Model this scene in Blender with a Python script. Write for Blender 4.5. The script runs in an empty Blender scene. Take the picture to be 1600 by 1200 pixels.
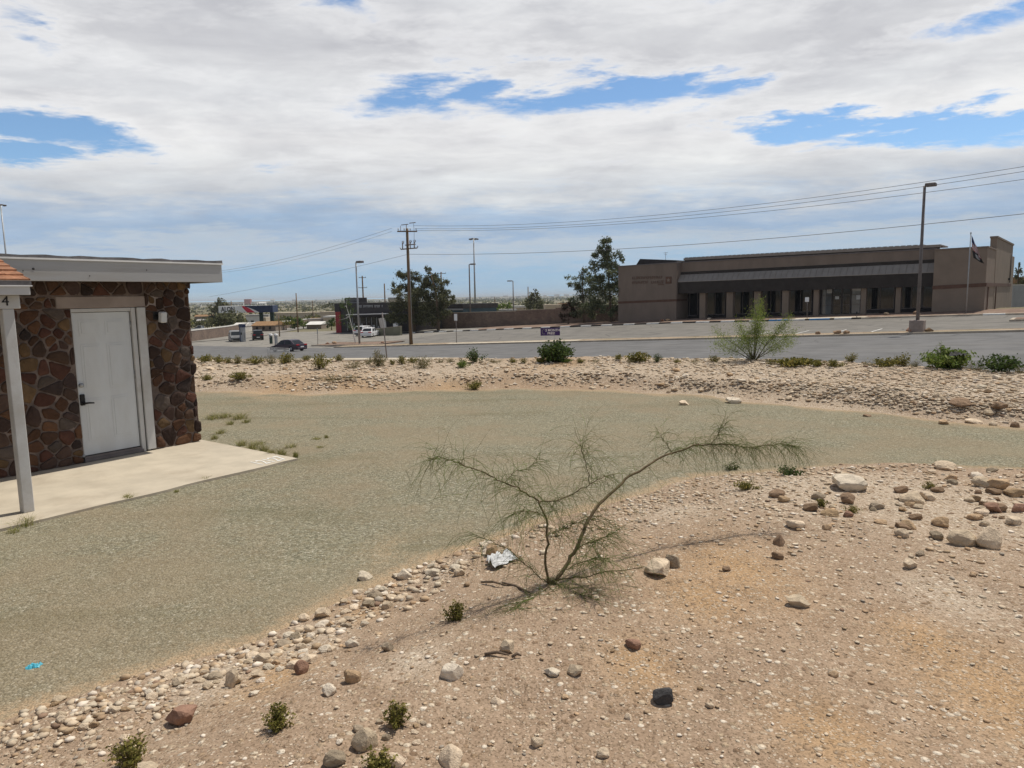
import bpy, math, random
import numpy as np
from mathutils import Vector, Matrix, noise as mnoise

random.seed(7)
rng = np.random.default_rng(11)
sc = bpy.context.scene
COL = sc.collection
R = math.radians

# ------------------------------------------------------------------ camera
PITCH, ROLL, FPX = R(7.05), R(1.03), 1100.0
cam_d = bpy.data.cameras.new('camera')
cam = bpy.data.objects.new('camera', cam_d)
COL.objects.link(cam)
CM = Matrix.Rotation(math.pi / 2 - PITCH, 4, 'X') @ Matrix.Rotation(-ROLL, 4, 'Z')
cam.matrix_world = CM
cam_d.sensor_width = 36.0
cam_d.lens = 36.0 * FPX / 1600.0
cam_d.clip_start = 0.05
cam_d.clip_end = 40000.0
sc.camera = cam

# ------------------------------------------------------------------ light
SUN_EL, SUN_AZ = R(65), R(50)          # azimuth measured from +Y towards +X
SDIR = Vector((math.sin(SUN_AZ) * math.cos(SUN_EL), math.cos(SUN_AZ) * math.cos(SUN_EL), math.sin(SUN_EL)))
sun_d = bpy.data.lights.new('sun', 'SUN')
sun_d.energy = 4.0
sun_d.angle = R(0.55)
sun_d.color = (1.0, 0.935, 0.83)
sun = bpy.data.objects.new('sun', sun_d)
COL.objects.link(sun)
sun.rotation_euler = SDIR.to_track_quat('Z', 'Y').to_euler()
sc.view_settings.view_transform = 'Standard'
sc.view_settings.look = 'None'
sc.view_settings.exposure = 0.0
sc.view_settings.gamma = 1.0
sc.render.engine = 'CYCLES'
sc.cycles.max_bounces = 6
sc.cycles.transparent_max_bounces = 12
sc.cycles.use_denoising = True


def ray(u, v):
    """unit ray of a point of the 1600x1200 photograph"""
    d = CM.to_3x3() @ Vector(((u - 800) / FPX, -(v - 600) / FPX, -1.0))
    return d.normalized()


def P(u, v, D):
    d = ray(u, v)
    return d * (D / d.y)


def azel(u, v):
    d = ray(u, v)
    return math.atan2(d.x, d.y), math.asin(d.z)


# ------------------------------------------------------------------ node helpers
class NT:
    def __init__(self, tree):
        self.t = tree
        self.n = tree.nodes
        self.l = tree.links

    def node(self, typ, **kw):
        n = self.n.new(typ)
        for k, v in kw.items():
            setattr(n, k, v)
        return n

    def put(self, sock, val):
        if isinstance(val, bpy.types.NodeSocket):
            self.l.new(val, sock)
        elif val is not None:
            if sock.type == 'RGBA' and len(val) == 3:
                val = (*val, 1)
            sock.default_value = val

    def m(self, op, a, b=0.0, c=0.0, clamp=False):
        n = self.node('ShaderNodeMath', operation=op)
        n.use_clamp = clamp
        self.put(n.inputs[0], a)
        self.put(n.inputs[1], b)
        self.put(n.inputs[2], c)
        return n.outputs[0]

    def mix(self, f, a, b, blend='MIX'):
        n = self.node('ShaderNodeMix', data_type='RGBA', blend_type=blend)
        self.put(n.inputs[0], f)
        self.put(n.inputs[6], a)
        self.put(n.inputs[7], b)
        return n.outputs[2]

    def ss(self, x, lo, hi):
        n = self.node('ShaderNodeMapRange', interpolation_type='SMOOTHSTEP')
        self.put(n.inputs[0], x)
        n.inputs[1].default_value = lo
        n.inputs[2].default_value = hi
        return n.outputs[0]

    def lin(self, x, lo, hi, a, b):
        n = self.node('ShaderNodeMapRange')
        self.put(n.inputs[0], x)
        n.inputs[1].default_value = lo
        n.inputs[2].default_value = hi
        n.inputs[3].default_value = a
        n.inputs[4].default_value = b
        return n.outputs[0]

    def noise(self, vec, scale, detail=4, rough=0.55, col=False, dist=0.0):
        n = self.node('ShaderNodeTexNoise')
        self.put(n.inputs['Vector'], vec)
        n.inputs['Scale'].default_value = scale
        n.inputs['Detail'].default_value = detail
        n.inputs['Roughness'].default_value = rough
        n.inputs['Distortion'].default_value = dist
        return n.outputs[1 if col else 0]

    def voro(self, vec, scale, feature='F1', out='Distance', rnd=1.0):
        n = self.node('ShaderNodeTexVoronoi', feature=feature)
        self.put(n.inputs['Vector'], vec)
        n.inputs['Scale'].default_value = scale
        n.inputs['Randomness'].default_value = rnd
        return n.outputs[out]

    def ramp(self, f, stops, interp='LINEAR'):
        n = self.node('ShaderNodeValToRGB')
        n.color_ramp.interpolation = interp
        e = n.color_ramp.elements
        while len(e) < len(stops):
            e.new(0.5)
        for el, (p, c) in zip(e, stops):
            el.position = p
            el.color = (*c, 1)
        self.put(n.inputs[0], f)
        return n.outputs[0]

    def sep(self, v):
        n = self.node('ShaderNodeSeparateXYZ')
        self.put(n.inputs[0], v)
        return n.outputs

    def comb(self, x, y, z):
        n = self.node('ShaderNodeCombineXYZ')
        for i, q in enumerate((x, y, z)):
            self.put(n.inputs[i], q)
        return n.outputs[0]

    def vmul(self, v, s):
        n = self.node('ShaderNodeVectorMath', operation='MULTIPLY')
        self.put(n.inputs[0], v)
        self.put(n.inputs[1], s)
        return n.outputs[0]

    def bump(self, h, strength, dist, nrm=None):
        n = self.node('ShaderNodeBump')
        n.inputs['Strength'].default_value = strength
        n.inputs['Distance'].default_value = dist
        self.put(n.inputs['Height'], h)
        if nrm is not None:
            self.put(n.inputs['Normal'], nrm)
        return n.outputs[0]


# ------------------------------------------------------------------ world: nishita + clouds
world = bpy.data.worlds.new('World')
sc.world = world
world.use_nodes = True
W = NT(world.node_tree)
W.n.clear()
sky = W.node('ShaderNodeTexSky', sky_type='NISHITA')
sky.sun_disc = False
sky.sun_elevation = SUN_EL
sky.sun_rotation = SUN_AZ
sky.altitude = 1000
sky.air_density = 1.0
sky.dust_density = 0.6
sky.ozone_density = 1.6
tc = W.node('ShaderNodeTexCoord')
dirv = tc.outputs['Generated']
sx, sy, sz = W.sep(dirv)
el = W.m('MULTIPLY', W.m('ARCSINE', sz), 57.29578)
az = W.m('MULTIPLY', W.m('ARCTAN2', sx, sy), 57.29578)
den = W.m('ADD', W.m('MAXIMUM', sz, 0.0), 0.10)
cp = W.comb(W.m('DIVIDE', sx, den), W.m('DIVIDE', sy, den), 0.37)
cloud_big = W.noise(cp, 1.15, 10, 0.62, dist=0.4)
cloud_fine = W.noise(W.vmul(cp, (1.0, 1.35, 1.0)), 4.2, 10, 0.66, dist=0.25)
cloud_wisp = W.noise(W.comb(W.m('MULTIPLY', az, 0.07), W.m('MULTIPLY', el, 0.42), 3.3), 1.0, 9, 0.62, dist=0.3)
shade_n = W.noise(W.vmul(cp, (0.9, 1.5, 1.0)), 1.7, 9, 0.62, dist=0.5)
shade_f = W.noise(W.comb(W.m('MULTIPLY', az, 0.12), W.m('MULTIPLY', el, 0.32), 1.7), 1.0, 9, 0.6, dist=0.4)
fN = W.m('SUBTRACT', cloud_fine, 0.5)
bN = W.m('SUBTRACT', cloud_big, 0.5)
wN = W.m('SUBTRACT', cloud_wisp, 0.5)
elw = W.m('ADD', el, W.m('ADD', W.m('MULTIPLY', fN, 3.0), W.m('ADD', W.m('MULTIPLY', bN, 4.0), W.m('MULTIPLY', wN, 5.0))))
azw = W.m('ADD', az, W.m('ADD', W.m('MULTIPLY', bN, 12.0), W.m('MULTIPLY', wN, 9.0)))
elg = W.m('ADD', el, W.m('ADD', W.m('MULTIPLY', bN, 4.0), W.m('MULTIPLY', wN, 4.0)))


def gap(u, v, wu, wv, tilt=0.0, amp=1.0):
    a0, e0 = azel(u, v)
    a0, e0 = math.degrees(a0), math.degrees(e0)
    wa, we = wu / FPX * 57.3, wv / FPX * 57.3 * 0.9
    da = W.m('SUBTRACT', azw, a0)
    de = W.m('SUBTRACT', W.m('SUBTRACT', elg, e0), W.m('MULTIPLY', da, tilt))
    q = W.m('ADD', W.m('POWER', W.m('ABSOLUTE', W.m('DIVIDE', da, wa)), 2.0), W.m('POWER', W.m('ABSOLUTE', W.m('DIVIDE', de, we)), 2.0))
    return W.m('MULTIPLY', W.m('EXPONENT', W.m('MULTIPLY', q, -1.0)), amp)


gaps = [gap(640, 165, 110, 26, 0.0, 0.72), gap(720, 150, 90, 22, 0.0, 0.7), gap(930, 152, 190, 26, 0.03, 1.0), gap(1130, 140, 70, 16, 0.1, 0.8),
        gap(1270, 190, 150, 26, -0.12, 1.0), gap(1480, 200, 190, 30, -0.10, 1.0), gap(60, 200, 170, 32, 0.0, 0.85),
        gap(20, 245, 90, 18, 0.0, 0.75), gap(60, 50, 55, 26, 0.0, 0.55), gap(1560, 20, 140, 26, 0.0, 0.62), gap(500, 10, 60, 14, 0.0, 0.45)]
gsum = gaps[0]
for g_ in gaps[1:]:
    gsum = W.m('MAXIMUM', gsum, g_)
dens = W.m('ADD', W.m('ADD', W.m('MULTIPLY', bN, 0.9), W.m('MULTIPLY', fN, 1.1)), W.m('ADD', W.m('MULTIPLY', wN, 0.9), 0.62))
dens = W.m('SUBTRACT', dens, W.m('MULTIPLY', gsum, 0.80))
cover = W.ss(dens, 0.02, 0.42)
lowveil = W.m('MULTIPLY', W.ss(elw, 8.8, 5.6), 0.94)
cover = W.m('MAXIMUM', cover, lowveil)
# broken cloud ahead, unseen sky overhead and behind mostly cleared to darken shade
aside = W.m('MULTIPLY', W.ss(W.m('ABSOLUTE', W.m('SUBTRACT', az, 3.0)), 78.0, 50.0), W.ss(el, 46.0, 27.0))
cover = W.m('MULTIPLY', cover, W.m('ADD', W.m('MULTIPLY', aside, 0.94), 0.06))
ccol = W.ramp(W.m('DIVIDE', elw, 40.0), [
    (0.0, (0.37, 0.52, 0.64)), (0.045, (0.31, 0.47, 0.63)), (0.075, (0.39, 0.50, 0.62)), (0.105, (0.45, 0.52, 0.60)), (0.13, (0.33, 0.445, 0.60)),
    (0.165, (0.41, 0.50, 0.62)), (0.20, (0.58, 0.61, 0.645)), (0.25, (0.68, 0.69, 0.70)), (0.31, (0.74, 0.74, 0.745)),
    (0.37, (0.66, 0.67, 0.69)), (0.45, (0.62, 0.625, 0.645)), (0.60, (0.56, 0.57, 0.60)), (1.0, (0.5, 0.52, 0.55))])
shade = W.m('MULTIPLY', W.lin(shade_n, 0.30, 0.72, 0.85, 1.11), W.lin(shade_f, 0.3, 0.7, 0.88, 1.09))
ccol = W.mix(W.ss(el, 2.0, 9.0), ccol, W.mix(1.0, ccol, W.comb(shade, shade, W.m('POWER', shade, 0.88)), 'MULTIPLY'))
rim = W.m('MULTIPLY', W.m('SUBTRACT', 1.0, W.ss(dens, 0.30, 0.72)), W.ss(el, 7.0, 11.0))
ccol = W.mix(W.m('MULTIPLY', rim, 0.6), ccol, (0.80, 0.80, 0.81))
ground_dir = W.ss(sz, 0.0, -0.03)
bg_sky = W.node('ShaderNodeBackground')
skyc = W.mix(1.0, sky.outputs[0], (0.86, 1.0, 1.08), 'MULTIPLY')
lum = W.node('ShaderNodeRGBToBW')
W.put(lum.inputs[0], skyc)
grey_sky = W.mix(1.0, W.comb(lum.outputs[0], lum.outputs[0], lum.outputs[0]), (1.08, 1.0, 0.94), 'MULTIPLY')
skyc = W.mix(W.m('MULTIPLY', W.m('SUBTRACT', 1.0, aside), 0.62), skyc, grey_sky)  # unseen sky greyed so the shade turns less blue
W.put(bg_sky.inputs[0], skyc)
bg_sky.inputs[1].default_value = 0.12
bg_cl = W.node('ShaderNodeBackground')
W.put(bg_cl.inputs[0], ccol)
bg_cl.inputs[1].default_value = 1.12
mixw = W.node('ShaderNodeMixShader')
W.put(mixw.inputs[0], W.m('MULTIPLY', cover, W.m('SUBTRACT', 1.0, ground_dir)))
W.l.new(bg_sky.outputs[0], mixw.inputs[1])
W.l.new(bg_cl.outputs[0], mixw.inputs[2])
wo = W.node('ShaderNodeOutputWorld')
W.l.new(mixw.outputs[0], wo.inputs[0])

# ------------------------------------------------------------------ object helpers


def tag(o, label=None, cat=None, group=None, kind=None):
    if label:
        o['label'] = label
    if cat:
        o['category'] = cat
    if group:
        o['group'] = group
    if kind:
        o['kind'] = kind
    return o


def thing(name, label, cat, loc=(0, 0, 0), rz=0.0, group=None):
    o = bpy.data.objects.new(name, None)
    o.empty_display_size = 0.2
    COL.objects.link(o)
    o.location = loc
    o.rotation_euler = (0, 0, rz)
    return tag(o, label, cat, group)


class MB:
    """collects shapes into one mesh"""

    def __init__(self):
        self.v, self.f, self.mi, self.sm, self.c = [], [], [], [], []

    def add(self, vs, fs, mi=0, smooth=False, col=None):
        k = len(self.v)
        self.v += [tuple(p) for p in vs]
        for f in fs:
            self.f.append(tuple(i + k for i in f))
            self.mi.append(mi)
            self.sm.append(smooth)
            self.c.append(col or (0.5, 0.5, 0.5))
        return self

    def box(self, x0, x1, y0, y1, z0, z1, mi=0, M=None, bev=0.0, col=None):
        if bev > 0:
            b = min(bev, (x1 - x0) / 3, (y1 - y0) / 3, (z1 - z0) / 3)
            vs, fs = [], []
            X, Y, Z = (x0, x1), (y0, y1), (z0, z1)
            sgn = (1, -1)
            idx = {}
            for i in (0, 1):
                for j in (0, 1):
                    for k in (0, 1):
                        p = (X[i], Y[j], Z[k])
                        for a in range(3):
                            q = list(p)
                            for a2 in range(3):
                                if a2 != a:
                                    q[a2] += b * sgn[(i, j, k)[a2]]
                            idx[(i, j, k, a)] = len(vs)
                            vs.append(q)
            g = lambda i, j, k, a: idx[(i, j, k, a)]
            for s in (0, 1):
                for a in range(3):
                    o = [(0, 0), (1, 0), (1, 1), (0, 1)]
                    f = []
                    for (p, q) in o:
                        t = [0, 0, 0]
                        t[a] = s
                        t[(a + 1) % 3] = p
                        t[(a + 2) % 3] = q
                        f.append(g(*t, a))
                    fs.append(tuple(f if s else f[::-1]))
            for a in range(3):
                b1, b2 = (a + 1) % 3, (a + 2) % 3
                for p in (0, 1):
                    for q in (0, 1):
                        t0, t1 = [0, 0, 0], [0, 0, 0]
                        t0[b1] = t1[b1] = p
                        t0[b2] = t1[b2] = q
                        t1[a] = 1
                        f = (g(*t0, b1), g(*t1, b1), g(*t1, b2), g(*t0, b2))
                        fs.append(f if (p != q) else f[::-1])
            for i in (0, 1):
                for j in (0, 1):
                    for k in (0, 1):
                        f = (g(i, j, k, 0), g(i, j, k, 1), g(i, j, k, 2))
                        fs.append(f if (i + j + k) % 2 else f[::-1])
        else:
            vs = [(x, y, z) for z in (z0, z1) for y in (y0, y1) for x in (x0, x1)]
            fs = [(0, 2, 3, 1), (4, 5, 7, 6), (0, 1, 5, 4), (2, 6, 7, 3), (0, 4, 6, 2), (1, 3, 7, 5)]
        if M is not None:
            vs = [M @ Vector(p) for p in vs]
        return self.add(vs, fs, mi, False, col)

    def tube(self, pts, rad, n=8, mi=0, cap=True, smooth=True, col=None):
        pts = [Vector(p) for p in pts]
        if not isinstance(rad, (list, tuple)):
            rad = [rad] * len(pts)
        vs, fs = [], []
        up = Vector((0, 0, 1))
        prev = None
        for i, p in enumerate(pts):
            d = (pts[min(i + 1, len(pts) - 1)] - pts[max(i - 1, 0)])
            if d.length < 1e-9:
                d = up
            d.normalize()
            if prev is None:
                a = d.orthogonal().normalized()
            else:
                a = (prev - d * prev.dot(d))
                a = a.normalized() if a.length > 1e-6 else d.orthogonal().normalized()
            prev = a
            b = d.cross(a)
            for k in range(n):
                t = 2 * math.pi * k / n
                vs.append(p + (a * math.cos(t) + b * math.sin(t)) * rad[i])
        for i in range(len(pts) - 1):
            for k in range(n):
                k2 = (k + 1) % n
                fs.append((i * n + k, i * n + k2, (i + 1) * n + k2, (i + 1) * n + k))
        if cap:
            fs.append(tuple(range(n))[::-1])
            fs.append(tuple((len(pts) - 1) * n + k for k in range(n)))
        return self.add(vs, fs, mi, smooth, col)

    def prism(self, poly, y0, y1, mi=0, axis='y', col=None):
        """polygon in (x, z) [or (x, y) for axis z] extruded from y0 to y1"""
        n = len(poly)
        if axis == 'y':
            vs = [(x, y0, z) for x, z in poly] + [(x, y1, z) for x, z in poly]
        elif axis == 'x':
            vs = [(y0, x, z) for x, z in poly] + [(y1, x, z) for x, z in poly]
        else:
            vs = [(x, y, y0) for x, y in poly] + [(x, y, y1) for x, y in poly]
        fs = [tuple(range(n)), tuple(range(2 * n - 1, n - 1, -1))]
        fs += [(i + n, (i + 1) % n + n, (i + 1) % n, i) for i in range(n)]
        return self.add(vs, fs, mi, False, col)

    def build(self, name, mats, parent=None, loc=None, recalc=True, mesh_only=False):
        me = bpy.data.meshes.new(name)
        me.from_pydata(self.v, [], self.f)
        if not isinstance(mats, (list, tuple)):
            mats = [mats]
        for m_ in mats:
            me.materials.append(m_)
        me.polygons.foreach_set('material_index', self.mi)
        me.polygons.foreach_set('use_smooth', self.sm)
        at = me.attributes.new('tint', 'FLOAT_COLOR', 'FACE')
        arr = np.ones((len(self.f), 4), dtype=np.float32)
        arr[:, :3] = np.array(self.c, dtype=np.float32)
        at.data.foreach_set('color', arr.ravel())
        if recalc:
            import bmesh
            bm = bmesh.new()
            bm.from_mesh(me)
            bmesh.ops.recalc_face_normals(bm, faces=bm.faces)
            bm.to_mesh(me)
            bm.free()
        me.update()
        if mesh_only:
            return me
        o = bpy.data.objects.new(name, me)
        COL.objects.link(o)
        if parent is not None:
            o.parent = parent
        if loc is not None:
            o.location = loc
        return o


def grid_mesh(name, X, Y, Z, mat, attrs=None, smooth=True, mask=None):
    """X, Y, Z are 2-d arrays"""
    h, w = X.shape
    co = np.stack([X, Y, Z], -1).reshape(-1, 3).astype(np.float32)
    i = np.arange(h * w).reshape(h, w)
    q = np.stack([i[:-1, :-1], i[:-1, 1:], i[1:, 1:], i[1:, :-1]], -1).reshape(-1, 4)
    if mask is not None:
        keep = (mask[:-1, :-1] & mask[:-1, 1:] & mask[1:, 1:] & mask[1:, :-1]).reshape(-1)
        q = q[keep]
        used = np.unique(q)
        remap = np.full(h * w, -1)
        remap[used] = np.arange(len(used))
        co = co[used]
        q = remap[q]
    else:
        used = None
    me = bpy.data.meshes.new(name)
    me.vertices.add(len(co))
    me.vertices.foreach_set('co', co.ravel())
    me.loops.add(len(q) * 4)
    me.loops.foreach_set('vertex_index', q.ravel().astype(np.int32))
    me.polygons.add(len(q))
    me.polygons.foreach_set('loop_start', np.arange(0, len(q) * 4, 4, dtype=np.int32))
    me.polygons.foreach_set('loop_total', np.full(len(q), 4, dtype=np.int32))
    me.polygons.foreach_set('use_smooth', np.full(len(q), smooth))
    me.materials.append(mat)
    for k, a in (attrs or {}).items():
        at = me.attributes.new(k, 'FLOAT', 'POINT')
        a = a.reshape(-1).astype(np.float32)
        if used is not None:
            a = a[used]
        at.data.foreach_set('value', a)
    me.update()
    me.validate()
    o = bpy.data.objects.new(name, me)
    COL.objects.link(o)
    return o


def text_mesh(body, size, align='CENTER', depth=0.004, bold=0.0):
    cu = bpy.data.curves.new('text', 'FONT')
    cu.body = body
    cu.size = size
    cu.align_x = align
    cu.align_y = 'CENTER'
    cu.extrude = depth
    cu.offset = bold
    o = bpy.data.objects.new('text', cu)
    COL.objects.link(o)
    dg = bpy.context.evaluated_depsgraph_get()
    me = bpy.data.meshes.new_from_object(o.evaluated_get(dg))
    bpy.data.objects.remove(o)
    return me


def text_part(name, body, size, mat, parent, M, align='CENTER', depth=0.004, bold=0.0):
    me = text_mesh(body, size, align, depth, bold)
    me.materials.clear()
    me.materials.append(mat)
    o = bpy.data.objects.new(name, me)
    COL.objects.link(o)
    o.parent = parent
    o.matrix_local = M
    return o


# ------------------------------------------------------------------ materials


def mat(name, base, rough=0.8, var=0.15, scale=6.0, metal=0.0, bump=0.0, bscale=40.0, spec=0.3, dirt=None, dirt_amt=0.0, coords='Object', stretch=(1, 1, 1)):
    m_ = bpy.data.materials.new(name)
    m_.use_nodes = True
    N = NT(m_.node_tree)
    b = N.n['Principled BSDF']
    t = N.node('ShaderNodeTexCoord').outputs[coords]
    if stretch != (1, 1, 1):
        t = N.vmul(t, stretch)
    n1 = N.noise(t, scale, 6, 0.6)
    lo = tuple(c * (1 - var) for c in base)
    hi = tuple(min(1, c * (1 + var)) for c in base)
    c = N.mix(N.ss(n1, 0.3, 0.7), lo, hi)
    if dirt:
        n2 = N.noise(t, scale * 0.45, 8, 0.68)
        c = N.mix(N.m('MULTIPLY', N.ss(n2, 0.46, 0.66), dirt_amt), c, dirt)
    N.put(b.inputs['Base Color'], c)
    b.inputs['Roughness'].default_value = rough
    b.inputs['Metallic'].default_value = metal
    b.inputs['Specular IOR Level'].default_value = spec
    if bump > 0:
        N.put(b.inputs['Normal'], N.bump(N.noise(t, bscale, 4, 0.6), bump, 0.02))
    return m_


def tint_mat(name, rough=0.9, trans=0.0, scale=30.0, bump=0.0):
    """material whose own colour is stored per face (leaves, stones)"""
    m_ = bpy.data.materials.new(name)
    m_.use_nodes = True
    N = NT(m_.node_tree)
    b = N.n['Principled BSDF']
    a = N.node('ShaderNodeAttribute', attribute_name='tint').outputs['Color']
    t = N.node('ShaderNodeTexCoord').outputs['Object']
    n1 = N.noise(t, scale, 5, 0.65)
    c = N.mix(1.0, a, N.ramp(n1, [(0.25, (0.72, 0.72, 0.72)), (0.75, (1.25, 1.25, 1.25))]), 'MULTIPLY')
    N.put(b.inputs['Base Color'], c)
    b.inputs['Roughness'].default_value = rough
    b.inputs['Specular IOR Level'].default_value = 0.2
    if bump > 0:
        N.put(b.inputs['Normal'], N.bump(N.noise(t, scale * 1.5, 5, 0.65), bump, 0.02))
    if trans > 0:
        tr = N.node('ShaderNodeBsdfTranslucent')
        N.put(tr.inputs[0], c)
        mx = N.node('ShaderNodeMixShader')
        mx.inputs[0].default_value = trans
        N.l.new(b.outputs[0], mx.inputs[1])
        N.l.new(tr.outputs[0], mx.inputs[2])
        N.l.new(mx.outputs[0], N.n['Material Output'].inputs[0])
    return m_


def rock_mat(name, base, var=0.25):
    m_ = bpy.data.materials.new(name)
    m_.use_nodes = True
    N = NT(m_.node_tree)
    b = N.n['Principled BSDF']
    t = N.node('ShaderNodeTexCoord').outputs['Object']
    oi = N.node('ShaderNodeObjectInfo').outputs['Random']
    n1 = N.noise(t, 3.0, 8, 0.65)
    n2 = N.noise(t, 14.0, 6, 0.7)
    c = N.mix(N.ss(n1, 0.3, 0.7), tuple(q * (1 - var) for q in base), tuple(q * (1 + var * 0.7) for q in base))
    c = N.mix(N.m('MULTIPLY', N.ss(n2, 0.55, 0.75), 0.5), c, (base[0] * 0.6, base[1] * 0.52, base[2] * 0.42))
    g = N.lin(oi, 0, 1, 0.78, 1.15)
    c = N.mix(1.0, c, N.comb(g, g, N.lin(oi, 0, 1, 0.72, 1.12)), 'MULTIPLY')
    N.put(b.inputs['Base Color'], c)
    b.inputs['Roughness'].default_value = 0.93
    b.inputs['Specular IOR Level'].default_value = 0.15
    N.put(b.inputs['Normal'], N.bump(N.m('ADD', n1, N.m('MULTIPLY', n2, 0.4)), 0.5, 0.06))
    return m_


def glass_mat(name, base, rough=0.08):
    m_ = mat(name, base, rough, 0.2, 1.5, spec=0.6)
    return m_


M_ = {}
M_['white_paint'] = mat('white_paint', (0.52, 0.52, 0.515), 0.55, 0.05, 3, dirt=(0.36, 0.33, 0.29), dirt_amt=0.55, bump=0.08)
M_['door_paint'] = mat('door_paint', (0.58, 0.605, 0.62), 0.5, 0.03, 2, dirt=(0.40, 0.38, 0.35), dirt_amt=0.22, bump=0.04, bscale=12, stretch=(2, 2, 0.6))
M_['fascia'] = mat('fascia', (0.40, 0.405, 0.41), 0.6, 0.06, 2, dirt=(0.30, 0.27, 0.23), dirt_amt=0.5, stretch=(0.3, 1, 3))
M_['metal_edge'] = mat('metal_edge', (0.8, 0.8, 0.79), 0.6, 0.06, 6)
M_['roofing'] = mat('roofing', (0.16, 0.155, 0.16), 0.95, 0.25, 9, bump=0.3)
M_['shingle'] = mat('shingle', (0.33, 0.16, 0.09), 0.95, 0.35, 14, bump=0.5, dirt=(0.2, 0.12, 0.08), dirt_amt=0.5)
M_['black'] = mat('black', (0.012, 0.012, 0.013), 0.45, 0.2, 5)
M_['rubber'] = mat('rubber', (0.018, 0.018, 0.018), 0.85, 0.2, 8)
M_['concrete'] = mat('concrete', (0.50, 0.44, 0.345), 0.92, 0.10, 2.2, bump=0.15, bscale=90, dirt=(0.33, 0.27, 0.2), dirt_amt=0.45)
M_['lintel'] = mat('lintel', (0.30, 0.25, 0.225), 0.95, 0.1, 4, bump=0.1)
M_['mortar'] = mat('mortar', (0.165, 0.128, 0.11), 0.97, 0.35, 7, bump=0.6, bscale=60)
M_['stone'] = tint_mat('stone', 0.95, 0, 9.0, 0.9)
M_['sign_faint'] = mat('sign_faint', (0.17, 0.11, 0.085), 0.9, 0.1, 2)
M_['leaf'] = tint_mat('leaf', 0.75, 0.28, 2.0)
M_['bark'] = mat('bark', (0.16, 0.115, 0.08), 0.95, 0.3, 18, bump=0.4, stretch=(1, 1, 0.3))
M_['thin_bark'] = mat('thin_bark', (0.135, 0.10, 0.055), 0.9, 0.3, 25, bump=0.2)
M_['twig'] = tint_mat('twig', 0.85, 0.1, 8)
M_['asphalt'] = None
M_['galv'] = mat('galv', (0.34, 0.35, 0.36), 0.5, 0.12, 4, metal=0.5)
M_['bronze'] = mat('bronze', (0.16, 0.14, 0.135), 0.6, 0.15, 4)
M_['pole_wood'] = mat('pole_wood', (0.17, 0.115, 0.07), 0.95, 0.3, 6, bump=0.4, stretch=(3, 3, 0.25))
M_['wire'] = mat('wire', (0.17, 0.17, 0.18), 0.7, 0.1, 3)
M_['ceramic'] = mat('ceramic', (0.25, 0.23, 0.22), 0.3, 0.1, 5)
M_['stucco_tan'] = mat('stucco_tan', (0.245, 0.195, 0.155), 0.95, 0.07, 0.8, bump=0.2, bscale=25, dirt=(0.22, 0.17, 0.13), dirt_amt=0.35)
M_['stucco_brown'] = mat('stucco_brown', (0.215, 0.17, 0.14), 0.95, 0.08, 0.9, bump=0.2, bscale=25, dirt=(0.185, 0.145, 0.115), dirt_amt=0.4, stretch=(1, 1, 0.4))
M_['band'] = mat('band', (0.13, 0.075, 0.055), 0.9, 0.12, 2)
M_['metal_roof'] = mat('metal_roof', (0.29, 0.265, 0.24), 0.85, 0.08, 1.2, spec=0.1)
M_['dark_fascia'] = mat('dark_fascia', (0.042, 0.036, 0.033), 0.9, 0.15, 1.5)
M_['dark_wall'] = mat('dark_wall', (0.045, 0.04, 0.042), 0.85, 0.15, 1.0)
M_['dark_glass'] = mat('dark_glass', (0.018, 0.02, 0.023), 0.04, 0.2, 0.7, spec=0.42)
M_['car_glass'] = mat('car_glass', (0.02, 0.024, 0.028), 0.12, 0.1, 0.7, spec=0.3)
M_['pale_glass'] = mat('pale_glass', (0.20, 0.21, 0.215), 0.08, 0.2, 0.9, spec=0.6)
M_['white_line'] = mat('white_line', (0.78, 0.78, 0.75), 0.8, 0.08, 3, dirt=(0.35, 0.33, 0.3), dirt_amt=0.4)
M_['blue_line'] = mat('blue_line', (0.06, 0.25, 0.52), 0.8, 0.12, 3)
M_['black_line'] = mat('black_line', (0.035, 0.034, 0.034), 0.85, 0.2, 3)
M_['kerb'] = mat('kerb', (0.46, 0.40, 0.32), 0.92, 0.15, 1.3, dirt=(0.28, 0.2, 0.14), dirt_amt=0.5)
M_['cmu'] = None
M_['red_wall'] = mat('red_wall', (0.30, 0.035, 0.045), 0.8, 0.12, 1.5)
M_['grey_panel'] = mat('grey_panel', (0.33, 0.34, 0.35), 0.7, 0.08, 1.5)
M_['purple'] = mat('purple', (0.045, 0.025, 0.12), 0.6, 0.08, 3)
M_['sign_white'] = mat('sign_white', (0.8, 0.8, 0.8), 0.6, 0.04, 3)
M_['navy'] = mat('navy', (0.022, 0.035, 0.085), 0.5, 0.1, 2)
M_['sign_red'] = mat('sign_red', (0.55, 0.03, 0.06), 0.5, 0.08, 2)
M_['green_dark'] = mat('green_dark', (0.02, 0.045, 0.035), 0.6, 0.15, 2)
M_['tan_plaster'] = mat('tan_plaster', (0.50, 0.42, 0.32), 0.9, 0.12, 1)
M_['white_plaster'] = mat('white_plaster', (0.68, 0.66, 0.62), 0.9, 0.08, 1)
M_['brown_roof'] = mat('brown_roof', (0.27, 0.16, 0.08), 0.95, 0.2, 2)
M_['grey_roof'] = mat('grey_roof', (0.36, 0.35, 0.34), 0.9, 0.15, 2)
M_['brick_red'] = mat('brick_red', (0.36, 0.11, 0.085), 0.9, 0.15, 1)
M_['teal_roof'] = mat('teal_roof', (0.035, 0.07, 0.095), 0.5, 0.15, 1)
M_['plastic_white'] = mat('plastic_white', (0.58, 0.59, 0.60), 0.6, 0.06, 8)
M_['plastic_black'] = mat('plastic_black', (0.02, 0.02, 0.023), 0.75, 0.2, 8)
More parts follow.
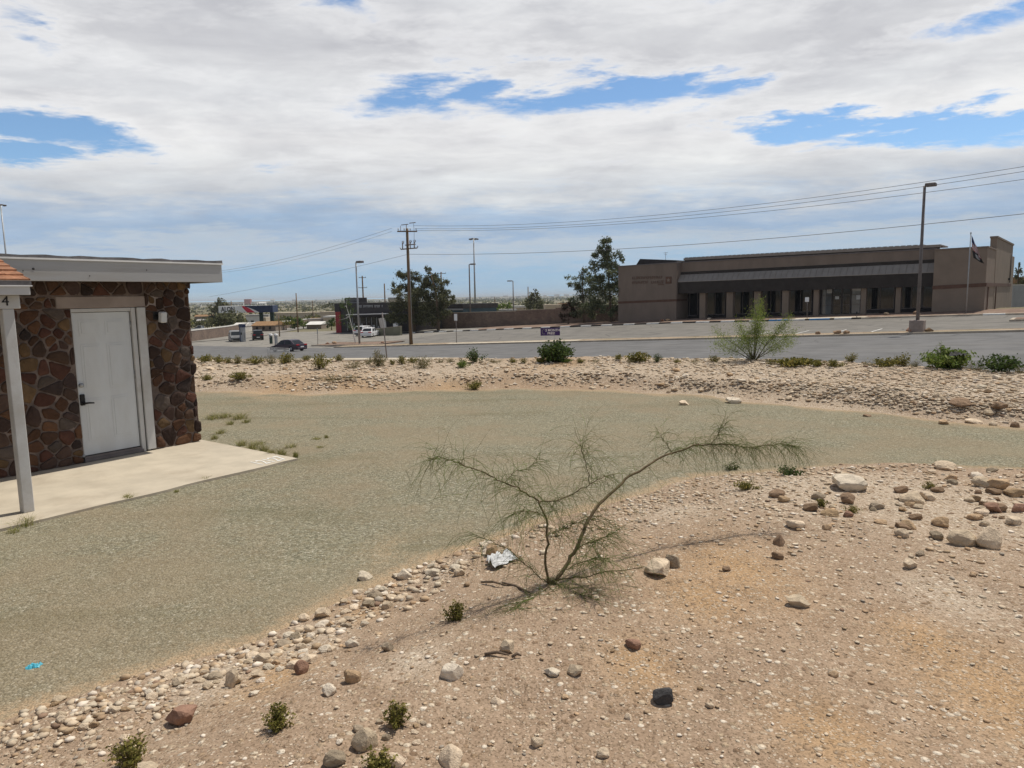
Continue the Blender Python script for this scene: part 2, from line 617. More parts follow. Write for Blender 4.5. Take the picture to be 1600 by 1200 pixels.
M_['plastic_blue'] = mat('plastic_blue', (0.08, 0.42, 0.55), 0.4, 0.1, 8)
M_['tail_red'] = mat('tail_red', (0.45, 0.012, 0.018), 0.2, 0.1, 5)
M_['lamp_clear'] = mat('lamp_clear', (0.62, 0.63, 0.63), 0.15, 0.1, 5)
M_['rim'] = mat('rim', (0.42, 0.42, 0.43), 0.35, 0.1, 5, metal=0.6)
M_['rock_pale'] = rock_mat('rock_pale', (0.68, 0.55, 0.42))
M_['rock_tan'] = rock_mat('rock_tan', (0.50, 0.355, 0.23))
M_['rock_brown'] = rock_mat('rock_brown', (0.30, 0.205, 0.14))
M_['rock_grey'] = rock_mat('rock_grey', (0.42, 0.34, 0.26))
M_['rock_dark'] = rock_mat('rock_dark', (0.085, 0.082, 0.085))
M_['rock_red'] = rock_mat('rock_red', (0.36, 0.215, 0.16))
M_['rock_white'] = rock_mat('rock_white', (0.76, 0.66, 0.55))
M_['pebble'] = tint_mat('pebble', 0.95, 0, 25.0, 0.2)


def block_wall_mat():
    m_ = bpy.data.materials.new('block_wall')
    m_.use_nodes = True
    N = NT(m_.node_tree)
    b = N.n['Principled BSDF']
    t = N.node('ShaderNodeTexCoord').outputs['Object']
    x, y, z = N.sep(t)
    br = N.node('ShaderNodeTexBrick')
    N.put(br.inputs['Vector'], N.comb(N.m('ADD', x, y), z, 0.0))
    br.inputs['Color1'].default_value = (0.17, 0.12, 0.095, 1)
    br.inputs['Color2'].default_value = (0.23, 0.165, 0.125, 1)
    br.inputs['Mortar'].default_value = (0.12, 0.095, 0.08, 1)
    br.inputs['Scale'].default_value = 1.0
    br.inputs['Brick Width'].default_value = 0.4
    br.inputs['Row Height'].default_value = 0.2
    br.inputs['Mortar Size'].default_value = 0.012
    n1 = N.noise(t, 0.5, 6, 0.6)
    c = N.mix(1.0, br.outputs['Color'], N.ramp(n1, [(0.3, (0.75, 0.75, 0.75)), (0.7, (1.2, 1.2, 1.2))]), 'MULTIPLY')
    N.put(b.inputs['Base Color'], c)
    b.inputs['Roughness'].default_value = 0.95
    return m_


M_['cmu'] = block_wall_mat()


def asphalt_mat(name, base, streak=(1, 1, 1)):
    m_ = bpy.data.materials.new(name)
    m_.use_nodes = True
    N = NT(m_.node_tree)
    b = N.n['Principled BSDF']
    t = N.node('ShaderNodeTexCoord').outputs['Object']
    n1 = N.noise(N.vmul(t, streak), 0.6, 7, 0.62)
    n2 = N.noise(t, 30.0, 3, 0.7)
    n3 = N.noise(N.vmul(t, (0.25, 3.0, 1.0)), 0.5, 6, 0.6)
    c = N.mix(N.ss(n1, 0.32, 0.68), tuple(q * 0.80 for q in base), tuple(q * 1.2 for q in base))
    c = N.mix(N.m('MULTIPLY', N.ss(N.noise(t, 0.35, 5, 0.6), 0.58, 0.70), 0.35), c, (base[0] * 0.55, base[1] * 0.55, base[2] * 0.55))
    c = N.mix(N.m('MULTIPLY', N.ss(n3, 0.48, 0.70), 0.6), c, (base[0] * 1.45, base[1] * 1.4, base[2] * 1.3))
    ck = N.voro(N.vmul(t, (0.5, 1.2, 1.0)), 0.25, 'DISTANCE_TO_EDGE')
    c = N.mix(N.m('MULTIPLY', N.ss(ck, 0.012, 0.004), 0.5), c, (0.03, 0.03, 0.032))
    c = N.mix(N.m('MULTIPLY', n2, 0.25), c, (0.22, 0.21, 0.19))
    N.put(b.inputs['Base Color'], c)
    b.inputs['Roughness'].default_value = 0.9
    b.inputs['Specular IOR Level'].default_value = 0.25
    return m_


M_['asphalt'] = asphalt_mat('asphalt', (0.125, 0.125, 0.128))
M_['asphalt_lot'] = asphalt_mat('asphalt_lot', (0.165, 0.155, 0.14))
M_['forecourt'] = asphalt_mat('forecourt', (0.23, 0.215, 0.19))

# ------------------------------------------------------------------ terrain function (eye of the camera at z = 0)
SV = np.array([0.7696, -0.6385])
TV = np.array([0.6385, 0.7696])
A0 = np.array([-11.9, 82.0])
RANG = math.atan2(SV[1], SV[0])


def to_st(x, y):
    dx, dy = x - A0[0], y - A0[1]
    return dx * SV[0] + dy * SV[1], dx * TV[0] + dy * TV[1]


def to_xy(s, t):
    return A0[0] + s * SV[0] + t * TV[0], A0[1] + s * SV[1] + t * TV[1]


def ss_(x, a, b):
    q = np.clip((x - a) / (b - a), 0, 1)
    return q * q * (3 - 2 * q)


def zr(s):
    return np.interp(s, [-80, -17.5, 60, 80], [-7.6, -6.3, -2.72, -2.1])


def z24(s):
    return np.interp(s, [-80, -23.5, 5.9, 21.8, 36.2, 54, 80], [-7.3, -5.6, -4.27, -3.59, -3.16, -2.52, -1.9])


def tedge(s):
    s = np.asarray(s, float)
    return -20.5 - 5.0 * ss_(s, 24, 46) - 8.0 * ss_(s, 45, 58)


def Rz(s, t):
    s, t = np.asarray(s, float), np.asarray(t, float)
    a, b = zr(s), z24(s)
    z = np.where(t <= 0, a, a + (b - a) * np.clip(t / 24, 0, 1))
    return z + 0.3 * np.clip((t - 24) / 5, 0, 1)


def xy_at(u, v, z):
    d = ray(u, v)
    k = z / d.z
    return (d.x * k, d.y * k)


NEAR_PX = [(-900, 1330), (-300, 1260), (0, 1137), (130, 1092), (250, 1047), (400, 1000), (540, 937), (650, 895), (760, 852), (850, 817),
           (980, 777), (1100, 744), (1300, 731), (1450, 731), (1600, 736), (1900, 748), (2600, 790)]
FAR_PX = [(-1500, 560), (-500, 585), (310, 611), (480, 616), (560, 613), (740, 608), (900, 606), (1000, 612), (1080, 618),
          (1200, 628), (1330, 642), (1450, 655), (1600, 669), (1900, 700), (2600, 780)]
NEAR = np.array([xy_at(u, v, -2.11) for u, v in NEAR_PX])
FAR = np.array([xy_at(u, v, -2.13) for u, v in FAR_PX])


def sdist(poly, x, y):
    """signed distance: positive to the right of the polyline walked from its first point"""
    x, y = np.asarray(x, float), np.asarray(y, float)
    best = np.full(x.shape, 1e9)
    sign = np.ones(x.shape)
    for a, b in zip(poly[:-1], poly[1:]):
        d = b - a
        L2 = d @ d
        px, py = x - a[0], y - a[1]
        t = np.clip((px * d[0] + py * d[1]) / L2, 0, 1)
        q = (px - t * d[0]) ** 2 + (py - t * d[1]) ** 2
        cr = px * d[1] - py * d[0]
        m_ = q < best - 1e-12
        best = np.where(m_, q, best)
        sign = np.where(m_, np.where(cr >= 0, 1.0, -1.0), sign)
    return np.sqrt(best) * sign


_perm = rng.integers(0, 1 << 16, 4096)
_val = rng.random(4096)


def vnoise(x, y, seed=0):
    x, y = np.asarray(x, float), np.asarray(y, float)
    xi, yi = np.floor(x).astype(np.int64), np.floor(y).astype(np.int64)
    fx, fy = x - xi, y - yi
    fx, fy = fx * fx * (3 - 2 * fx), fy * fy * (3 - 2 * fy)
    h = lambda a, b: _val[(_perm[(a + seed * 131) & 4095] + b * 7 + _perm[(b * 3 + 17) & 4095]) & 4095]
    return (h(xi, yi) * (1 - fx) + h(xi + 1, yi) * fx) * (1 - fy) + (h(xi, yi + 1) * (1 - fx) + h(xi + 1, yi + 1) * fx) * fy


def fbm(x, y, f, oct_=4, seed=0):
    r_, a, s_ = 0, 1.0, 0
    for i in range(oct_):
        r_ = r_ + a * (vnoise(x * f, y * f, seed + i) - 0.5)
        s_ += a
        a *= 0.5
        f *= 2.03
    return r_ / s_


def dn_df(x, y):
    j = 0.22 * fbm(x, y, 1.1, 4, 3) * 2
    return sdist(NEAR, x, y) + j * 0.6, -sdist(FAR, x, y) + j * 1.8


def Gfull(x, y, micro=True):
    x, y = np.asarray(x, float), np.asarray(y, float)
    r_ = np.hypot(x, y)
    s, t = to_st(x, y)
    dn, df = dn_df(x, y)
    z = np.full(x.shape, -2.13)
    z = z + 0.40 * ss_(dn, -0.05, 1.9) * ss_(60 - r_, 0, 40)
    bank = 0.21 * ss_(df, 0, 1.4) + 0.11 * ss_(df, 1.2, 4.6)
    z = z + bank * (1 + 0.35 * ss_(x, 3, 9))
    if micro:
        rough = ss_(dn, 0.0, 0.5) + ss_(df, 0.0, 0.6)
        near = ss_(45 - r_, 0, 20)
        z = z + near * (rough * (0.085 * fbm(x, y, 0.9, 4, 1) + 0.030 * fbm(x, y, 7.0, 3, 9)) + 0.03 * fbm(x, y, 0.5, 3, 5))
        ridge = np.exp(-((dn - 0.45) / 0.35) ** 2) * 0.06 + np.exp(-((df - 0.9) / 0.5) ** 2) * 0.08
        z = z + near * ridge * (0.5 + 1.6 * vnoise(x * 1.3, y * 1.3, 4))
    a = np.maximum(df - 4.7, 0)
    te = tedge(s) - 1.0
    b = np.maximum(te - t, 0)
    w = np.where(df > 4.7, a / (a + b + 1e-6), 0.0)
    w = np.where(t >= te, 1.0, w)
    w = ss_(np.minimum(1, w * 1.9) ** 0.8, 0, 1)
    plain = np.interp(r_, [0, 125, 300, 600, 1500, 40000], [-7.0, -7.3, -8.5, -11, -13, -13.5])
    hills = 42 * np.clip(fbm(x, y, 1 / 2600.0, 4, 21) + 0.22, 0, 1) * ss_(r_, 4200, 8500)
    plain = plain + hills + ss_(r_, 250, 900) * 1.2 * fbm(x, y, 1 / 160.0, 3, 31)
    far = Rz(s, t)
    wp = np.maximum(ss_(t, 44, 95), ss_(-s, 82, 125))
    far = far * (1 - wp) + plain * wp
    z = z * (1 - w) + far * w
    return z


def lower(x, y):
    """the ground dips under the sheets of road, lot and forecourt"""
    s, t = to_st(x, y)
    return 0.34 * ss_(t - tedge(s), -0.7, 0.1) * ss_(31.5 - t, 0, 2.0) * ss_(s, -84, -80) * ss_(90 - s, 0, 4)


# local height table for quick look-ups
LX = np.arange(-26, 30.01, 0.08)
LY = np.arange(-2, 34.01, 0.08)
_gx, _gy = np.meshgrid(LX, LY)
LH = Gfull(_gx, _gy)


def Glook(x, y):
    x, y = np.asarray(x, float), np.asarray(y, float)
    fx = np.clip((x - LX[0]) / 0.08, 0, len(LX) - 1.001)
    fy = np.clip((y - LY[0]) / 0.08, 0, len(LY) - 1.001)
    i, j = fx.astype(int), fy.astype(int)
    fx, fy = fx - i, fy - j
    return (LH[j, i] * (1 - fx) + LH[j, i + 1] * fx) * (1 - fy) + (LH[j + 1, i] * (1 - fx) + LH[j + 1, i + 1] * fx) * fy


def G(x, y):
    return float(Gfull(np.array([x]), np.array([y]))[0])


def march(us, vs):
    """where rays of the photograph meet the near ground"""
    D3 = np.array([list(ray(u, v)) for u, v in zip(us, vs)])
    k = D3[:, :2] / D3[:, 1:2]
    kz = D3[:, 2] / D3[:, 1]
    hit = np.full(len(us), np.nan)
    y = 1.2
    prev = np.full(len(us), 1.2)
    pg = np.ones(len(us))
    while y < 33:
        z = Glook(k[:, 0] * y, np.full(len(us), y))
        gap_ = kz * y - z
        m_ = np.isnan(hit) & (gap_ <= 0)
        f_ = np.clip(pg / np.maximum(pg - gap_, 1e-9), 0, 1)
        hit[m_] = (prev + (y - prev) * f_)[m_]
        prev[:] = y
        pg = np.maximum(gap_, 0)
        y *= 1.006
    return k[:, 0] * hit, hit


def onG(u, v):
    """near-ground point below a pixel (exact)"""
    x, y = march([u], [v])
    if np.isnan(x[0]):
        d = ray(u, v)
        yy = 20.0 * 1.004 ** np.arange(1500)
        gz_ = Gfull(yy * d.x / d.y, yy)
        hit = np.nonzero(yy * d.z / d.y <= gz_)[0]
        y_ = float(yy[hit[0]]) if len(hit) else 7000.0
        x_ = y_ * d.x / d.y
        return Vector((x_, y_, G(x_, y_)))
    return Vector((float(x[0]), float(y[0]), float(Glook(x, y)[0])))


def bankG(u, v):
    """like onG, but things meant for the far bank stay on its near side"""
    p = onG(u, v)
    d = ray(u, v)
    yy = np.linspace(8, 40, 900)
    df = dn_df(yy * d.x / d.y, yy)[1]
    lim = float(yy[np.argmax(df > 4.5)])
    if p.y > lim:
        x_ = lim * d.x / d.y
        return Vector((x_, lim, float(Glook(x_, lim))))
    return p


# ------------------------------------------------------------------ ground sheet
SANDY_PX = [(1150, 890, 90), (1100, 930, 70), (1560, 1080, 110), (1450, 1000, 60), (630, 870, 55), (560, 960, 40), (420, 1060, 60),
            (700, 600, 40), (450, 600, 70), (560, 590, 60), (850, 570, 90), (1300, 1150, 80), (1000, 1040, 60)]
PALE_PX = [(1420, 780, 130), (1250, 760, 110), (1560, 800, 110), (1050, 800, 60), (480, 1000, 60), (340, 1060, 60), (380, 585, 80),
           (1100, 610, 90), (1300, 600, 120), (1500, 610, 120), (650, 1030, 50), (500, 620, 40), (690, 890, 40), (1480, 930, 60)]


def blobs(px, x, y):
    r_ = np.zeros(x.shape)
    for u, v, w in px:
        p = onG(u, v)
        D = math.hypot(p.x, p.y)
        q = w * D / FPX
        ex = ((x - p.x) / q) ** 2 + ((y - p.y) / (q * 1.5)) ** 2
        r_ = np.maximum(r_, np.exp(-ex))
    return r_


def ground_mat(name, gravel=False):
    m_ = bpy.data.materials.new(name)
    m_.use_nodes = True
    N = NT(m_.node_tree)
    b = N.n['Principled BSDF']
    t = N.node('ShaderNodeTexCoord').outputs['Object']
    sandy = N.node('ShaderNodeAttribute', attribute_name='sandy').outputs['Fac']
    pale = N.node('ShaderNodeAttribute', attribute_name='pale').outputs['Fac']
    edge = N.node('ShaderNodeAttribute', attribute_name='edge').outputs['Fac']
    farw = N.node('ShaderNodeAttribute', attribute_name='far').outputs['Fac']
    n1 = N.noise(t, 0.8, 7, 0.65)
    n2 = N.noise(t, 5.0, 7, 0.7)
    n3 = N.noise(t, 38.0, 5, 0.7)
    if gravel:
        v1 = N.voro(t, 72.0, 'F1', 'Color')
        v1d = N.voro(t, 72.0)
        v2 = N.voro(t, 33.0, 'F1', 'Color')
        v2d = N.voro(t, 33.0)
        r1 = N.sep(v1)[0]
        r2 = N.sep(v2)[1]
        base = N.ramp(r1, [(0.0, (0.12, 0.112, 0.075)), (0.35, (0.205, 0.193, 0.135)), (0.7, (0.285, 0.269, 0.193)), (0.93, (0.365, 0.345, 0.26)), (1.0, (0.54, 0.505, 0.41))])
        base = N.mix(N.m('MULTIPLY', N.m('GREATER_THAN', r2, 0.72), 0.55), base, N.ramp(r2, [(0.72, (0.29, 0.265, 0.17)), (0.86, (0.19, 0.155, 0.09)), (1.0, (0.48, 0.44, 0.33))]))
        base = N.mix(N.m('MULTIPLY', N.ss(n1, 0.40, 0.66), 0.55), base, (0.30, 0.235, 0.155))
        base = N.mix(N.m('MULTIPLY', N.ss(n2, 0.5, 0.75), 0.2), base, (0.36, 0.31, 0.21))
        tr = N.noise(N.vmul(t, (0.25, 0.9, 1.0)), 1.1, 5, 0.6)
        base = N.mix(N.m('MULTIPLY', N.ss(tr, 0.50, 0.66), 0.30), base, (0.31, 0.27, 0.185))
        base = N.mix(N.m('MULTIPLY', N.ss(tr, 0.46, 0.32), 0.30), base, (0.15, 0.135, 0.075))
        soil = N.mix(N.ss(n3, 0.3, 0.7), (0.42, 0.29, 0.175), (0.52, 0.385, 0.25))
        f = N.m('ADD', N.m('MULTIPLY', sandy, 0.9), N.m('MULTIPLY', N.m('MULTIPLY', edge, N.ss(N.m('ADD', n2, N.m('MULTIPLY', edge, 0.35)), 0.50, 0.72)), 0.85))
        f = N.m('MULTIPLY', f, N.lin(r2, 0, 1, 0.5, 1.2), clamp=True)
        base = N.mix(f, base, soil)
        dark = N.m('MULTIPLY', N.ss(v1d, 0.45, 0.75), 0.35)
        base = N.mix(dark, base, (0.13, 0.11, 0.075))
        # wheel-worn broad tracks along the drive
        h = N.m('ADD', N.m('MULTIPLY', v1d, -1.0), N.m('MULTIPLY', v2d, -0.7))
        nb = N.bump(h, 0.55, 0.016)
        N.put(b.inputs['Normal'], nb)
    else:
        vA = N.voro(t, 30.0, 'F1', 'Color')
        vAd = N.voro(t, 30.0)
        vB = N.voro(t, 75.0, 'F1', 'Color')
        vBd = N.voro(t, 75.0)
        rA, gA, bA = N.sep(vA)
        rB = N.sep(vB)[0]
        soil = N.mix(N.ss(n2, 0.3, 0.7), (0.295, 0.21, 0.145), (0.385, 0.285, 0.202))
        soil = N.mix(N.m('MULTIPLY', N.ss(n1, 0.42, 0.7), 0.5), soil, (0.385, 0.29, 0.205))
        soil = N.mix(N.m('MULTIPLY', sandy, 0.6), soil, N.mix(N.ss(n3, 0.3, 0.7), (0.41, 0.25, 0.115), (0.49, 0.32, 0.165)))
        soil = N.mix(N.m('MULTIPLY', pale, 0.75), soil, N.mix(N.ss(n3, 0.3, 0.7), (0.44, 0.355, 0.265), (0.58, 0.50, 0.40)))
        # small stones: colour of each, shape as relief
        stA = N.m('MULTIPLY', N.m('GREATER_THAN', rA, N.m('SUBTRACT', 0.74, N.m('MULTIPLY', pale, 0.3))), N.ss(vAd, 0.55, 0.40))
        colA = N.ramp(gA, [(0.0, (0.24, 0.16, 0.105)), (0.3, (0.36, 0.26, 0.17)), (0.6, (0.54, 0.44, 0.32)), (1.0, (0.68, 0.60, 0.49))])
        stB = N.m('MULTIPLY', N.m('GREATER_THAN', rB, 0.55), N.ss(vBd, 0.6, 0.42))
        colB = N.ramp(N.sep(vB)[1], [(0.0, (0.22, 0.15, 0.095)), (0.5, (0.40, 0.30, 0.205)), (1.0, (0.62, 0.53, 0.42))])
        base = N.mix(N.m('MULTIPLY', stB, 0.75), soil, colB)
        base = N.mix(N.m('MULTIPLY', stA, N.m('SUBTRACT', 1.0, N.m('MULTIPLY', sandy, 0.6))), base, colA)
        # far country: dry grass, scrub and bare fields
        f1 = N.noise(N.vmul(t, (0.35, 1.0, 1.0)), 0.006, 8, 0.62)
        f2 = N.noise(t, 0.05, 6, 0.65)
        fc = N.ramp(f1, [(0.30, (0.085, 0.09, 0.05)), (0.45, (0.15, 0.14, 0.085)), (0.56, (0.25, 0.215, 0.15)), (0.66, (0.13, 0.125, 0.075)), (0.8, (0.30, 0.25, 0.18))])
        fc = N.mix(N.m('MULTIPLY', N.ss(f2, 0.5, 0.7), 0.6), fc, (0.08, 0.085, 0.045))
        base = N.mix(farw, base, fc)
        h = N.m('ADD', N.m('MULTIPLY', N.m('MULTIPLY', stA, N.m('SUBTRACT', 0.6, vAd)), 1.6), N.m('MULTIPLY', stB, 0.35))
        h = N.m('ADD', h, N.m('MULTIPLY', n3, 0.5))
        N.put(b.inputs['Normal'], N.bump(h, 0.7, 0.02))
    # fine grit: grains of lighter and darker stone
    g1 = N.sep(N.voro(t, 120.0, 'F1', 'Color'))[2]
    g2 = N.noise(t, 90.0, 3, 0.8)
    gr = N.ramp(g1, [(0.0, (0.55, 0.53, 0.50)), (0.16, (0.80, 0.79, 0.77)), (0.5, (1.0, 1.0, 1.0)), (0.86, (1.08, 1.08, 1.08)), (1.0, (1.32, 1.32, 1.34))])
    gr = N.mix(farw, gr, (1, 1, 1))
    base = N.mix(0.85 if not gravel else 0.5, base, N.mix(1.0, base, gr, 'MULTIPLY'))
    N.put(b.inputs['Base Color'], base)
    b.inputs['Roughness'].default_value = 0.97
    b.inputs['Specular IOR Level'].default_value = 0.1
    return m_


GM = ground_mat('ground')
GVM = ground_mat('gravel', True)
_th = np.concatenate([np.linspace(-180, -56, 28)[:-1], np.linspace(-56, 56, 420), np.linspace(56, 180, 28)[1:]])
_rr = [0.0, 0.4, 0.8, 1.1]
while _rr[-1] < 32:
    _rr.append(_rr[-1] * 1.0105)
while _rr[-1] < 34000:
    _rr.append(_rr[-1] * 1.035)
_rr = np.array(_rr)
_T, _Rr = np.meshgrid(np.radians(_th), _rr)
_X, _Y = _Rr * np.sin(_T), _Rr * np.cos(_T)
_Z = Gfull(_X, _Y) - lower(_X, _Y)
# dip under the gravel sheet as well
_dn, _df = dn_df(_X, _Y)
_dist = np.hypot(_X, _Y)
_in = ss_(-_dn, 0.10, 0.5) * ss_(-_df, 0.15, 0.7) * (_dist < 60)
_Z = _Z - 0.03 * _in
_farw = np.clip(ss_(_dist, 60, 110), 0, 1)
ground = grid_mesh('ground', _X, _Y, _Z, GM, {'sandy': blobs(SANDY_PX, _X, _Y), 'pale': np.maximum(blobs(PALE_PX, _X, _Y), 1.0 * ss_(_df, 0.1, 1.2) * ss_(fbm(_X, _Y, 0.35, 3, 44), -0.28, 0.05)), 'edge': _X * 0, 'far': _farw})
tag(ground, 'pale stony desert ground', kind='structure')

# gravel drive: its own sheet with a ragged edge
_gx2 = np.arange(-30, 26, 0.085)
_gy2 = np.arange(1.0, 24, 0.085)
_X, _Y = np.meshgrid(_gx2, _gy2)
_dn, _df = dn_df(_X, _Y)
_jit = 0.10 * fbm(_X, _Y, 5.0, 3, 40)
_m = (_dn < 0.12 + _jit) & (_df < 0.14 + _jit * 2) & (np.abs(np.degrees(np.arctan2(_X, _Y))) < 80)
_Z = Gfull(_X, _Y) + 0.009 - 0.035 * np.maximum(ss_(_dn, -0.10, 0.10), ss_(_df, -0.14, 0.12))
_edge = np.maximum(ss_(_dn, -0.35, 0.0), ss_(_df, -0.6, 0.0))
drive = grid_mesh('gravel_drive', _X, _Y, _Z, GVM, {'sandy': blobs(SANDY_PX, _X, _Y) * ss_(fbm(_X, _Y, 1.5, 3, 50), -0.2, 0.15), 'pale': _X * 0, 'edge': _edge, 'far': _X * 0}, mask=_m)
tag(drive, 'grey green gravel drive', kind='structure')

# ------------------------------------------------------------------ road, lot, kerbs (in the road frame)
FRAME = Matrix.Translation((A0[0], A0[1], 0)) @ Matrix.Rotation(RANG, 4, 'Z')
FINV = FRAME.inverted()


def Tp(u, v, t):
    """point of the photograph on the upright plane t: returns (s, z)"""
    o = FINV @ Vector((0, 0, 0))
    d = FINV.to_3x3() @ ray(u, v)
    k = (t - o.y) / d.y
    q = o + d * k
    return q.x, q.z


def Sp(u, v, s):
    """point of the photograph on the upright plane s: returns (t, z)"""
    o = FINV @ Vector((0, 0, 0))
    d = FINV.to_3x3() @ ray(u, v)
    k = (s - o.x) / d.x
    q = o + d * k
    return q.y, q.z


def sheet(name, s0, s1, t0, t1, dz, m_, ds=1.0, kind='structure', label=None):
    ns, nt_ = max(2, int((s1 - s0) / ds) + 1), max(2, int((t1 - t0) / ds) + 1)
    S, T_ = np.meshgrid(np.linspace(s0, s1, ns), np.linspace(t0, t1, nt_))
    o = grid_mesh(name, S, T_, Rz(S, T_) + dz, m_)
    o.matrix_world = FRAME
    return tag(o, label, kind=kind)


def kerb(mb, s0, s1, t0, t1, h, mi=0, depth=0.5, ds=2.0, zfun=None):
    """raised strip that follows the slope"""
    n = max(1, int(abs(s1 - s0) / ds))
    ss2 = np.linspace(s0, s1, n + 1)
    vs, fs = [], []
    for s in ss2:
        for t in (t0, t1):
            z = float(Rz(s, t))
            vs += [(s, t, z + h), (s, t, z - depth)]
    for i in range(n):
        a = i * 4
        b_ = a + 4
        fs += [(a, b_, b_ + 2, a + 2), (a, a + 1, b_ + 1, b_), (a + 2, b_ + 2, b_ + 3, a + 3)]
    fs += [(0, 2, 3, 1), (n * 4, n * 4 + 1, n * 4 + 3, n * 4 + 2)]
    mb.add(vs, fs, mi)


_S, _K = np.meshgrid(np.linspace(-82, 88, 171), np.linspace(0, 1, 24))
_Tt = tedge(_S) + (0.05 - tedge(_S)) * _K
road = grid_mesh('road', _S, _Tt, Rz(_S, _Tt) + 0.012, M_['asphalt'])
road.matrix_world = FRAME
tag(road, 'wide grey asphalt road', kind='structure')
lot = sheet('parking_lot', -13.5, 88, 2.1, 24.2, 0.016, M_['asphalt_lot'], label='asphalt parking lot')
sheet('forecourt', -82, -13.2, 0.05, 34, 0.014, M_['forecourt'], label='pale asphalt forecourt')
bed_m = mat('planting_bed', (0.20, 0.135, 0.10), 0.97, 0.3, 1.6, bump=0.5, bscale=6, dirt=(0.34, 0.26, 0.2), dirt_amt=0.5)
strip_m = mat('strip_soil', (0.34, 0.26, 0.18), 0.97, 0.25, 0.9, bump=0.5, bscale=8, dirt=(0.20, 0.17, 0.09), dirt_amt=0.7)
sheet('planting_bed', -13.5, 62, 24.25, 33.0, 0.10, bed_m, label='brown planting bed')
mb = MB()
for q in range(-82, 88, 2):
    t1 = float(tedge(q + 1)) + 0.05
    kerb(mb, q, q + 2, t1 - 1.7, t1, 0.14)
o = mb.build('pavement', M_['concrete'])
o.matrix_world = FRAME
tag(o, 'concrete pavement beside the road', kind='structure')
mb = MB()
kerb(mb, -14.5, 88, 0.0, 0.18, 0.15)
kerb(mb, -14.5, 88, 2.0, 2.2, 0.14)
o = mb.build('verge_kerb', M_['kerb'])
o.matrix_world = FRAME
tag(o, 'sandy concrete kerb of the road verge', kind='structure')
mb = MB()
kerb(mb, -14.5, 88, 0.18, 2.0, 0.12)
o = mb.build('verge', strip_m)
o.matrix_world = FRAME
tag(o, 'narrow stony verge between road and lot', kind='structure')
# pale concrete walk on the verge, middle part
mb = MB()
s0, _ = Tp(700, 535, 1.0)
s1, _ = Tp(905, 529, 1.0)
kerb(mb, s0, s1, 0.45, 1.7, 0.13)
o = mb.build('pavement', M_['concrete'])
o.matrix_world = FRAME
tag(o, 'pale concrete walk on the verge', kind='structure')
# black and white painted kerb along the bed
mb = MB()
cuts = [(560, 580, 0), (580, 600, 2), (600, 622, 0), (622, 640, 2), (640, 648, 0), (648, 662, 2), (662, 676, 0), (676, 685, 2), (685, 697, 0), (697, 708, 2), (708, 722, 0), (722, 734, 2), (734, 747, 0),
        (747, 760, 2), (760, 774, 0), (774, 787, 2), (787, 802, 0), (802, 816, 2), (816, 830, 0), (830, 845, 2), (845, 859, 0),
        (859, 875, 2), (875, 890, 0), (890, 907, 2), (907, 923, 0), (923, 939, 2), (939, 956, 0), (956, 974, 2), (974, 991, 0),
        (991, 1010, 2), (1010, 1029, 0), (1029, 1048, 2), (1048, 1066, 0), (1066, 1087, 2), (1087, 1108, 0), (1108, 1126, 2),
        (1126, 1147, 0), (1147, 1170, 2), (1170, 1183, 0), (1183, 1201, 2), (1201, 1231, 1), (1231, 1257, 0), (1257, 1264, 2),
        (1264, 1296, 1), (1296, 1303, 2), (1303, 1330, 0), (1330, 1345, 2), (1345, 1420, 3), (1420, 1535, 3), (1535, 1570, 0), (1570, 1600, 3), (1600, 1700, 2)]
for u0, u1, k in cuts:
    v_ = 503
    kerb(mb, Tp(u0, v_, 24)[0], Tp(u1, v_, 24)[0], 24.0, 24.32, 0.17, k)
o = mb.build('painted_kerb', [M_['white_line'], M_['blue_line'], M_['black_line'], M_['kerb']])
o.matrix_world = FRAME
tag(o, 'kerb painted in black, white and blue blocks', kind='structure')
# door apron of pale concrete
mb = MB()
kerb(mb, Tp(1240, 500, 25)[0], Tp(1352, 500, 25)[0], 24.4, 31.0, 0.135)
o = mb.build('pavement', M_['concrete'])
o.matrix_world = FRAME
tag(o, 'pale concrete apron before the glass doors', kind='structure')
# parking stripes
mb = MB()
for u, v in ((1310, 512), (1367, 511), (1250, 514), (1190, 515.5)):
    s_, z_ = Tp(u, v, 5)
    for k in range(12):
        kerb(mb, s_ - 0.05, s_ + 0.05, 2.6 + k * 0.4, 3.0 + k * 0.4, 0.022, 0, 0.001)
o = mb.build('parking_marking', M_['white_line'])
o.matrix_world = FRAME
tag(o, 'worn white parking stripes', kind='structure')

# ------------------------------------------------------------------ stone house on the left
ZS = -2.09                                   # top of the porch slab
_c = Vector((*xy_at(313, 689, ZS), ZS))
_w = Vector((*xy_at(0, 748, ZS), ZS))
_hx = (_c - _w).normalized()
HANG = math.atan2(_hx.y, _hx.x)
HF = Matrix.Translation(_c) @ Matrix.Rotation(HANG, 4, 'Z')
HI = HF.inverted()


def Hy(u, v, y=0.0):
    """photo point on the plane y of the house frame: (x, z)"""
    o = HI @ Vector((0, 0, 0))
    d = HI.to_3x3() @ ray(u, v)
    k = (y - o.y) / d.y
    q = o + d * k
    return q.x, q.z


def Hz(u, v, z=0.0):
    q = HI @ Vector((*xy_at(u, v, ZS + z), ZS + z))
    return q.x, q.y


house = thing('stone_house', 'low house with brown rubble stone walls and flat white edged roof', 'house', _c, HANG)
WH = 2.50                                   # wall height
XL = -7.5
DX0, DX1 = Hy(121, 600)[0], Hy(234.5, 590)[0]     # outer edges of the door frame
DZ = Hy(170, 481)[1]
LX0, LX1, LZ0, LZ1 = Hy(86, 470)[0], Hy(247, 470)[0], DZ, DZ + 0.155
print('HOUSE', DX0, DX1, DZ, Hy(300, 440), Hz(465, 715), Hz(0, 823), Hz(45, 800))

mb = MB()
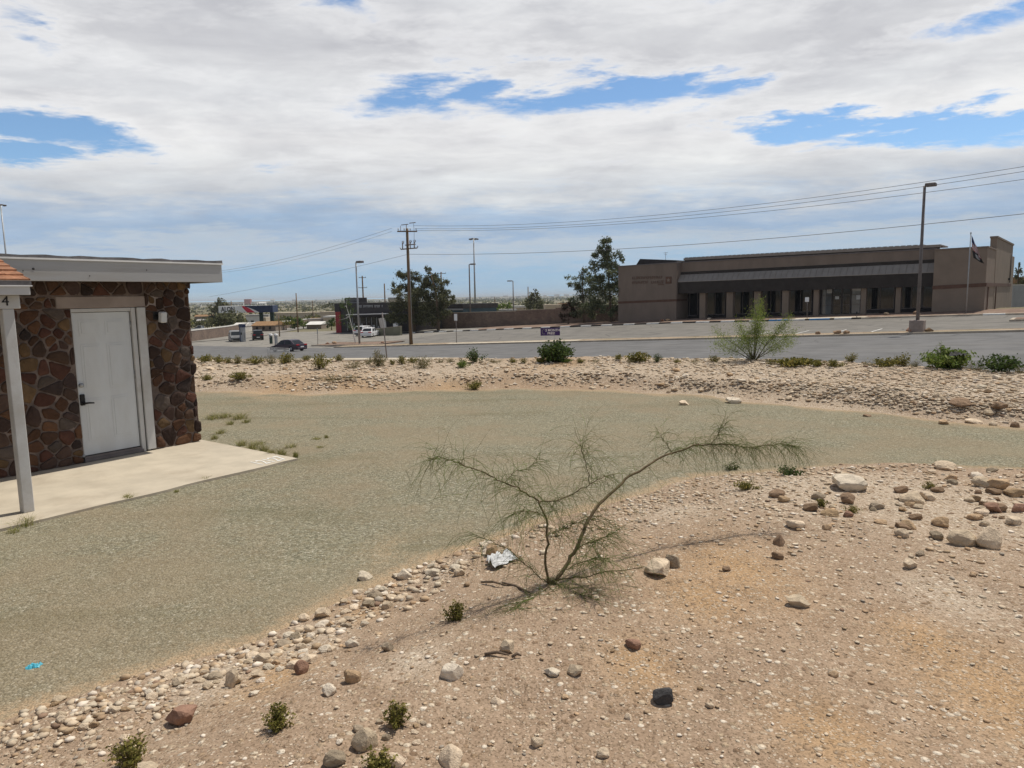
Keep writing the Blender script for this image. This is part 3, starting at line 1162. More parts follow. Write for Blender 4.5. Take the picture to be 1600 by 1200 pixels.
# mortar core (front leaf cut round the door)
mb.box(XL, DX0, 0.0, 0.22, 0, WH)
mb.box(DX1, -0.02, 0.0, 0.22, 0, WH)
mb.box(DX0, DX1, 0.0, 0.22, DZ, WH)
mb.box(-0.24, -0.02, 0.22, 5.0, 0, WH)
mb.box(XL, -0.24, 4.78, 5.0, 0, WH)


def clip(poly, px, pz, nx, nz):
    out = []
    for i in range(len(poly)):
        a, b = poly[i], poly[(i + 1) % len(poly)]
        da, db = (a[0] - px) * nx + (a[1] - pz) * nz, (b[0] - px) * nx + (b[1] - pz) * nz
        if da <= 0:
            out.append(a)
        if (da < 0 < db) or (db < 0 < da):
            t = da / (da - db)
            out.append((a[0] + t * (b[0] - a[0]), a[1] + t * (b[1] - a[1])))
    return out


STONES = [(0.088, 0.046, 0.028), (0.066, 0.038, 0.027), (0.115, 0.055, 0.030), (0.058, 0.035, 0.028), (0.088, 0.053, 0.040),
          (0.135, 0.065, 0.032), (0.050, 0.034, 0.030), (0.10, 0.058, 0.037), (0.15, 0.09, 0.042), (0.072, 0.043, 0.034),
          (0.105, 0.08, 0.066), (0.046, 0.034, 0.031), (0.095, 0.040, 0.027), (0.083, 0.05, 0.036), (0.11, 0.048, 0.032), (0.075, 0.048, 0.042)]


def stones(mb, x0, x1, z0, z1, size, to3, seed, ragged=False):
    rg = random.Random(seed)
    pts = []
    z = z0
    while z < z1 - 0.03:
        h = size * rg.uniform(0.5, 1.1)
        x = x0 - rg.uniform(0, size)
        while x < x1 + size:
            w_ = size * rg.uniform(0.5, 2.0)
            if rg.random() < 0.9:
                pts.append((x + w_ / 2 + rg.uniform(-0.3, 0.3) * size, min(z + h * rg.uniform(0.0, 1.0), z1)))
            x += w_
        z += h
    for i, (cx, cz) in enumerate(pts):
        xr = x1
        if ragged and cx > x1 - size * 1.1:
            xr = x1 + rg.uniform(-0.015, 0.05)
        poly = [(x0, z0), (xr, z0), (xr, z1), (x0, z1)]
        if cx < x0 - 0.02 or cx > x1 + 0.06:
            continue
        for j, (qx, qz) in enumerate(pts):
            if i == j or abs(qx - cx) > 3 * size or abs(qz - cz) > 3 * size:
                continue
            poly = clip(poly, (cx + qx) / 2, (cz + qz) / 2, qx - cx, qz - cz)
            if len(poly) < 3:
                break
        if len(poly) < 3:
            continue
        gx = sum(p[0] for p in poly) / len(poly)
        gz = sum(p[1] for p in poly) / len(poly)
        ar = 0.5 * abs(sum(poly[k][0] * poly[(k + 1) % len(poly)][1] - poly[(k + 1) % len(poly)][0] * poly[k][1] for k in range(len(poly))))
        if ar < 0.004:
            continue
        sc_ = 1 - 0.016 / math.sqrt(ar) * 1.35 * rg.uniform(0.35, 1.5)
        if sc_ < 0.4:
            continue
        poly = [(gx + (p[0] - gx) * sc_, gz + (p[1] - gz) * sc_) for p in poly]
        for _ in range(2):
            np_ = []
            for k in range(len(poly)):
                a, b = poly[k], poly[(k + 1) % len(poly)]
                q = rg.uniform(0.10, 0.26)
                np_ += [(a[0] + (b[0] - a[0]) * q, a[1] + (b[1] - a[1]) * q), (a[0] + (b[0] - a[0]) * (1 - q), a[1] + (b[1] - a[1]) * (1 - q))]
            poly = np_
        n = len(poly)
        hgt = rg.uniform(0.010, 0.032)
        tilt = (rg.uniform(-0.08, 0.08), rg.uniform(-0.08, 0.08))
        vs = []
        for s_, hh in ((1.0, -0.012), (0.975, hgt * 0.7), (0.87, hgt), (0.4, hgt * 1.02)):
            for (px, pz) in poly:
                j = 1 + rg.uniform(-0.045, 0.045)
                qx, qz = gx + (px - gx) * s_ * j, gz + (pz - gz) * s_ * j
                dh = 0 if hh < 0 else (qx - gx) * tilt[0] + (qz - gz) * tilt[1] + rg.uniform(-0.004, 0.004)
                vs.append(to3(qx, hh + dh, qz))
        vs.append(to3(gx, hgt * 1.05, gz))
        fs = []
        for r_ in range(3):
            for k in range(n):
                k2 = (k + 1) % n
                fs.append((r_ * n + k, r_ * n + k2, (r_ + 1) * n + k2, (r_ + 1) * n + k))
        fs += [(3 * n + k, 3 * n + (k + 1) % n, 4 * n) for k in range(n)]
        c = rg.choice(STONES)
        f_ = rg.uniform(0.68, 1.12)
        g_ = sum(c) / 3
        c = tuple(q * 0.88 + g_ * 0.12 for q in c)
        mb.add(vs, fs, 1, True, (c[0] * f_, c[1] * f_, c[2] * f_))


front = lambda x, h, z: (x, -h, z)
sidef = lambda y, h, z: (-0.02 + h, y, z)
stones(mb, DX1 + 0.005, -0.02, 0.0, WH, 0.155, front, 5, True)
stones(mb, -4.6, DX0 - 0.005, 0.0, DZ, 0.155, front, 8)
stones(mb, -4.6, LX0, DZ, LZ1, 0.15, front, 12)
stones(mb, -4.6, DX1, LZ1 + 0.005, WH, 0.16, front, 9)
stones(mb, 0.0, 5.0, 0.0, WH, 0.24, sidef, 15)
mb.build('wall', [M_['mortar'], M_['stone']], house)
mb = MB().box(LX0, LX1, -0.012, 0.2, LZ0 + 0.004, LZ1, bev=0.008)
mb.build('lintel', M_['lintel'], house)
# base shadow course of the wall
# door frame
FW = 0.075
fr0 = Hy(213, 590)[0]
dl = Hy(119, 600)[0] + 0.012
mb = MB()
mb.box(fr0 + 0.0, fr0 + 0.06, -0.004, 0.14, 0.0, DZ - 0.003, bev=0.006)
mb.box(fr0 + 0.07, DX1 - 0.004, -0.03, 0.14, 0.02, DZ - 0.003, bev=0.006)
mb.box(DX0 + 0.004, dl, -0.004, 0.14, 0.0, DZ - 0.003, bev=0.006)
mb.box(dl, fr0, 0.0, 0.14, DZ - 0.05, DZ - 0.003, bev=0.005)
mb.build('door_frame', M_['white_paint'], house)
mb = MB().box(fr0 + 0.0602, fr0 + 0.0698, 0.002, 0.14, 0.0, DZ - 0.004)
mb.box(DX0, DX1, 0.141, 0.2, 0, DZ)
mb.build('door_gap', M_['black'], house)
# door leaf with six raised panels
door_top = DZ - 0.056
mb = MB()
dw = fr0 - dl
mb.box(dl + 0.005, fr0 - 0.012, 0.03, 0.07, 0.085, door_top, bev=0.004)
for (a, b_) in ((0.12, 0.45), (0.55, 0.88)):
    for (c, d_) in ((0.10, 0.40), (0.46, 0.78), (0.84, 0.95)):
        x0, x1 = dl + dw * a, dl + dw * b_
        z0, z1 = 0.085 + (door_top - 0.085) * c, 0.085 + (door_top - 0.085) * d_
        mb.box(x0, x1, 0.0265, 0.029, z0, z1, bev=0.001)
        mb.box(x0 + 0.03, x1 - 0.03, 0.0225, 0.0262, z0 + 0.03, z1 - 0.03, bev=0.0015)
door = mb.build('door', M_['door_paint'], house)
hx, hz = dl + 0.055, Hy(127, 626)[1]
mb = MB()
mb.box(hx - 0.03, hx + 0.03, 0.004, 0.03, hz - 0.07, hz + 0.08, bev=0.008)
mb.box(hx - 0.012, hx + 0.012, -0.05, 0.004, hz - 0.05, hz - 0.025)
mb.tube([(hx - 0.01, -0.045, hz - 0.038), (hx + 0.05, -0.048, hz - 0.036), (hx + 0.115, -0.042, hz - 0.045)], [0.014, 0.012, 0.009], 8)
mb.build('handle', M_['black'], door)
mb = MB().tube([(hx, 0.03, hz + 0.20), (hx, -0.005, hz + 0.20)], 0.028, 12)
mb.build('lock', M_['galv'], door)
for z_ in (0.35, 1.05, 1.75):
    MB().tube([(fr0 - 0.008, 0.022, z_), (fr0 - 0.008, 0.022, z_ + 0.1)], 0.007, 8).build('hinge', M_['galv'], door)
mb = MB().box(dl + 0.002, fr0 + 0.02, -0.02, 0.12, 0.002, 0.045, bev=0.006)
mb.box(dl + 0.002, fr0 + 0.0, 0.0, 0.11, 0.046, 0.078)
mb.build('threshold', M_['bronze'], house)
mb = MB().box(dl + 0.006, fr0 - 0.013, 0.02, 0.075, 0.0785, 0.0845)
mb.build('door_sweep', M_['rubber'], door)
# wall lamp
lx, lz = Hy(243, 494)
mb = MB().box(lx - 0.05, lx + 0.03, -0.035, -0.004, lz - 0.055, lz + 0.06, bev=0.01)
mb.tube([(lx, -0.03, lz + 0.01), (lx + 0.02, -0.09, lz + 0.02)], 0.018, 8)
lamp = mb.build('wall_lamp', M_['black'], house)
mb = MB()
lq = Matrix.Translation((lx + 0.035, -0.12, lz - 0.015)) @ Matrix.Rotation(R(8), 4, 'X')
mb.box(-0.045, 0.045, -0.05, 0.035, -0.075, 0.075, M=lq, bev=0.012)
mb.build('lamp_shade', M_['plastic_white'], lamp)

# flat roof
F0 = 0.50
ftop = Hy(200, 403, -F0)[1]
fbot = Hy(200, 440, -F0)[1]
xr = Hy(347, 425, -F0)[0]
print('ROOF', ftop, fbot, xr)
mb = MB()
mb.box(XL, xr, -F0, -F0 + 0.04, fbot, ftop - 0.055, bev=0.004)
mb.box(xr - 0.04, xr, -F0 + 0.041, 5.5, fbot, ftop - 0.055)
roof = mb.build('roof', M_['fascia'], house)
mb = MB().box(XL, xr - 0.041, -F0 + 0.041, 5.5, fbot + 0.06, fbot + 0.12)
mb.build('soffit', M_['white_paint'], roof)
mb = MB().box(XL, xr + 0.012, -F0 - 0.016, 5.52, ftop - 0.0545, ftop - 0.034)
mb.build('drip_edge', M_['metal_edge'], roof)
mb = MB()
n = 60
vs, fs = [], []
for i in range(n + 1):
    x = XL + (xr + 0.008 - XL) * i / n
    j = 0.006 * math.sin(i * 1.7) + random.uniform(-0.004, 0.004)
    vs += [(x, -F0 - 0.011, ftop - 0.0335), (x, -F0 - 0.009, ftop + j), (x, 5.5, ftop + j + 0.02), (x, 5.5, ftop - 0.0335)]
for i in range(n):
    a = i * 4
    for k in range(4):
        fs.append((a + k, a + 4 + k, a + 4 + (k + 1) % 4, a + (k + 1) % 4))
fs += [(0, 1, 2, 3), (n * 4 + 3, n * 4 + 2, n * 4 + 1, n * 4)]
mb.add(vs, fs)
mb.build('roofing', M_['roofing'], roof)
for u, v in ((52, 420), (36, 423), (140, 431), (229, 422)):
    x, z = Hy(u, v, -F0)
    MB().tube([(x, -F0 - 0.004, z), (x, -F0 + 0.002, z)], 0.007 if u != 52 else 0.014, 8).build('nail', M_['black'], roof)

# porch over the slab: post, beam and a small shingled roof
pxl, pyl = Hz(43, 799)
post = MB()
pw = 0.05
post.box(pxl - pw, pxl + pw, pyl - pw, pyl + pw, 0.0, 2.06, bev=0.006)
ztop = 2.06
porch = post.build('porch_post', M_['white_paint'], house)
bz0, bz1 = Hy(15, 482, pyl)[1], Hy(15, 461, pyl)[1]
bx1 = Hy(31, 470, pyl - pw)[0]
print('PORCH', pxl, pyl, bz0, bz1, bx1)
mb = MB().box(-9.0, bx1, pyl - pw - 0.004, pyl + pw + 0.004, 2.062, 2.062 + (bz1 - bz0), bev=0.005)
beam = mb.build('porch_beam', M_['white_paint'], house)
nx_, nz_ = Hy(8, 471, pyl - pw)
M4 = Matrix.Translation((nx_, pyl - pw - 0.006, nz_)) @ Matrix.Rotation(R(90), 4, 'X')
text_part('house_number', '4', 0.135, M_['black'], beam, M4, 'CENTER', 0.003)
ry = pyl - pw - 0.14
fz0, fz1, fz2 = Hy(20, 461, ry)[1], Hy(20, 447, ry)[1], Hy(20, 438, ry)[1]
rx = Hy(47, 450, ry)[0]
mb = MB().box(-9.0, rx, ry, ry + 0.03, fz0, fz1 - 0.004, bev=0.003)
mb.box(rx - 0.03, rx, ry + 0.031, 0.0 - 0.06, fz0 + 0.01, fz1 - 0.004)
proof = mb.build('porch_roof', M_['white_paint'], house)
mb = MB().box(-9.0, rx + 0.018, ry - 0.014, -0.06, fz1 - 0.003, fz1 + 0.008)
mb.build('drip_edge', M_['metal_edge'], proof)
mb = MB().box(-9.0, rx + 0.012, ry - 0.01, -0.06, fz1 + 0.009, fz2 - 0.004)
mb.build('roof_edge', M_['roofing'], proof)
mb = MB()
k = 0
y = ry - 0.015
z = fz2
while y < -0.08:
    x = -9.0 + (0.15 if k % 2 else 0)
    y1 = min(y + 0.16, -0.07)
    while x < rx:
        x1 = min(x + random.uniform(0.26, 0.34), rx + 0.008)
        dz = random.uniform(0, 0.006)
        mb.add([(x + 0.003, y, z), (x1 - 0.003, y, z), (x1 - 0.003, y1 + 0.03, z + 0.055), (x + 0.003, y1 + 0.03, z + 0.055),
                (x + 0.003, y, z + 0.014 + dz), (x1 - 0.003, y, z + 0.014 + dz), (x1 - 0.003, y1 + 0.03, z + 0.06), (x + 0.003, y1 + 0.03, z + 0.06)],
               [(4, 5, 6, 7), (0, 1, 5, 4), (1, 2, 6, 5), (3, 0, 4, 7), (0, 3, 2, 1), (2, 3, 7, 6)])
        x = x1
    y += 0.15
    z += 0.05
    k += 1
mb.build('shingles', M_['shingle'], proof)

# slab with the painted house number
e1, e2 = Hz(465, 716), Hz(-200, 871)
slab_w = e1[1]
mb = MB()
sx1 = e1[0]
n = 40
poly = [(0.10 + 0.0, 0.0), (sx1, slab_w)]
prof = []
for i in range(n + 1):
    x = sx1 + (-9.0 - sx1) * i / n
    prof.append((x, slab_w + 0.012 * math.sin(i * 1.3) + random.uniform(-0.012, 0.012)))
cx_, cy_ = Hz(320, 688)
outer = [(cx_, cy_ + 0.05)] + prof + [(-9.0, 0.16), (cx_, 0.16)]
mb.prism(outer, -0.16, 0.0, axis='z')
slab = mb.build('porch_slab', M_['concrete'])
slab.matrix_world = HF
tag(slab, 'pale concrete porch slab before the stone house', kind='structure')
n0, n1 = Vector(Hz(397, 726)), Vector(Hz(446, 715))
a2 = math.atan2(n1.y - n0.y, n1.x - n0.x)
nl = (n1 - n0).length
nm_ = (n0 + n1) / 2 + Vector((-math.sin(a2), math.cos(a2))) * 0.02
number = text_part('painted_number', '12127', 0.40, M_['white_line'], slab, Matrix.Translation((nm_.x, nm_.y, 0.003)) @ Matrix.Rotation(a2, 4, 'Z') @ Matrix.Diagonal((nl / 1.08, 1, 1, 1)), 'CENTER', 0.0006)

mb = MB()
mb.box(-0.035, 0.035, -0.03, 0.03, 0.0, 0.045, bev=0.008)
mb.tube([(0, 0, 0.045), (0, 0, 0.075)], 0.022, 10)
mb.tube([(0, 0, 0.075), (0.005, 0, 0.11)], [0.026, 0.02], 10, 1)
ds_ = mb.build('door_stop', [M_['black'], M_['galv']])
q = HF @ Vector((Hz(131, 723)[0], Hz(131, 723)[1], 0.0))
ds_.location = q
ds_.rotation_euler = (0, 0, HANG)
tag(ds_, 'small dark door stop on the slab at the foot of the white door', 'door stop')

# ------------------------------------------------------------------ rocks
import bmesh


def rock_mesh(name, seed, sub=3, flat=0.6, ang=0.5):
    rg = random.Random(seed)
    bm = bmesh.new()
    bmesh.ops.create_icosphere(bm, subdivisions=sub, radius=0.5)
    off = Vector((rg.uniform(-50, 50), rg.uniform(-50, 50), rg.uniform(-50, 50)))
    cuts = []
    for _ in range(int(6 + ang * 9)):
        n_ = Vector((rg.gauss(0, 1), rg.gauss(0, 1), rg.gauss(0, 1))).normalized()
        cuts.append((n_, rg.uniform(0.26, 0.42)))
    for v in bm.verts:
        p = v.co.copy()
        p *= 1 + 0.35 * mnoise.noise(p * 2.2 + off)
        for n_, d_ in cuts:
            k = p.dot(n_) - d_
            if k > 0:
                p -= n_ * k * (0.55 + 0.45 * ang)
        p *= 1 + 0.05 * mnoise.noise(p * 9 + off)
        p.z *= flat
        v.co = p
    xs = [v.co for v in bm.verts]
    mn = Vector((min(p.x for p in xs), min(p.y for p in xs), min(p.z for p in xs)))
    mx = Vector((max(p.x for p in xs), max(p.y for p in xs), max(p.z for p in xs)))
    for v in bm.verts:
        v.co.x = (v.co.x - (mn.x + mx.x) / 2) / (mx.x - mn.x)
        v.co.y = (v.co.y - (mn.y + mx.y) / 2) / (mx.x - mn.x)
        v.co.z = (v.co.z - mn.z) / (mx.z - mn.z)
    me = bpy.data.meshes.new(name)
    bm.to_mesh(me)
    bm.free()
    for p_ in me.polygons:
        p_.use_smooth = False
    me.materials.append(M_['rock_pale'])
    return me


ROCKS = [rock_mesh('rock', 100 + i, 3, 0.7, 0.5 + 0.1 * (i % 6)) for i in range(12)]
KM = {'p': 'rock_pale', 't': 'rock_tan', 'b': 'rock_brown', 'g': 'rock_grey', 'd': 'rock_dark', 'r': 'rock_red', 'w': 'rock_white'}
KN = {'p': 'pale limestone', 't': 'tan', 'b': 'dark brown', 'g': 'grey', 'd': 'black', 'r': 'red brown', 'w': 'white'}


def place_rock(u, v, w, h, k, label, group=None, rot=None, sink=0.3, seed=None):
    """u, v: foot of the rock in the photo; w, h: size in its pixels"""
    p = onG(u, v)
    D = (p - Vector((0, 0, 0))).length
    px = D / FPX
    dep = random.uniform(0.6, 1.0)
    W_ = w * px * 0.9
    vert = max(0.24 * W_, h * px * 0.84)
    me = ROCKS[(seed if seed is not None else random.randrange(12)) % 12]
    o = bpy.data.objects.new('rock', me)
    COL.objects.link(o)
    hd = Vector((p.x, p.y, 0)).normalized()
    o.location = p + hd * W_ * 0.3
    o.location.z = float(Glook(o.location.x, o.location.y)) - vert * sink
    o.scale = (W_, W_ * dep, vert * (1 + sink))
    o.rotation_euler = (random.uniform(-0.12, 0.12), random.uniform(-0.12, 0.12), random.uniform(-0.4, 0.4) + (math.pi if random.random() < 0.5 else 0) if rot is None else rot)
    o.material_slots[0].link = 'OBJECT'
    o.material_slots[0].material = M_[KM[k]]
    tag(o, label, 'rock', group)
    return o


HERO = [
    (1328, 766, 50, 25, 'w', 'large white boulder with flat top beside the gravel drive, right of the bent sapling', 3),
    (1327, 788, 22, 17, 'b', 'reddish brown cobble just in front of the large white boulder', 1),
    (1546, 858, 42, 33, 'p', 'rounded tan boulder at the right side of the rocky slope beside a flat slab', 7),
    (1502, 855, 42, 22, 'p', 'flat pale slab leaning against the rounded tan boulder', 2),
    (1026, 899, 42, 22, 'p', 'wedge shaped pale rock right of the bent sapling foot', 5),
    (1050, 887, 27, 23, 'g', 'grey angular rock behind the wedge shaped pale rock', 8),
    (1247, 951, 36, 17, 'p', 'lone flat pale rock on the orange sand with a dark underside', 4),
    (1038, 1102, 32, 25, 'd', 'black angular stone lying alone on sand at the bottom of the photo', 9),
    (1216, 853, 18, 17, 'b', 'dark brown stone, upper of two beside the shadow of the sapling tip', 0),
    (1214, 874, 19, 12, 'b', 'dark brown rounded stone, lower of the upright pair', 6),
    (1427, 788, 34, 18, 'p', 'pale rounded rock with a smaller one behind on the right slope', 10),
    (1450, 782, 22, 12, 'p', 'small pale rock tucked behind the pale rounded rock', 11),
    (1555, 800, 30, 13, 'b', 'flat brown rock among the rock cluster near the right edge', 3),
    (1553, 765, 40, 16, 't', 'broad tan rock at the far right end of the rock cluster', 4),
    (1533, 762, 26, 15, 'p', 'pale rock right of centre in the far right cluster', 2),
    (1580, 775, 26, 12, 't', 'tan stone in the far right cluster, nearest the photo edge', 1),
    (1552, 801, 24, 14, 'r', 'pinkish striped rock in the far right cluster', 5),
    (1590, 800, 24, 12, 'r', 'red brown stone cut by the right photo edge', 8),
    (1214, 778, 25, 12, 'b', 'smooth brown cobble left of the large white boulder', 6),
    (1279, 781, 22, 12, 'g', 'grey cobble left of the reddish brown cobble', 7),
    (1267, 798, 22, 12, 'b', 'dark flat stone on the white stony slope', 9),
    (1370, 796, 22, 12, 'g', 'olive grey cobble on the slope right of the large white boulder', 10),
    (1466, 822, 22, 14, 't', 'tan and white stone in the middle of the right slope', 11),
    (1418, 826, 24, 12, 't', 'tan cobble with flat top on the right slope', 0),
    (1409, 840, 20, 12, 'p', 'pinkish pale cobble below the tan flat topped cobble', 2),
    (1464, 843, 18, 12, 'g', 'grey stone left of the flat pale slab', 3),
    (1424, 889, 22, 14, 'p', 'pale cobble standing alone below the right rock cluster', 4),
    (1135, 893, 16, 8, 'b', 'small dark stone right of the grey angular rock', 5),
    (1243, 826, 30, 12, 'p', 'pale flat stone on the pebbly slope above the dark pair', 6),
    (1585, 820, 22, 10, 'p', 'pale stone near the right edge above the tan boulder', 8),
    (1430, 812, 18, 9, 'b', 'small dark brown stone in the middle of the right slope', 9),
    (1325, 808, 16, 10, 'r', 'small mauve stone below the big white boulder', 10),
    (1295, 806, 26, 9, 't', 'long tan stone below the grey cobble', 11),
    (1478, 735, 30, 12, 'p', 'pale rock at the top edge of the slope by the drive', 1),
    (468, 1054, 24, 21, 'r', 'dark reddish block in the stone heap along the gravel edge', 2),
    (363, 1076, 20, 28, 'p', 'upright pale block in the stone heap', 3),
    (284, 1133, 46, 28, 'r', 'broken maroon clod beside the stone heap at lower left', 4),
    (607, 1018, 20, 15, 'g', 'round grey pebble on sand below the dry shrub', 5),
    (552, 1068, 28, 22, 't', 'two tone tan rock left of the white quartz cluster', 6),
    (706, 1063, 38, 24, 'w', 'knobbly white quartz lump in the lower middle', 8),
    (571, 1175, 40, 34, 'p', 'slab shaped pale stone standing on edge at the bottom', 7),
    (524, 1198, 34, 22, 'g', 'large grey cobble cut by the bottom edge left of the slab shaped stone', 10),
    (620, 1200, 28, 18, 'p', 'pale cobble at the bottom edge below the small shrub', 11),
    (704, 1198, 38, 26, 'p', 'broad pale stone at the bottom edge of the photo', 0),
    (515, 1087, 22, 16, 'w', 'white pebble pair in the lower left of the sand', 1),
    (550, 1012, 24, 12, 'w', 'hollow white stone at the foot of the heap', 2),
    (898, 1058, 26, 17, 'p', 'flat cream stone in the lower middle', 3),
    (861, 1058, 28, 12, 'w', 'bright white chip left of the flat cream stone', 4),
    (793, 1020, 24, 20, 'p', 'leaf shaped pale stone below the sapling branches', 5),
    (990, 1014, 24, 14, 'r', 'reddish flat stone right of the sapling shadow', 6),
    (770, 868, 22, 20, 't', 'tan block at the gravel edge beside the white plastic bag', 8),
    (840, 1168, 20, 15, 'p', 'cream cobble near the bottom middle', 9),
    (943, 1184, 20, 13, 'p', 'small pale cobble at the bottom right of the cream cobble', 10),
    (570, 908, 24, 14, 'w', 'white stone at the upper end of the heap', 11),
    (634, 905, 26, 17, 'w', 'pale cream stone in the upper heap near the white bag', 0),
    (676, 900, 26, 13, 'w', 'pale flattened stone next to the sapling side of the heap', 1),
    (718, 900, 20, 12, 'p', 'pale rounded stone last of the heap before the sapling', 2),
    (1146, 631, 26, 11, 'w', 'pale boulder at the far edge of the drive', 3),
    (1068, 634, 18, 9, 'p', 'tan boulder at the far bank left of the pale boulder', 4),
    (1475, 664, 16, 8, 't', 'tan rock on the drive below the far bank', 5),
    (1520, 662, 22, 6, 'p', 'pair of flat pale rocks below the far bank', 6),
    (1552, 666, 14, 8, 'p', 'pale rock at the right foot of the far bank', 7),
    (1585, 668, 12, 8, 'b', 'brown rock on the drive at the right photo edge', 8),
    (1355, 652, 12, 5, 'b', 'small dark stone on the drive below the far bank', 9),
    (1560, 642, 22, 10, 'b', 'dark brown boulder in the far bank near the right edge', 10),
    (1497, 637, 24, 10, 'b', 'dark brown boulder in the far bank below the green bush', 11),
]
for (u, v, w_, h_, k_, lab, sd_) in HERO:
    place_rock(u, v, w_, h_, k_, lab, None, seed=sd_)

ZONES = [  # name phrase, polygon of pixel centres (u, v, spread u, spread v), count, width range, kinds
    ('in the heap along the near gravel edge', [(430, 1015, 60, 24), (520, 985, 60, 26), (350, 1060, 60, 22), (250, 1085, 60, 18), (560, 945, 40, 18), (480, 1030, 50, 20)], 86, (10, 27), 'pppwwwpptg'),
    ('along the gravel edge left of the bent sapling', [(640, 905, 40, 12), (700, 890, 40, 12), (590, 925, 40, 14), (780, 865, 30, 10)], 24, (9, 22), 'pwwwp'),
    ('on the white stony slope at right', [(1450, 790, 120, 40), (1540, 790, 60, 40), (1300, 790, 90, 30), (1400, 830, 120, 30), (1520, 750, 80, 14)], 46, (8, 22), 'pppttbgw'),
    ('on the bare sand in front', [(700, 1060, 160, 60), (900, 1080, 160, 60), (1200, 1050, 250, 90), (620, 1150, 120, 40), (1450, 950, 140, 50)], 22, (8, 18), 'ppwtgpt'),
    ('at the lower left corner', [(80, 1110, 70, 20), (180, 1120, 80, 30), (150, 1170, 100, 30)], 16, (12, 30), 'pptpt'),
    ('on the far bank beyond the drive', [(1150, 605, 160, 24), (1350, 620, 160, 24), (1500, 610, 90, 34), (1000, 600, 120, 20), (1540, 640, 60, 14), (420, 585, 80, 14), (1080, 615, 80, 10)], 30, (8, 15), 'pppppwwttt'),
]
for phrase, cen, cnt, (wa, wb), kinds in ZONES:
    i = 0
    while i < cnt:
        cu, cv, su, sv = random.choice(cen)
        u, v = random.gauss(cu, su * 0.6), random.gauss(cv, sv * 0.6)
        if not (-20 < u < 1620 and v < 1215):
            continue
        p = onG(u, v)
        dn, df = dn_df(np.array([p.x]), np.array([p.y]))
        if dn[0] < -0.03 and df[0] < 0.0:
            continue
        k = random.choice(kinds)
        w_ = random.uniform(wa, wb) if random.random() < 0.6 else random.uniform(wa, (wa + wb) / 2)
        big = 'larger' if w_ > (wa * 0.45 + wb * 0.55) else 'small'
        place_rock(u, v, w_, w_ * random.uniform(0.32, 0.62), k, f'{big} {KN[k]} rock {phrase}', f'{big} {KN[k]} rocks {phrase}')
        i += 1

# pebbles: nobody could count them
def ico0():
    t = (1 + 5 ** 0.5) / 2
    v = [(-1, t, 0), (1, t, 0), (-1, -t, 0), (1, -t, 0), (0, -1, t), (0, 1, t), (0, -1, -t), (0, 1, -t), (t, 0, -1), (t, 0, 1), (-t, 0, -1), (-t, 0, 1)]
    f = [(0, 11, 5), (0, 5, 1), (0, 1, 7), (0, 7, 10), (0, 10, 11), (1, 5, 9), (5, 11, 4), (11, 10, 2), (10, 7, 6), (7, 1, 8), (3, 9, 4), (3, 4, 2), (3, 2, 6), (3, 6, 8), (3, 8, 9), (4, 9, 5), (2, 4, 11), (6, 2, 10), (8, 6, 7), (9, 8, 1)]
    return np.array(v) / np.linalg.norm(v[0]), np.array(f)


PEB_COL = np.array([(0.52, 0.42, 0.305), (0.58, 0.49, 0.37), (0.42, 0.31, 0.20), (0.35, 0.245, 0.155), (0.24, 0.16, 0.11), (0.36, 0.31, 0.25), (0.66, 0.58, 0.48), (0.45, 0.31, 0.19), (0.36, 0.22, 0.15)])


def pebbles(name, pts, wid, colp, label, flat=0.36, sink=0.4):
    n = len(pts)
    V, F = ico0()
    sc3 = np.stack([np.ones(n), rng.uniform(0.6, 1.0, n), flat * rng.uniform(0.6, 1.15, n)], -1) * wid[:, None] * 0.5
    a = rng.uniform(0, 2 * np.pi, n)
    jit = 1 + rng.uniform(-0.28, 0.28, (n, 12, 1))
    q = V[None] * jit * sc3[:, None, :]
    x = q[..., 0] * np.cos(a)[:, None] - q[..., 1] * np.sin(a)[:, None]
    y = q[..., 0] * np.sin(a)[:, None] + q[..., 1] * np.cos(a)[:, None]
    z = q[..., 2] + (sc3[:, 2] * (1 - sink))[:, None]
    co = np.stack([x, y, z], -1) + pts[:, None, :]
    fs = (F[None] + (np.arange(n) * 12)[:, None, None]).reshape(-1, 3)
    me = bpy.data.meshes.new(name)
    me.vertices.add(n * 12)
    me.vertices.foreach_set('co', co.astype(np.float32).ravel())
    me.loops.add(len(fs) * 3)
    me.loops.foreach_set('vertex_index', fs.ravel().astype(np.int32))
    me.polygons.add(len(fs))
    me.polygons.foreach_set('loop_start', np.arange(0, len(fs) * 3, 3, dtype=np.int32))
    me.polygons.foreach_set('loop_total', np.full(len(fs), 3, dtype=np.int32))
    at = me.attributes.new('tint', 'FLOAT_COLOR', 'FACE')
    c = PEB_COL[rng.choice(len(PEB_COL), n, p=colp)] * rng.uniform(0.85, 1.25, (n, 1))
    c4 = np.ones((n * 20, 4), np.float32)
    c4[:, :3] = np.repeat(c, 20, 0)
    at.data.foreach_set('color', c4.ravel())
    me.materials.append(M_['pebble'])
    me.update()
    me.validate()
    o = bpy.data.objects.new(name, me)
    COL.objects.link(o)
    return tag(o, label, kind='stuff')


def scatter(n, u0, u1, v0, v1, dens, wlo, whi, pw=2.2):
    u = rng.uniform(u0, u1, n)
    v = rng.uniform(v0, v1, n)
    x, y = march(u, v)
    ok = ~np.isnan(x)
    x, y, u, v = x[ok], y[ok], u[ok], v[ok]
    dn, df = dn_df(x, y)
    pr = dens(dn, df, x, y)
    ok = rng.random(len(x)) < pr
    x, y = x[ok], y[ok]
    D = np.hypot(x, y)
    w_ = (wlo + (whi - wlo) * rng.random(len(x)) ** pw) * D / FPX
    z = Glook(x, y)
    return np.stack([x, y, z], -1), w_


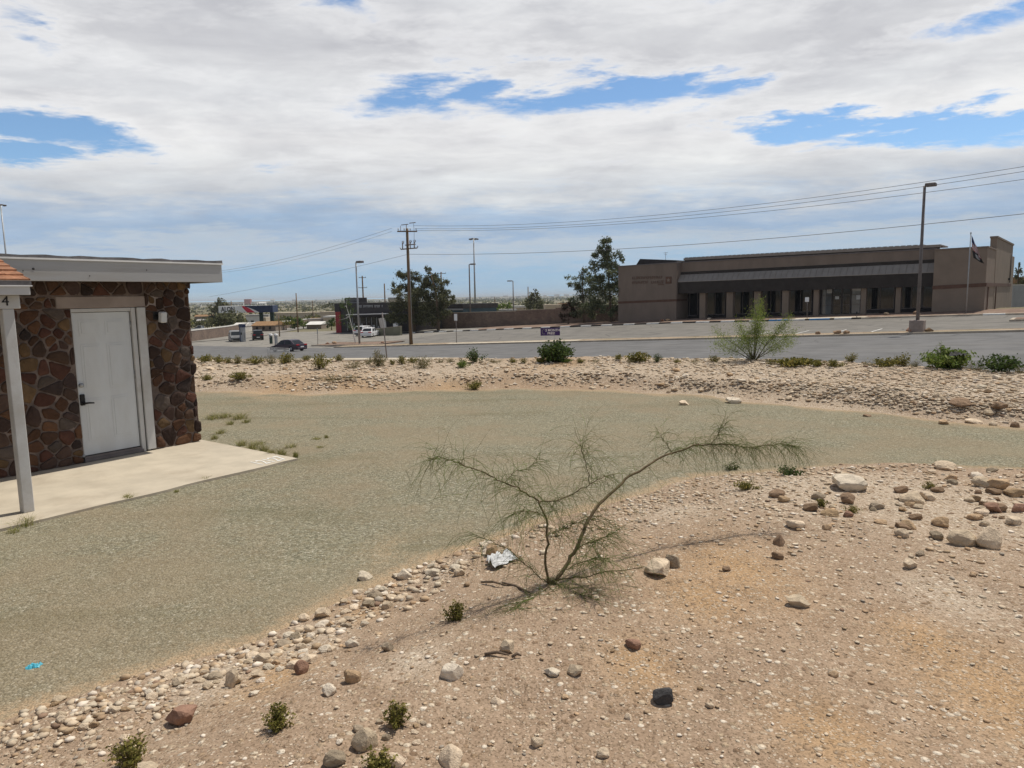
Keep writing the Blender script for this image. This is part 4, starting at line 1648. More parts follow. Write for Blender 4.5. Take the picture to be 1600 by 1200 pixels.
def d_near(dn, df, x, y):
    e = np.exp(-((dn - 0.35) / 0.4) ** 2)
    cl = ss_(fbm(x, y, 0.9, 3, 61), -0.12, 0.2)
    pl = np.zeros_like(x)
    return np.where(dn > 0.02, np.clip(0.09 + 0.4 * e + 0.5 * cl * ss_(x, -1, 3.5) * ss_(y, 2.5, 6) + 0.30 * cl * ss_(fbm(x, y, 2.3, 3, 64), -0.1, 0.15), 0, 1), 0.0)


def d_bank(dn, df, x, y):
    cl = ss_(fbm(x, y, 0.5, 3, 71), -0.15, 0.2)
    return np.where(df > 0.05, np.clip(0.4 + 0.6 * cl + 0.3 * ss_(x, 0, 6), 0, 1) * ss_(df, 0, 0.8) * (df < 5.4), 0)


pa, wa_ = scatter(34000, -60, 1660, 725, 1215, d_near, 1.6, 11.0, 4.6)
wa_ = np.minimum(wa_, 0.06)
pebbles('pebbles', pa, wa_, [0.33, 0.20, 0.20, 0.06, 0.01, 0.02, 0.10, 0.08, 0.0], 'loose pale and tan pebbles on the sandy ground in front')


def d_heap(dn, df, x, y):
    D = np.hypot(x, y)
    return np.where(dn > -0.06, np.clip(1.15 * np.exp(-((dn - 0.30) / 0.26) ** 2), 0, 1) * (0.35 + 0.65 * ss_(fbm(x, y, 0.8, 3, 81), -0.2, 0.1)), 0)


def d_slope(dn, df, x, y):
    return np.where(dn > 0.02, np.clip(ss_(fbm(x, y, 0.8, 3, 83), -0.2, 0.15), 0, 1) * np.exp(-((dn - 0.6) / 1.0) ** 2), 0)


ph, wh = scatter(16000, -20, 900, 820, 1180, d_heap, 6.0, 19.0, 1.8)
pebbles('pebbles', ph, wh, [0.36, 0.2, 0.16, 0.06, 0.03, 0.05, 0.12, 0.02, 0.0], 'smaller pale stones heaped along the near gravel edge', 0.5)
ph, wh = scatter(9000, 900, 1640, 725, 900, d_slope, 3.0, 9.0, 2.0)
pebbles('pebbles', ph, wh, [0.40, 0.24, 0.14, 0.04, 0.02, 0.03, 0.13, 0.0, 0.0], 'white rubble along the upper edge of the slope', 0.42)
pb_, wb_ = scatter(40000, -60, 1660, 555, 690, d_bank, 2.0, 8.5, 2.4)
pebbles('pebbles', pb_, wb_, [0.38, 0.27, 0.13, 0.04, 0.01, 0.01, 0.13, 0.03, 0.0], 'loose pale stones covering the far bank')


def d_drive(dn, df, x, y):
    return np.where((dn < -0.02) & (df < -0.05), np.clip(0.12 + 0.8 * np.exp(-(dn / 0.5) ** 2) * 0.5 + 0.5 * np.exp(-(df / 0.7) ** 2), 0, 1), 0)


pc_, wc_ = scatter(9000, -20, 1620, 612, 1150, d_drive, 1.5, 4.5, 3.5)
pebbles('pebbles', pc_, np.minimum(wc_, 0.035), [0.2, 0.2, 0.2, 0.1, 0.05, 0.1, 0.1, 0.05, 0.0], 'stray pale stones on the gravel drive')

# ------------------------------------------------------------------ things that stand in the road frame


def fthing(name, label, cat, s, t, z=None, group=None):
    if z is None:
        z = float(Rz(s, t))
    p = FRAME @ Vector((s, t, z))
    o = thing(name, label, cat, p, RANG, group)
    o['_b'] = (s, t, z)
    return o


def fpart(mb, name, mats, root, parent=None):
    """mesh given in road-frame coordinates, parented to the thing"""
    b = root['_b']
    o = mb.build(name, mats, parent or root)
    o.data.transform(Matrix.Translation((-b[0], -b[1], -b[2])))
    return o


def poly_px(mb, px, t0, t1, mi=0, tp=None, grow=None):
    """outline of the photo on plane tp (default t0), t0..t1 deep"""
    pts = [Tp(u, v, t0 if tp is None else tp) for u, v in px]
    mb.prism(pts, t0, t1, mi)


# --- the long brown building -------------------------------------------------
TB = 29.0
sL0, sL1 = Tp(966, 450, TB)[0], Tp(1057, 450, TB)[0]
sR0, sR1 = Tp(1458, 440, TB)[0], Tp(1540, 440, TB)[0]
zb = float(Rz(30, TB))
clinic = fthing('commercial_building', 'long single storey brown stucco building with a grey metal awning and dark glass shopfronts', 'building', 30, TB, zb)
print('CLINIC', sL0, sL1, sR0, sR1, zb)


def zline(u0, v0, u1, v1, t):
    """height as a function of s from two photo points"""
    a, b = Tp(u0, v0, t), Tp(u1, v1, t)
    return lambda s: a[1] + (b[1] - a[1]) * (s - a[0]) / (b[0] - a[0])


def sbox(mb, s0, s1, t0, t1, zlo, zhi, mi=0):
    """box whose lower and upper edges follow functions of s"""
    lo = zlo if callable(zlo) else (lambda s: zlo)
    hi = zhi if callable(zhi) else (lambda s: zhi)
    vs = [(s, t, f(s)) for f in (lo, hi) for t in (t0, t1) for s in (s0, s1)]
    mb.add(vs, [(0, 2, 3, 1), (4, 5, 7, 6), (0, 1, 5, 4), (2, 6, 7, 3), (0, 4, 6, 2), (1, 3, 7, 5)], mi)


base = lambda s: float(Rz(s, 29)) - 0.6
topL = zline(975, 416.5, 1057, 411, TB)
bandL = zline(985, 470.5, 1055, 467.5, TB)
mb = MB()
sbox(mb, sL0, sL1, TB, 46, base, topL)
fpart(mb, 'wall', M_['stucco_brown'], clinic)
mb = MB()
sbox(mb, sL0 - 0.05, sL1 + 0.045, TB - 0.05, TB - 0.002, lambda s: bandL(s) - 0.28, lambda s: bandL(s) + 0.02)
sbox(mb, sL1 + 0.003, sL1 + 0.046, TB - 0.001, 32, lambda s: bandL(s) - 0.28, lambda s: bandL(s) + 0.02)
fpart(mb, 'wall_band', M_['band'], clinic)
mb = MB()
sbox(mb, sL0 - 0.08, sL1 + 0.08, TB - 0.08, 46.1, lambda s: topL(s) + 0.002, lambda s: topL(s) + 0.13)
fpart(mb, 'coping', M_['bronze'], clinic)
# dark roof screen above the left block
mb = MB()
pts = [Tp(u, v, 35) for u, v in ((990, 420), (1000, 404.5), (1057, 406.5), (1061, 420))]
mb.prism(pts, 35, 39)
fpart(mb, 'roof_screen', M_['dark_wall'], clinic)
mb = MB()
a_ = Tp(1040, 410, 37)
b_ = Tp(1040, 394, 37)
mb.tube([(a_[0], 37, a_[1] - 0.5), (a_[0], 37, b_[1])], 0.03, 6)
mb.box(a_[0] - 0.35, a_[0] + 0.35, 36.98, 37.02, b_[1] - 0.12, b_[1] - 0.07)
mb.box(a_[0] - 0.2, a_[0] + 0.2, 36.98, 37.02, b_[1] - 0.34, b_[1] - 0.30)
fpart(mb, 'aerial', M_['galv'], clinic)

# middle: upper wall
TU = 30.2
topM = zline(1060, 411, 1455, 390, TU)
mb = MB()
sbox(mb, sL1 + 0.01, sR0 - 0.01, TU, 46, 0.9, topM)
fpart(mb, 'upper_wall', M_['stucco_brown'], clinic)
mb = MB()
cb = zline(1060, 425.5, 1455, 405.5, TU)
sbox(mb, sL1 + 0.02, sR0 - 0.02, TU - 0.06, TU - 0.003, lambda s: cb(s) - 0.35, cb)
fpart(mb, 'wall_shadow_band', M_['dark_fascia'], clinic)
mb = MB()
sbox(mb, sL1 + 0.02, sR0 - 0.02, TU - 0.08, TU + 0.2, lambda s: topM(s) + 0.003, lambda s: topM(s) + 0.12)
fpart(mb, 'coping', M_['bronze'], clinic)
# ribbed roof that rises behind the upper wall
ra, rb = zline(1068, 403, 1470, 381, 36), zline(1076, 410, 1470, 388.5, 36)
s_a, s_b = Tp(1068, 403, 36)[0], Tp(1470, 381, 36)[0]
mb = MB()
sbox(mb, s_a, s_b, 36, 36.15, lambda s: ra(s) - 0.34, lambda s: ra(s) - 0.05, 0)
sbox(mb, s_a + 0.1, s_b - 0.1, 36.1, 36.3, lambda s: ra(s) - 0.62, lambda s: ra(s) - 0.342, 1)
sbox(mb, s_a + 0.5, s_b, 35.9, 36.05, lambda s: ra(s) - 0.80, lambda s: ra(s) - 0.64, 2)
sbox(mb, s_a + 0.7, s_b - 0.1, 36.0, 36.2, lambda s: ra(s) - 1.6, lambda s: ra(s) - 0.803, 1)
k = s_a + 0.2
while k < s_b - 1.5:
    sbox(mb, k, k + 0.42, 35.95, 40, lambda s: ra(s) - 0.048, lambda s: ra(s) + 0.05, 3)
    k += 0.62
sbox(mb, s_a, s_b, 36.16, 41, lambda s: ra(s) - 0.2, lambda s: ra(s) - 0.06, 0)
fpart(mb, 'ribbed_roof', [M_['metal_roof'], M_['dark_fascia'], M_['white_plaster'], M_['galv']], clinic)

# awning: sloped metal, dark front, soffit
m_lo, m_hi = zline(1062, 440, 1456, 425, 29.3), zline(1062, 429.5, 1456, 411, 30.12)
f_lo = zline(1062, 459, 1456, 447.5, 29.35)
mb = MB()
nseg = 44
for i in range(nseg):
    q0 = sL1 + 0.02 + (sR0 - sL1 - 0.04) * i / nseg
    q1 = sL1 + 0.02 + (sR0 - sL1 - 0.04) * (i + 1) / nseg
    mb.add([(q0, 29.3, m_lo(q0)), (q1, 29.3, m_lo(q1)), (q1, 30.12, m_hi(q1)), (q0, 30.12, m_hi(q0)),
            (q0, 29.3, m_lo(q0) - 0.08), (q1, 29.3, m_lo(q1) - 0.08), (q1, 30.12, m_hi(q1) - 0.08), (q0, 30.12, m_hi(q0) - 0.08)],
           [(0, 1, 2, 3), (4, 7, 6, 5), (0, 4, 5, 1), (2, 6, 7, 3), (1, 5, 6, 2), (0, 3, 7, 4)])
    mb.add([(q0 - 0.02, 29.28, m_lo(q0) + 0.002), (q0 + 0.02, 29.28, m_lo(q0) + 0.002), (q0 + 0.02, 30.10, m_hi(q0) + 0.002), (q0 - 0.02, 30.10, m_hi(q0) + 0.002),
            (q0, 29.28, m_lo(q0) + 0.045), (q0, 30.10, m_hi(q0) + 0.045)], [(0, 1, 4), (3, 5, 2), (0, 4, 5, 3), (1, 2, 5, 4)])
awn = fpart(mb, 'awning', M_['metal_roof'], clinic)
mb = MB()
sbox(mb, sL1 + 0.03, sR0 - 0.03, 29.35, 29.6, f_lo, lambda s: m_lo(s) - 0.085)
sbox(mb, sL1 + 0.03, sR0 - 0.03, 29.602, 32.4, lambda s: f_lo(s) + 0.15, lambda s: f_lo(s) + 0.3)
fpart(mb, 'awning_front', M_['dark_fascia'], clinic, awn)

# shopfront: glass bays, doors
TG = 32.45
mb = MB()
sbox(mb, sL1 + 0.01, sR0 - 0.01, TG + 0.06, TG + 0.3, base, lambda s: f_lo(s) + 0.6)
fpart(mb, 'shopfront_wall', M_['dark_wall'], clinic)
colu = [(1093, 1102), (1135, 1145), (1178, 1188), (1222, 1232), (1271, 1279), (1345, 1353), (1399, 1407)]
for i, (u0, u1) in enumerate(colu):
    mb = MB()
    q0, q1 = Tp(u0, 470, 29.8)[0], Tp(u1, 470, 29.8)[0]
    sbox(mb, q0, q1, 29.8, 29.8 + (q1 - q0) * 0.9, base, lambda s: f_lo(s) + 0.15)
    fpart(mb, 'column', M_['stucco_tan'], clinic)
bays = [(1066, 1090), (1103, 1133), (1146, 1176), (1189, 1220), (1234, 1268), (1354, 1397), (1409, 1440), (1442, 1457)]
for u0, u1 in bays:
    q0, q1 = Tp(u0, 470, TG)[0], Tp(u1, 470, TG)[0]
    mb = MB()
    sbox(mb, q0, q1, TG, TG + 0.05, lambda s: float(Rz(s, 29)) + 0.55, lambda s: f_lo(s) + 0.12)
    w_ = fpart(mb, 'window', M_['dark_glass'], clinic)
    mb = MB()
    n_ = 2 if u1 - u0 > 20 else 1
    for k in range(n_ + 1):
        c_ = q0 + (q1 - q0) * k / n_
        sbox(mb, c_ - 0.04, c_ + 0.04, TG - 0.05, TG - 0.002, lambda s: float(Rz(s, 29)) + 0.5, lambda s: f_lo(s) + 0.13)
    sbox(mb, q0, q1, TG - 0.04, TG - 0.003, lambda s: float(Rz(s, 29)) + 0.45, lambda s: float(Rz(s, 29)) + 0.55)
    fpart(mb, 'window_frame', M_['bronze'], clinic, w_)
# entrance
for nm, u0, u1, m_ in (('side_light', 1284, 1300, 'pale_glass'), ('door', 1301, 1315, 'dark_glass'), ('door', 1316, 1329, 'dark_glass'), ('side_light', 1330, 1345, 'pale_glass')):
    q0, q1 = Tp(u0, 470, TG)[0], Tp(u1, 470, TG)[0]
    mb = MB()
    sbox(mb, q0 + 0.03, q1 - 0.03, TG - 0.01, TG + 0.04, lambda s: float(Rz(s, 29)) + 0.15, lambda s: f_lo(s) + 0.1)
    d_ = fpart(mb, nm, M_[m_], clinic)
    mb = MB()
    sbox(mb, q0, q0 + 0.07, TG - 0.06, TG - 0.011, lambda s: float(Rz(s, 29)) + 0.1, lambda s: f_lo(s) + 0.11)
    sbox(mb, q1 - 0.07, q1, TG - 0.06, TG - 0.011, lambda s: float(Rz(s, 29)) + 0.1, lambda s: f_lo(s) + 0.11)
    zt = float(Rz((q0 + q1) / 2, 29)) + 2.25
    sbox(mb, q0 + 0.071, q1 - 0.071, TG - 0.05, TG - 0.011, zt, zt + 0.09)
    zt -= 1.1
    sbox(mb, q0 + 0.071, q1 - 0.071, TG - 0.05, TG - 0.011, zt, zt + 0.06)
    fpart(mb, nm + '_frame', M_['bronze'], clinic, d_)
mb = MB()
for (u0, v0, u1, v1) in ((1292, 451, 1300, 458), (1305, 463, 1311, 467.5), (1331, 450, 1345, 454), (1338, 461, 1344, 468)):
    a_, b_ = Tp(u0, v0, TG - 0.09), Tp(u1, v1, TG - 0.09)
    pm = MB()
    pm.box(a_[0], b_[0], TG - 0.09, TG - 0.065, b_[1], a_[1])
    fpart(pm, 'paper_notice', M_['sign_white'], clinic)

# right block with its side wall
topR = zline(1460, 391.5, 1540, 387, TB)
bandR = zline(1460, 446.5, 1540, 442, TB)
sb_t, _ = Sp(1579, 440, sR1)
st_t, _ = Sp(1553, 440, sR1)
print('SIDE', st_t, sb_t)
mb = MB()
sbox(mb, sR0, sR1, TB, 58, base, topR)
fpart(mb, 'wall', M_['stucco_tan'], clinic)
mb = MB()
pt = topR(sR1)
ptop = Sp(1558, 372, sR1)[1]
ptop2 = Sp(1578, 379, sR1)[1]
mb.prism([(st_t, pt - 0.5), (st_t, ptop), (sb_t, ptop - 0.02), (sb_t, -6.0), (st_t + 1.0, -6.0)], sR1 - 0.55, sR1 + 0.03, axis='x')
fpart(mb, 'parapet_wall', M_['stucco_tan'], clinic)
mb = MB()
sbox(mb, sR0 - 0.02, sR1 + 0.06, TB - 0.06, TB - 0.002, lambda s: bandR(s) - 0.36, bandR)
zz = bandR(sR1)
mb.box(sR1 + 0.032, sR1 + 0.09, TB - 0.0, sb_t - 0.1, zz - 0.36, zz)
fpart(mb, 'wall_band', M_['band'], clinic)
mb = MB()
sbox(mb, sR0 - 0.05, sR1 + 0.08, TB - 0.08, st_t - 0.02, lambda s: topR(s) + 0.002, lambda s: topR(s) + 0.15)
mb.box(sR1 - 0.6, sR1 + 0.12, st_t - 0.1, sb_t + 0.1, ptop + 0.002, ptop + 0.2)
fpart(mb, 'coping', M_['stucco_brown'], clinic)
mb = MB()
for u in (1541.5, 1554):
    t_, _ = Sp(u, 470, sR1)
    mb2 = MB().box(sR1 + 0.033, sR1 + 0.12, t_ - 0.06, t_ + 0.06, zb - 0.5, zz - 0.37)
    fpart(mb2, 'downpipe', M_['band'], clinic)
t_, z_ = Sp(1577, 430, sR1)
mb2 = MB().tube([(sR1 + 0.1, t_, ptop - 1.0), (sR1 + 0.1, t_, zz + 0.1)], 0.06, 8)
fpart(mb2, 'downpipe', M_['bronze'], clinic)
t_, z_ = Sp(1575, 436, sR1)
mb2 = MB().box(sR1 + 0.031, sR1 + 0.25, t_ - 0.3, t_ + 0.3, z_ - 0.12, z_ + 0.12)
fpart(mb2, 'wall_lamp', M_['black'], clinic)
# brown letters and square emblem on the left block (too small to read in the photo)
mb = MB()
rg = random.Random(4)
for (u0, v0, u1, v1) in ((988, 434.5, 1036, 433), (988, 441.5, 1012, 440.8), (1017, 441, 1036, 440.2), (1028, 444.5, 1036, 444)):
    a_, b_ = Tp(u0, v0, TB - 0.05), Tp(u1, v1, TB - 0.05)
    h_ = 0.34 if v1 < 444 else 0.18
    x = a_[0]
    while x < b_[0] - 0.1:
        w_ = rg.uniform(0.13, 0.24)
        z0 = a_[1] + (b_[1] - a_[1]) * (x - a_[0]) / (b_[0] - a_[0])
        k = rg.randrange(4)
        mb.box(x, x + 0.06, TB - 0.06, TB - 0.003, z0 - h_ / 2, z0 + h_ / 2)
        if k in (0, 2):
            mb.box(x + 0.061, x + w_, TB - 0.06, TB - 0.003, z0 + h_ / 2 - 0.06, z0 + h_ / 2)
        if k in (1, 2):
            mb.box(x + 0.061, x + w_, TB - 0.06, TB - 0.003, z0 - 0.03, z0 + 0.03)
        if k in (0, 1, 3):
            mb.box(x + 0.061, x + w_, TB - 0.06, TB - 0.003, z0 - h_ / 2, z0 - h_ / 2 + 0.06)
        x += w_ + 0.09
    fpart_letters = mb
fpart(mb, 'sign_lettering', M_['sign_faint'], clinic)
a_, b_ = Tp(1040, 432.5, TB - 0.05), Tp(1049, 443, TB - 0.05)
mb = MB()
mb.box(a_[0], b_[0], TB - 0.07, TB - 0.003, b_[1], a_[1], bev=0.05)
em = fpart(mb, 'emblem', M_['band'], clinic)
cx_, cz_ = (a_[0] + b_[0]) / 2, (a_[1] + b_[1]) / 2
mb = MB()
w5 = (b_[0] - a_[0]) * 0.36
star = []
for k in range(10):
    r_ = w5 if k % 2 == 0 else w5 * 0.45
    star.append((cx_ + r_ * math.sin(k * math.pi / 5), cz_ + r_ * math.cos(k * math.pi / 5)))
mb.prism(star, TB - 0.08, TB - 0.0702)
fpart(mb, 'emblem_star', M_['stucco_tan'], clinic, em)

# --- block wall in the middle distance --------------------------------------
TW = 34.0
wall = fthing('block_wall', 'long brown block wall between the dark store and the brown building', 'wall', Tp(800, 500, TW)[0], TW)
segs = [(640, 491, 806, 486.5), (806, 485.5, 868, 483), (868, 481.5, 990, 476)]
for u0, v0, u1, v1 in segs:
    q0, q1 = Tp(u0, v0, TW), Tp(u1, v1, TW)
    f_ = zline(u0, v0, u1, v1, TW)
    mb = MB()
    sbox(mb, q0[0], q1[0] - 0.01, TW, TW + 0.3, lambda s: float(Rz(s, TW)) - 0.6, f_)
    w_ = fpart(mb, 'wall_panel', M_['cmu'], wall)
    mb = MB()
    sbox(mb, q0[0], q1[0] - 0.012, TW - 0.04, TW + 0.34, lambda s: f_(s) + 0.002, lambda s: f_(s) + 0.09)
    fpart(mb, 'coping', M_['kerb'], wall, w_)

# --- dark store at the left ---------------------------------------------------
TS = 27.0
q0, q1 = Tp(525, 500, TS), Tp(648, 500, TS)
zs = float(Rz(q0[0] + 3, TS))
store = fthing('convenience_store', 'dark grey convenience store with a red end wall and white edged canopy', 'store', q0[0], TS, zs)
tz = zline(525, 474, 690, 471, TS)
mb = MB()
sR_ = Tp(533, 500, TS)[0]
sbox(mb, sR_, q1[0], TS, TS + 6.5, lambda s: zs - 1.2, tz)
fpart(mb, 'wall', M_['dark_wall'], store)
mb = MB()
sbox(mb, q0[0], sR_ - 0.01, TS - 0.1, TS + 6.5, lambda s: zs - 1.2, lambda s: tz(s) - 1.6)
fpart(mb, 'end_wall', M_['red_wall'], store)
mb = MB()
sbox(mb, q0[0] - 0.1, sR_ - 0.02, TS - 0.15, TS + 6.5, lambda s: tz(s) - 1.59, tz)
fpart(mb, 'parapet', M_['dark_wall'], store)
a_, b_ = Tp(538, 465.5, TS + 4), Tp(561, 474, TS + 4)
mb = MB().box(a_[0], b_[0], TS + 4, TS + 6, b_[1] - 0.6, a_[1], bev=0.06)
for k in range(3):
    mb.box(a_[0] - 0.05, b_[0] + 0.05, TS + 3.95, TS + 3.998, b_[1] + 0.1 + 0.33 * k, b_[1] + 0.2 + 0.33 * k, 1)
fpart(mb, 'roof_unit', [M_['dark_wall'], M_['grey_panel']], store)
aw = zline(538, 491.5, 612, 489.5, TS - 1.5)
a_, b_ = Tp(541, 491, TS - 1.5), Tp(607, 490, TS - 1.5)
mb = MB()
sbox(mb, a_[0], b_[0], TS - 1.5, TS - 0.01, lambda s: aw(s) - 0.1, lambda s: aw(s) + 0.02, 0)
cnp = fpart(mb, 'canopy', M_['sign_white'], store)
mb = MB()
sbox(mb, a_[0] + 0.1, b_[0] - 0.1, TS - 1.4, TS - 0.01, lambda s: aw(s) - 0.35, lambda s: aw(s) - 0.102, 0)
fpart(mb, 'canopy_soffit', M_['dark_wall'], store, cnp)
mb = MB()
x = Tp(561, 479, TS - 0.03)[0]
xe = Tp(600, 479, TS - 0.03)[0]
zt = Tp(580, 478.5, TS - 0.03)[1]
rg = random.Random(3)
while x < xe:
    w_ = rg.uniform(0.22, 0.34)
    if rg.random() < 0.86:
        mb.box(x, x + w_ * 0.32, TS - 0.05, TS - 0.003, zt - 0.19, zt + 0.19)
        mb.box(x + w_ * 0.33, x + w_ * 0.8, TS - 0.05, TS - 0.003, zt + 0.09, zt + 0.19)
        if rg.random() < 0.6:
            mb.box(x + w_ * 0.33, x + w_ * 0.8, TS - 0.05, TS - 0.003, zt - 0.19, zt - 0.09)
    x += w_ + 0.05
fpart(mb, 'sign_lettering', M_['grey_panel'], store)
for u0, u1 in ((543, 549), (551, 561), (563, 571), (573, 580), (581, 588), (589, 594)):
    a_, b_ = Tp(u0, 496, TS), Tp(u1, 513, TS)
    mb = MB().box(a_[0], b_[0], TS - 0.05, TS - 0.004, zs + 0.4, a_[1])
    w_ = fpart(mb, 'window', M_['dark_glass'], store)
    mb = MB()
    mb.box(a_[0] - 0.05, a_[0] + 0.05, TS - 0.1, TS - 0.052, zs + 0.3, a_[1])
    mb.box(a_[0] + 0.2, a_[0] + 0.2 + random.uniform(0.3, 0.7), TS - 0.058, TS - 0.052, zs + 0.9, zs + random.uniform(1.3, 1.9), 1)
    fpart(mb, 'window_frame', [M_['galv'], M_['grey_panel']], store, w_)
for u0, u1 in ((594.5, 598), (599, 603)):
    a_, b_ = Tp(u0, 497, TS - 1.2), Tp(u1, 514, TS - 1.2)
    mb = MB().prism([(a_[0] + 0.25, zs), (b_[0] + 0.25, zs), (b_[0] - 0.1, a_[1]), (a_[0] - 0.1, a_[1])], TS - 1.2, TS - 1.1)
    fpart(mb, 'wall_banner', M_['white_plaster'], store)
a_, b_ = Tp(615, 504, TS - 0.6), Tp(624, 515, TS - 0.6)
mb = MB().box(a_[0], b_[0], TS - 0.8, TS - 0.1, zs, a_[1], bev=0.05)
mb.box(a_[0] + 0.15, b_[0] - 0.1, TS - 0.84, TS - 0.802, zs + 0.5, a_[1] - 0.2, 1)
icebox = fthing('ice_box', 'pale ice merchandiser box against the dark store front', 'ice box', a_[0], TS - 0.8, zs)
fpart(mb, 'cabinet', [M_['grey_panel'], M_['sign_white']], icebox)
mb = MB()
for k in (0.25, 0.75):
    mb.box(a_[0] + (b_[0] - a_[0]) * k, a_[0] + (b_[0] - a_[0]) * k + 0.05, TS - 0.9, TS - 0.845, zs + 0.9, zs + 1.2)
fpart(mb, 'handle', M_['black'], icebox)
# low beige wall before the store
t_ = 19.5
f_ = zline(577, 515, 606, 512, t_)
a_, b_ = Tp(577, 515, t_), Tp(625, 512, t_)
lw = fthing('low_wall', 'low olive beige wall beside the cars at the dark store', 'wall', a_[0], t_)
mb = MB()
sbox(mb, a_[0], b_[0], t_, t_ + 0.4, lambda s: float(Rz(s, t_)) - 0.4, f_)
fpart(mb, 'wall', mat('olive_wall', (0.20, 0.195, 0.14), 0.9, 0.12, 1.0), lw)
mb = MB()
sbox(mb, a_[0] - 0.05, b_[0], t_ - 0.05, t_ + 0.45, lambda s: f_(s) + 0.002, lambda s: f_(s) + 0.06)
fpart(mb, 'coping', M_['kerb'], lw)
# teal roofed building behind the wall
t_ = 44
a_, b_ = Tp(700, 478, t_), Tp(723, 478, t_)
zt = Tp(710, 475, t_)[1]
tb = fthing('flat_building', 'blue grey flat building rising behind the block wall', 'building', a_[0], t_)
mb = MB()
zg = float(Rz(a_[0], 40)) - 1
mb.box(a_[0] - 3, b_[0], t_, t_ + 10, zg, zt - 0.9)
fpart(mb, 'wall', M_['teal_roof'], tb)
mb = MB().box(a_[0] - 3.2, b_[0] + 0.2, t_ - 0.2, t_ + 10.2, zt - 0.88, zt)
fpart(mb, 'roof', M_['dark_wall'], tb)
mb = MB().box(a_[0] - 3.2, b_[0] + 0.25, t_ - 0.26, t_ - 0.202, zt - 1.2, zt - 0.9)
fpart(mb, 'fascia', M_['grey_panel'], tb)
# rust brown planting island between forecourt and lot
mb = MB()
a_, b_ = Tp(500, 540, 3.5), Tp(625, 532, 6)
kerb(mb, a_[0], b_[0], 2.3, 6.5, 0.16, 0, 0.5)
isl = mb.build('planting_island', bed_m)
isl.matrix_world = FRAME
tag(isl, 'rust brown planting island', kind='structure')
mb = MB()
kerb(mb, a_[0] - 0.2, b_[0] + 0.2, 2.21, 2.3, 0.2, 0, 0.5)
kerb(mb, a_[0] - 0.2, b_[0] + 0.2, 6.5, 6.7, 0.2, 0, 0.5)
o = mb.build('island_kerb', M_['kerb'])
o.matrix_world = FRAME
tag(o, 'kerb of the planting island', kind='structure')
# traffic island at the right edge
mb = MB()
a_, b_ = Tp(1577, 500, 13), Tp(1640, 500, 13)
kerb(mb, a_[0], b_[0], 13.0, 16, 0.17)
o = mb.build('kerb_island', M_['kerb'])
o.matrix_world = FRAME
tag(o, 'kerbed island in the parking lot', kind='structure')
mb = MB()
kerb(mb, a_[0] + 0.3, b_[0], 13.3, 15.7, 0.20)
o = mb.build('planting_bed', bed_m)
o.matrix_world = FRAME
tag(o, 'dark stony soil in the kerbed island', kind='structure')

# --- lamps, poles --------------------------------------------------------------


def area_lamp(label, s, t, ztop, arm, base_h=0.0, r=0.09, head=(0.75, 0.32, 0.2), group=None, m_='galv', two=False, z0=None):
    z0 = float(Rz(s, t)) if z0 is None else z0
    o = fthing('street_lamp', label, 'street lamp', s, t, z0, group)
    if base_h > 0:
        mb = MB()
        mb.box(s - 0.45, s + 0.45, t - 0.45, t + 0.45, z0 - 0.3, z0 + base_h, bev=0.03)
        fpart(mb, 'lamp_base', M_['lintel'], o)
    mb = MB()
    mb.tube([(s, t, z0 + base_h - 0.02), (s, t, ztop - 0.15)], [r, r * 0.72], 10)
    fpart(mb, 'pole', M_[m_], o)
    for a in ((arm,) if not two else (arm, -arm)):
        mb = MB()
        sg = 1 if a > 0 else -1
        mb.box(min(s + sg * 0.0, s + a), max(s + sg * 0.0, s + a), t - 0.04, t + 0.04, ztop - 0.2, ztop - 0.1)
        ar = fpart(mb, 'arm', M_[m_], o)
        mb = MB()
        x0, x1 = sorted((s + a, s + a + sg * head[0]))
        mb.box(x0, x1, t - head[1], t + head[1], ztop - head[2], ztop, bev=0.04)
        fpart(mb, 'lamp_head', M_['bronze'], o)
    return o


s_, zt = Tp(1445, 287, 1.1)
lampR = area_lamp('tall parking lot lamp on a square concrete base before the brown building', s_, 1.1, zt, 0.05, 0.95, 0.12, (0.65, 0.3, 0.22), m_='bronze')
# head centred on the pole as in the photo: second half
s_, zt = Tp(556, 408, 4.0)
area_lamp('grey lamp post with a single arm rising from the brown planting island', s_, 4.0, zt, 0.35, 0.0, 0.13, (0.95, 0.3, 0.28), z0=float(Rz(s_, 4.0)) + 0.1)
s_, zt = Tp(733, 412, 42)
area_lamp('lamp post with one arm behind the block wall, left beside the high mast', s_, 42, zt, 0.4, 0, 0.15, (1.0, 0.3, 0.25), m_='bronze', z0=-6.5)
s_, zt = Tp(801.5, 438, 60)
area_lamp('short lamp post far behind the middle of the block wall', s_, 60, zt, -0.4, 0, 0.14, (1.0, 0.3, 0.22), m_='bronze', z0=-7.5)


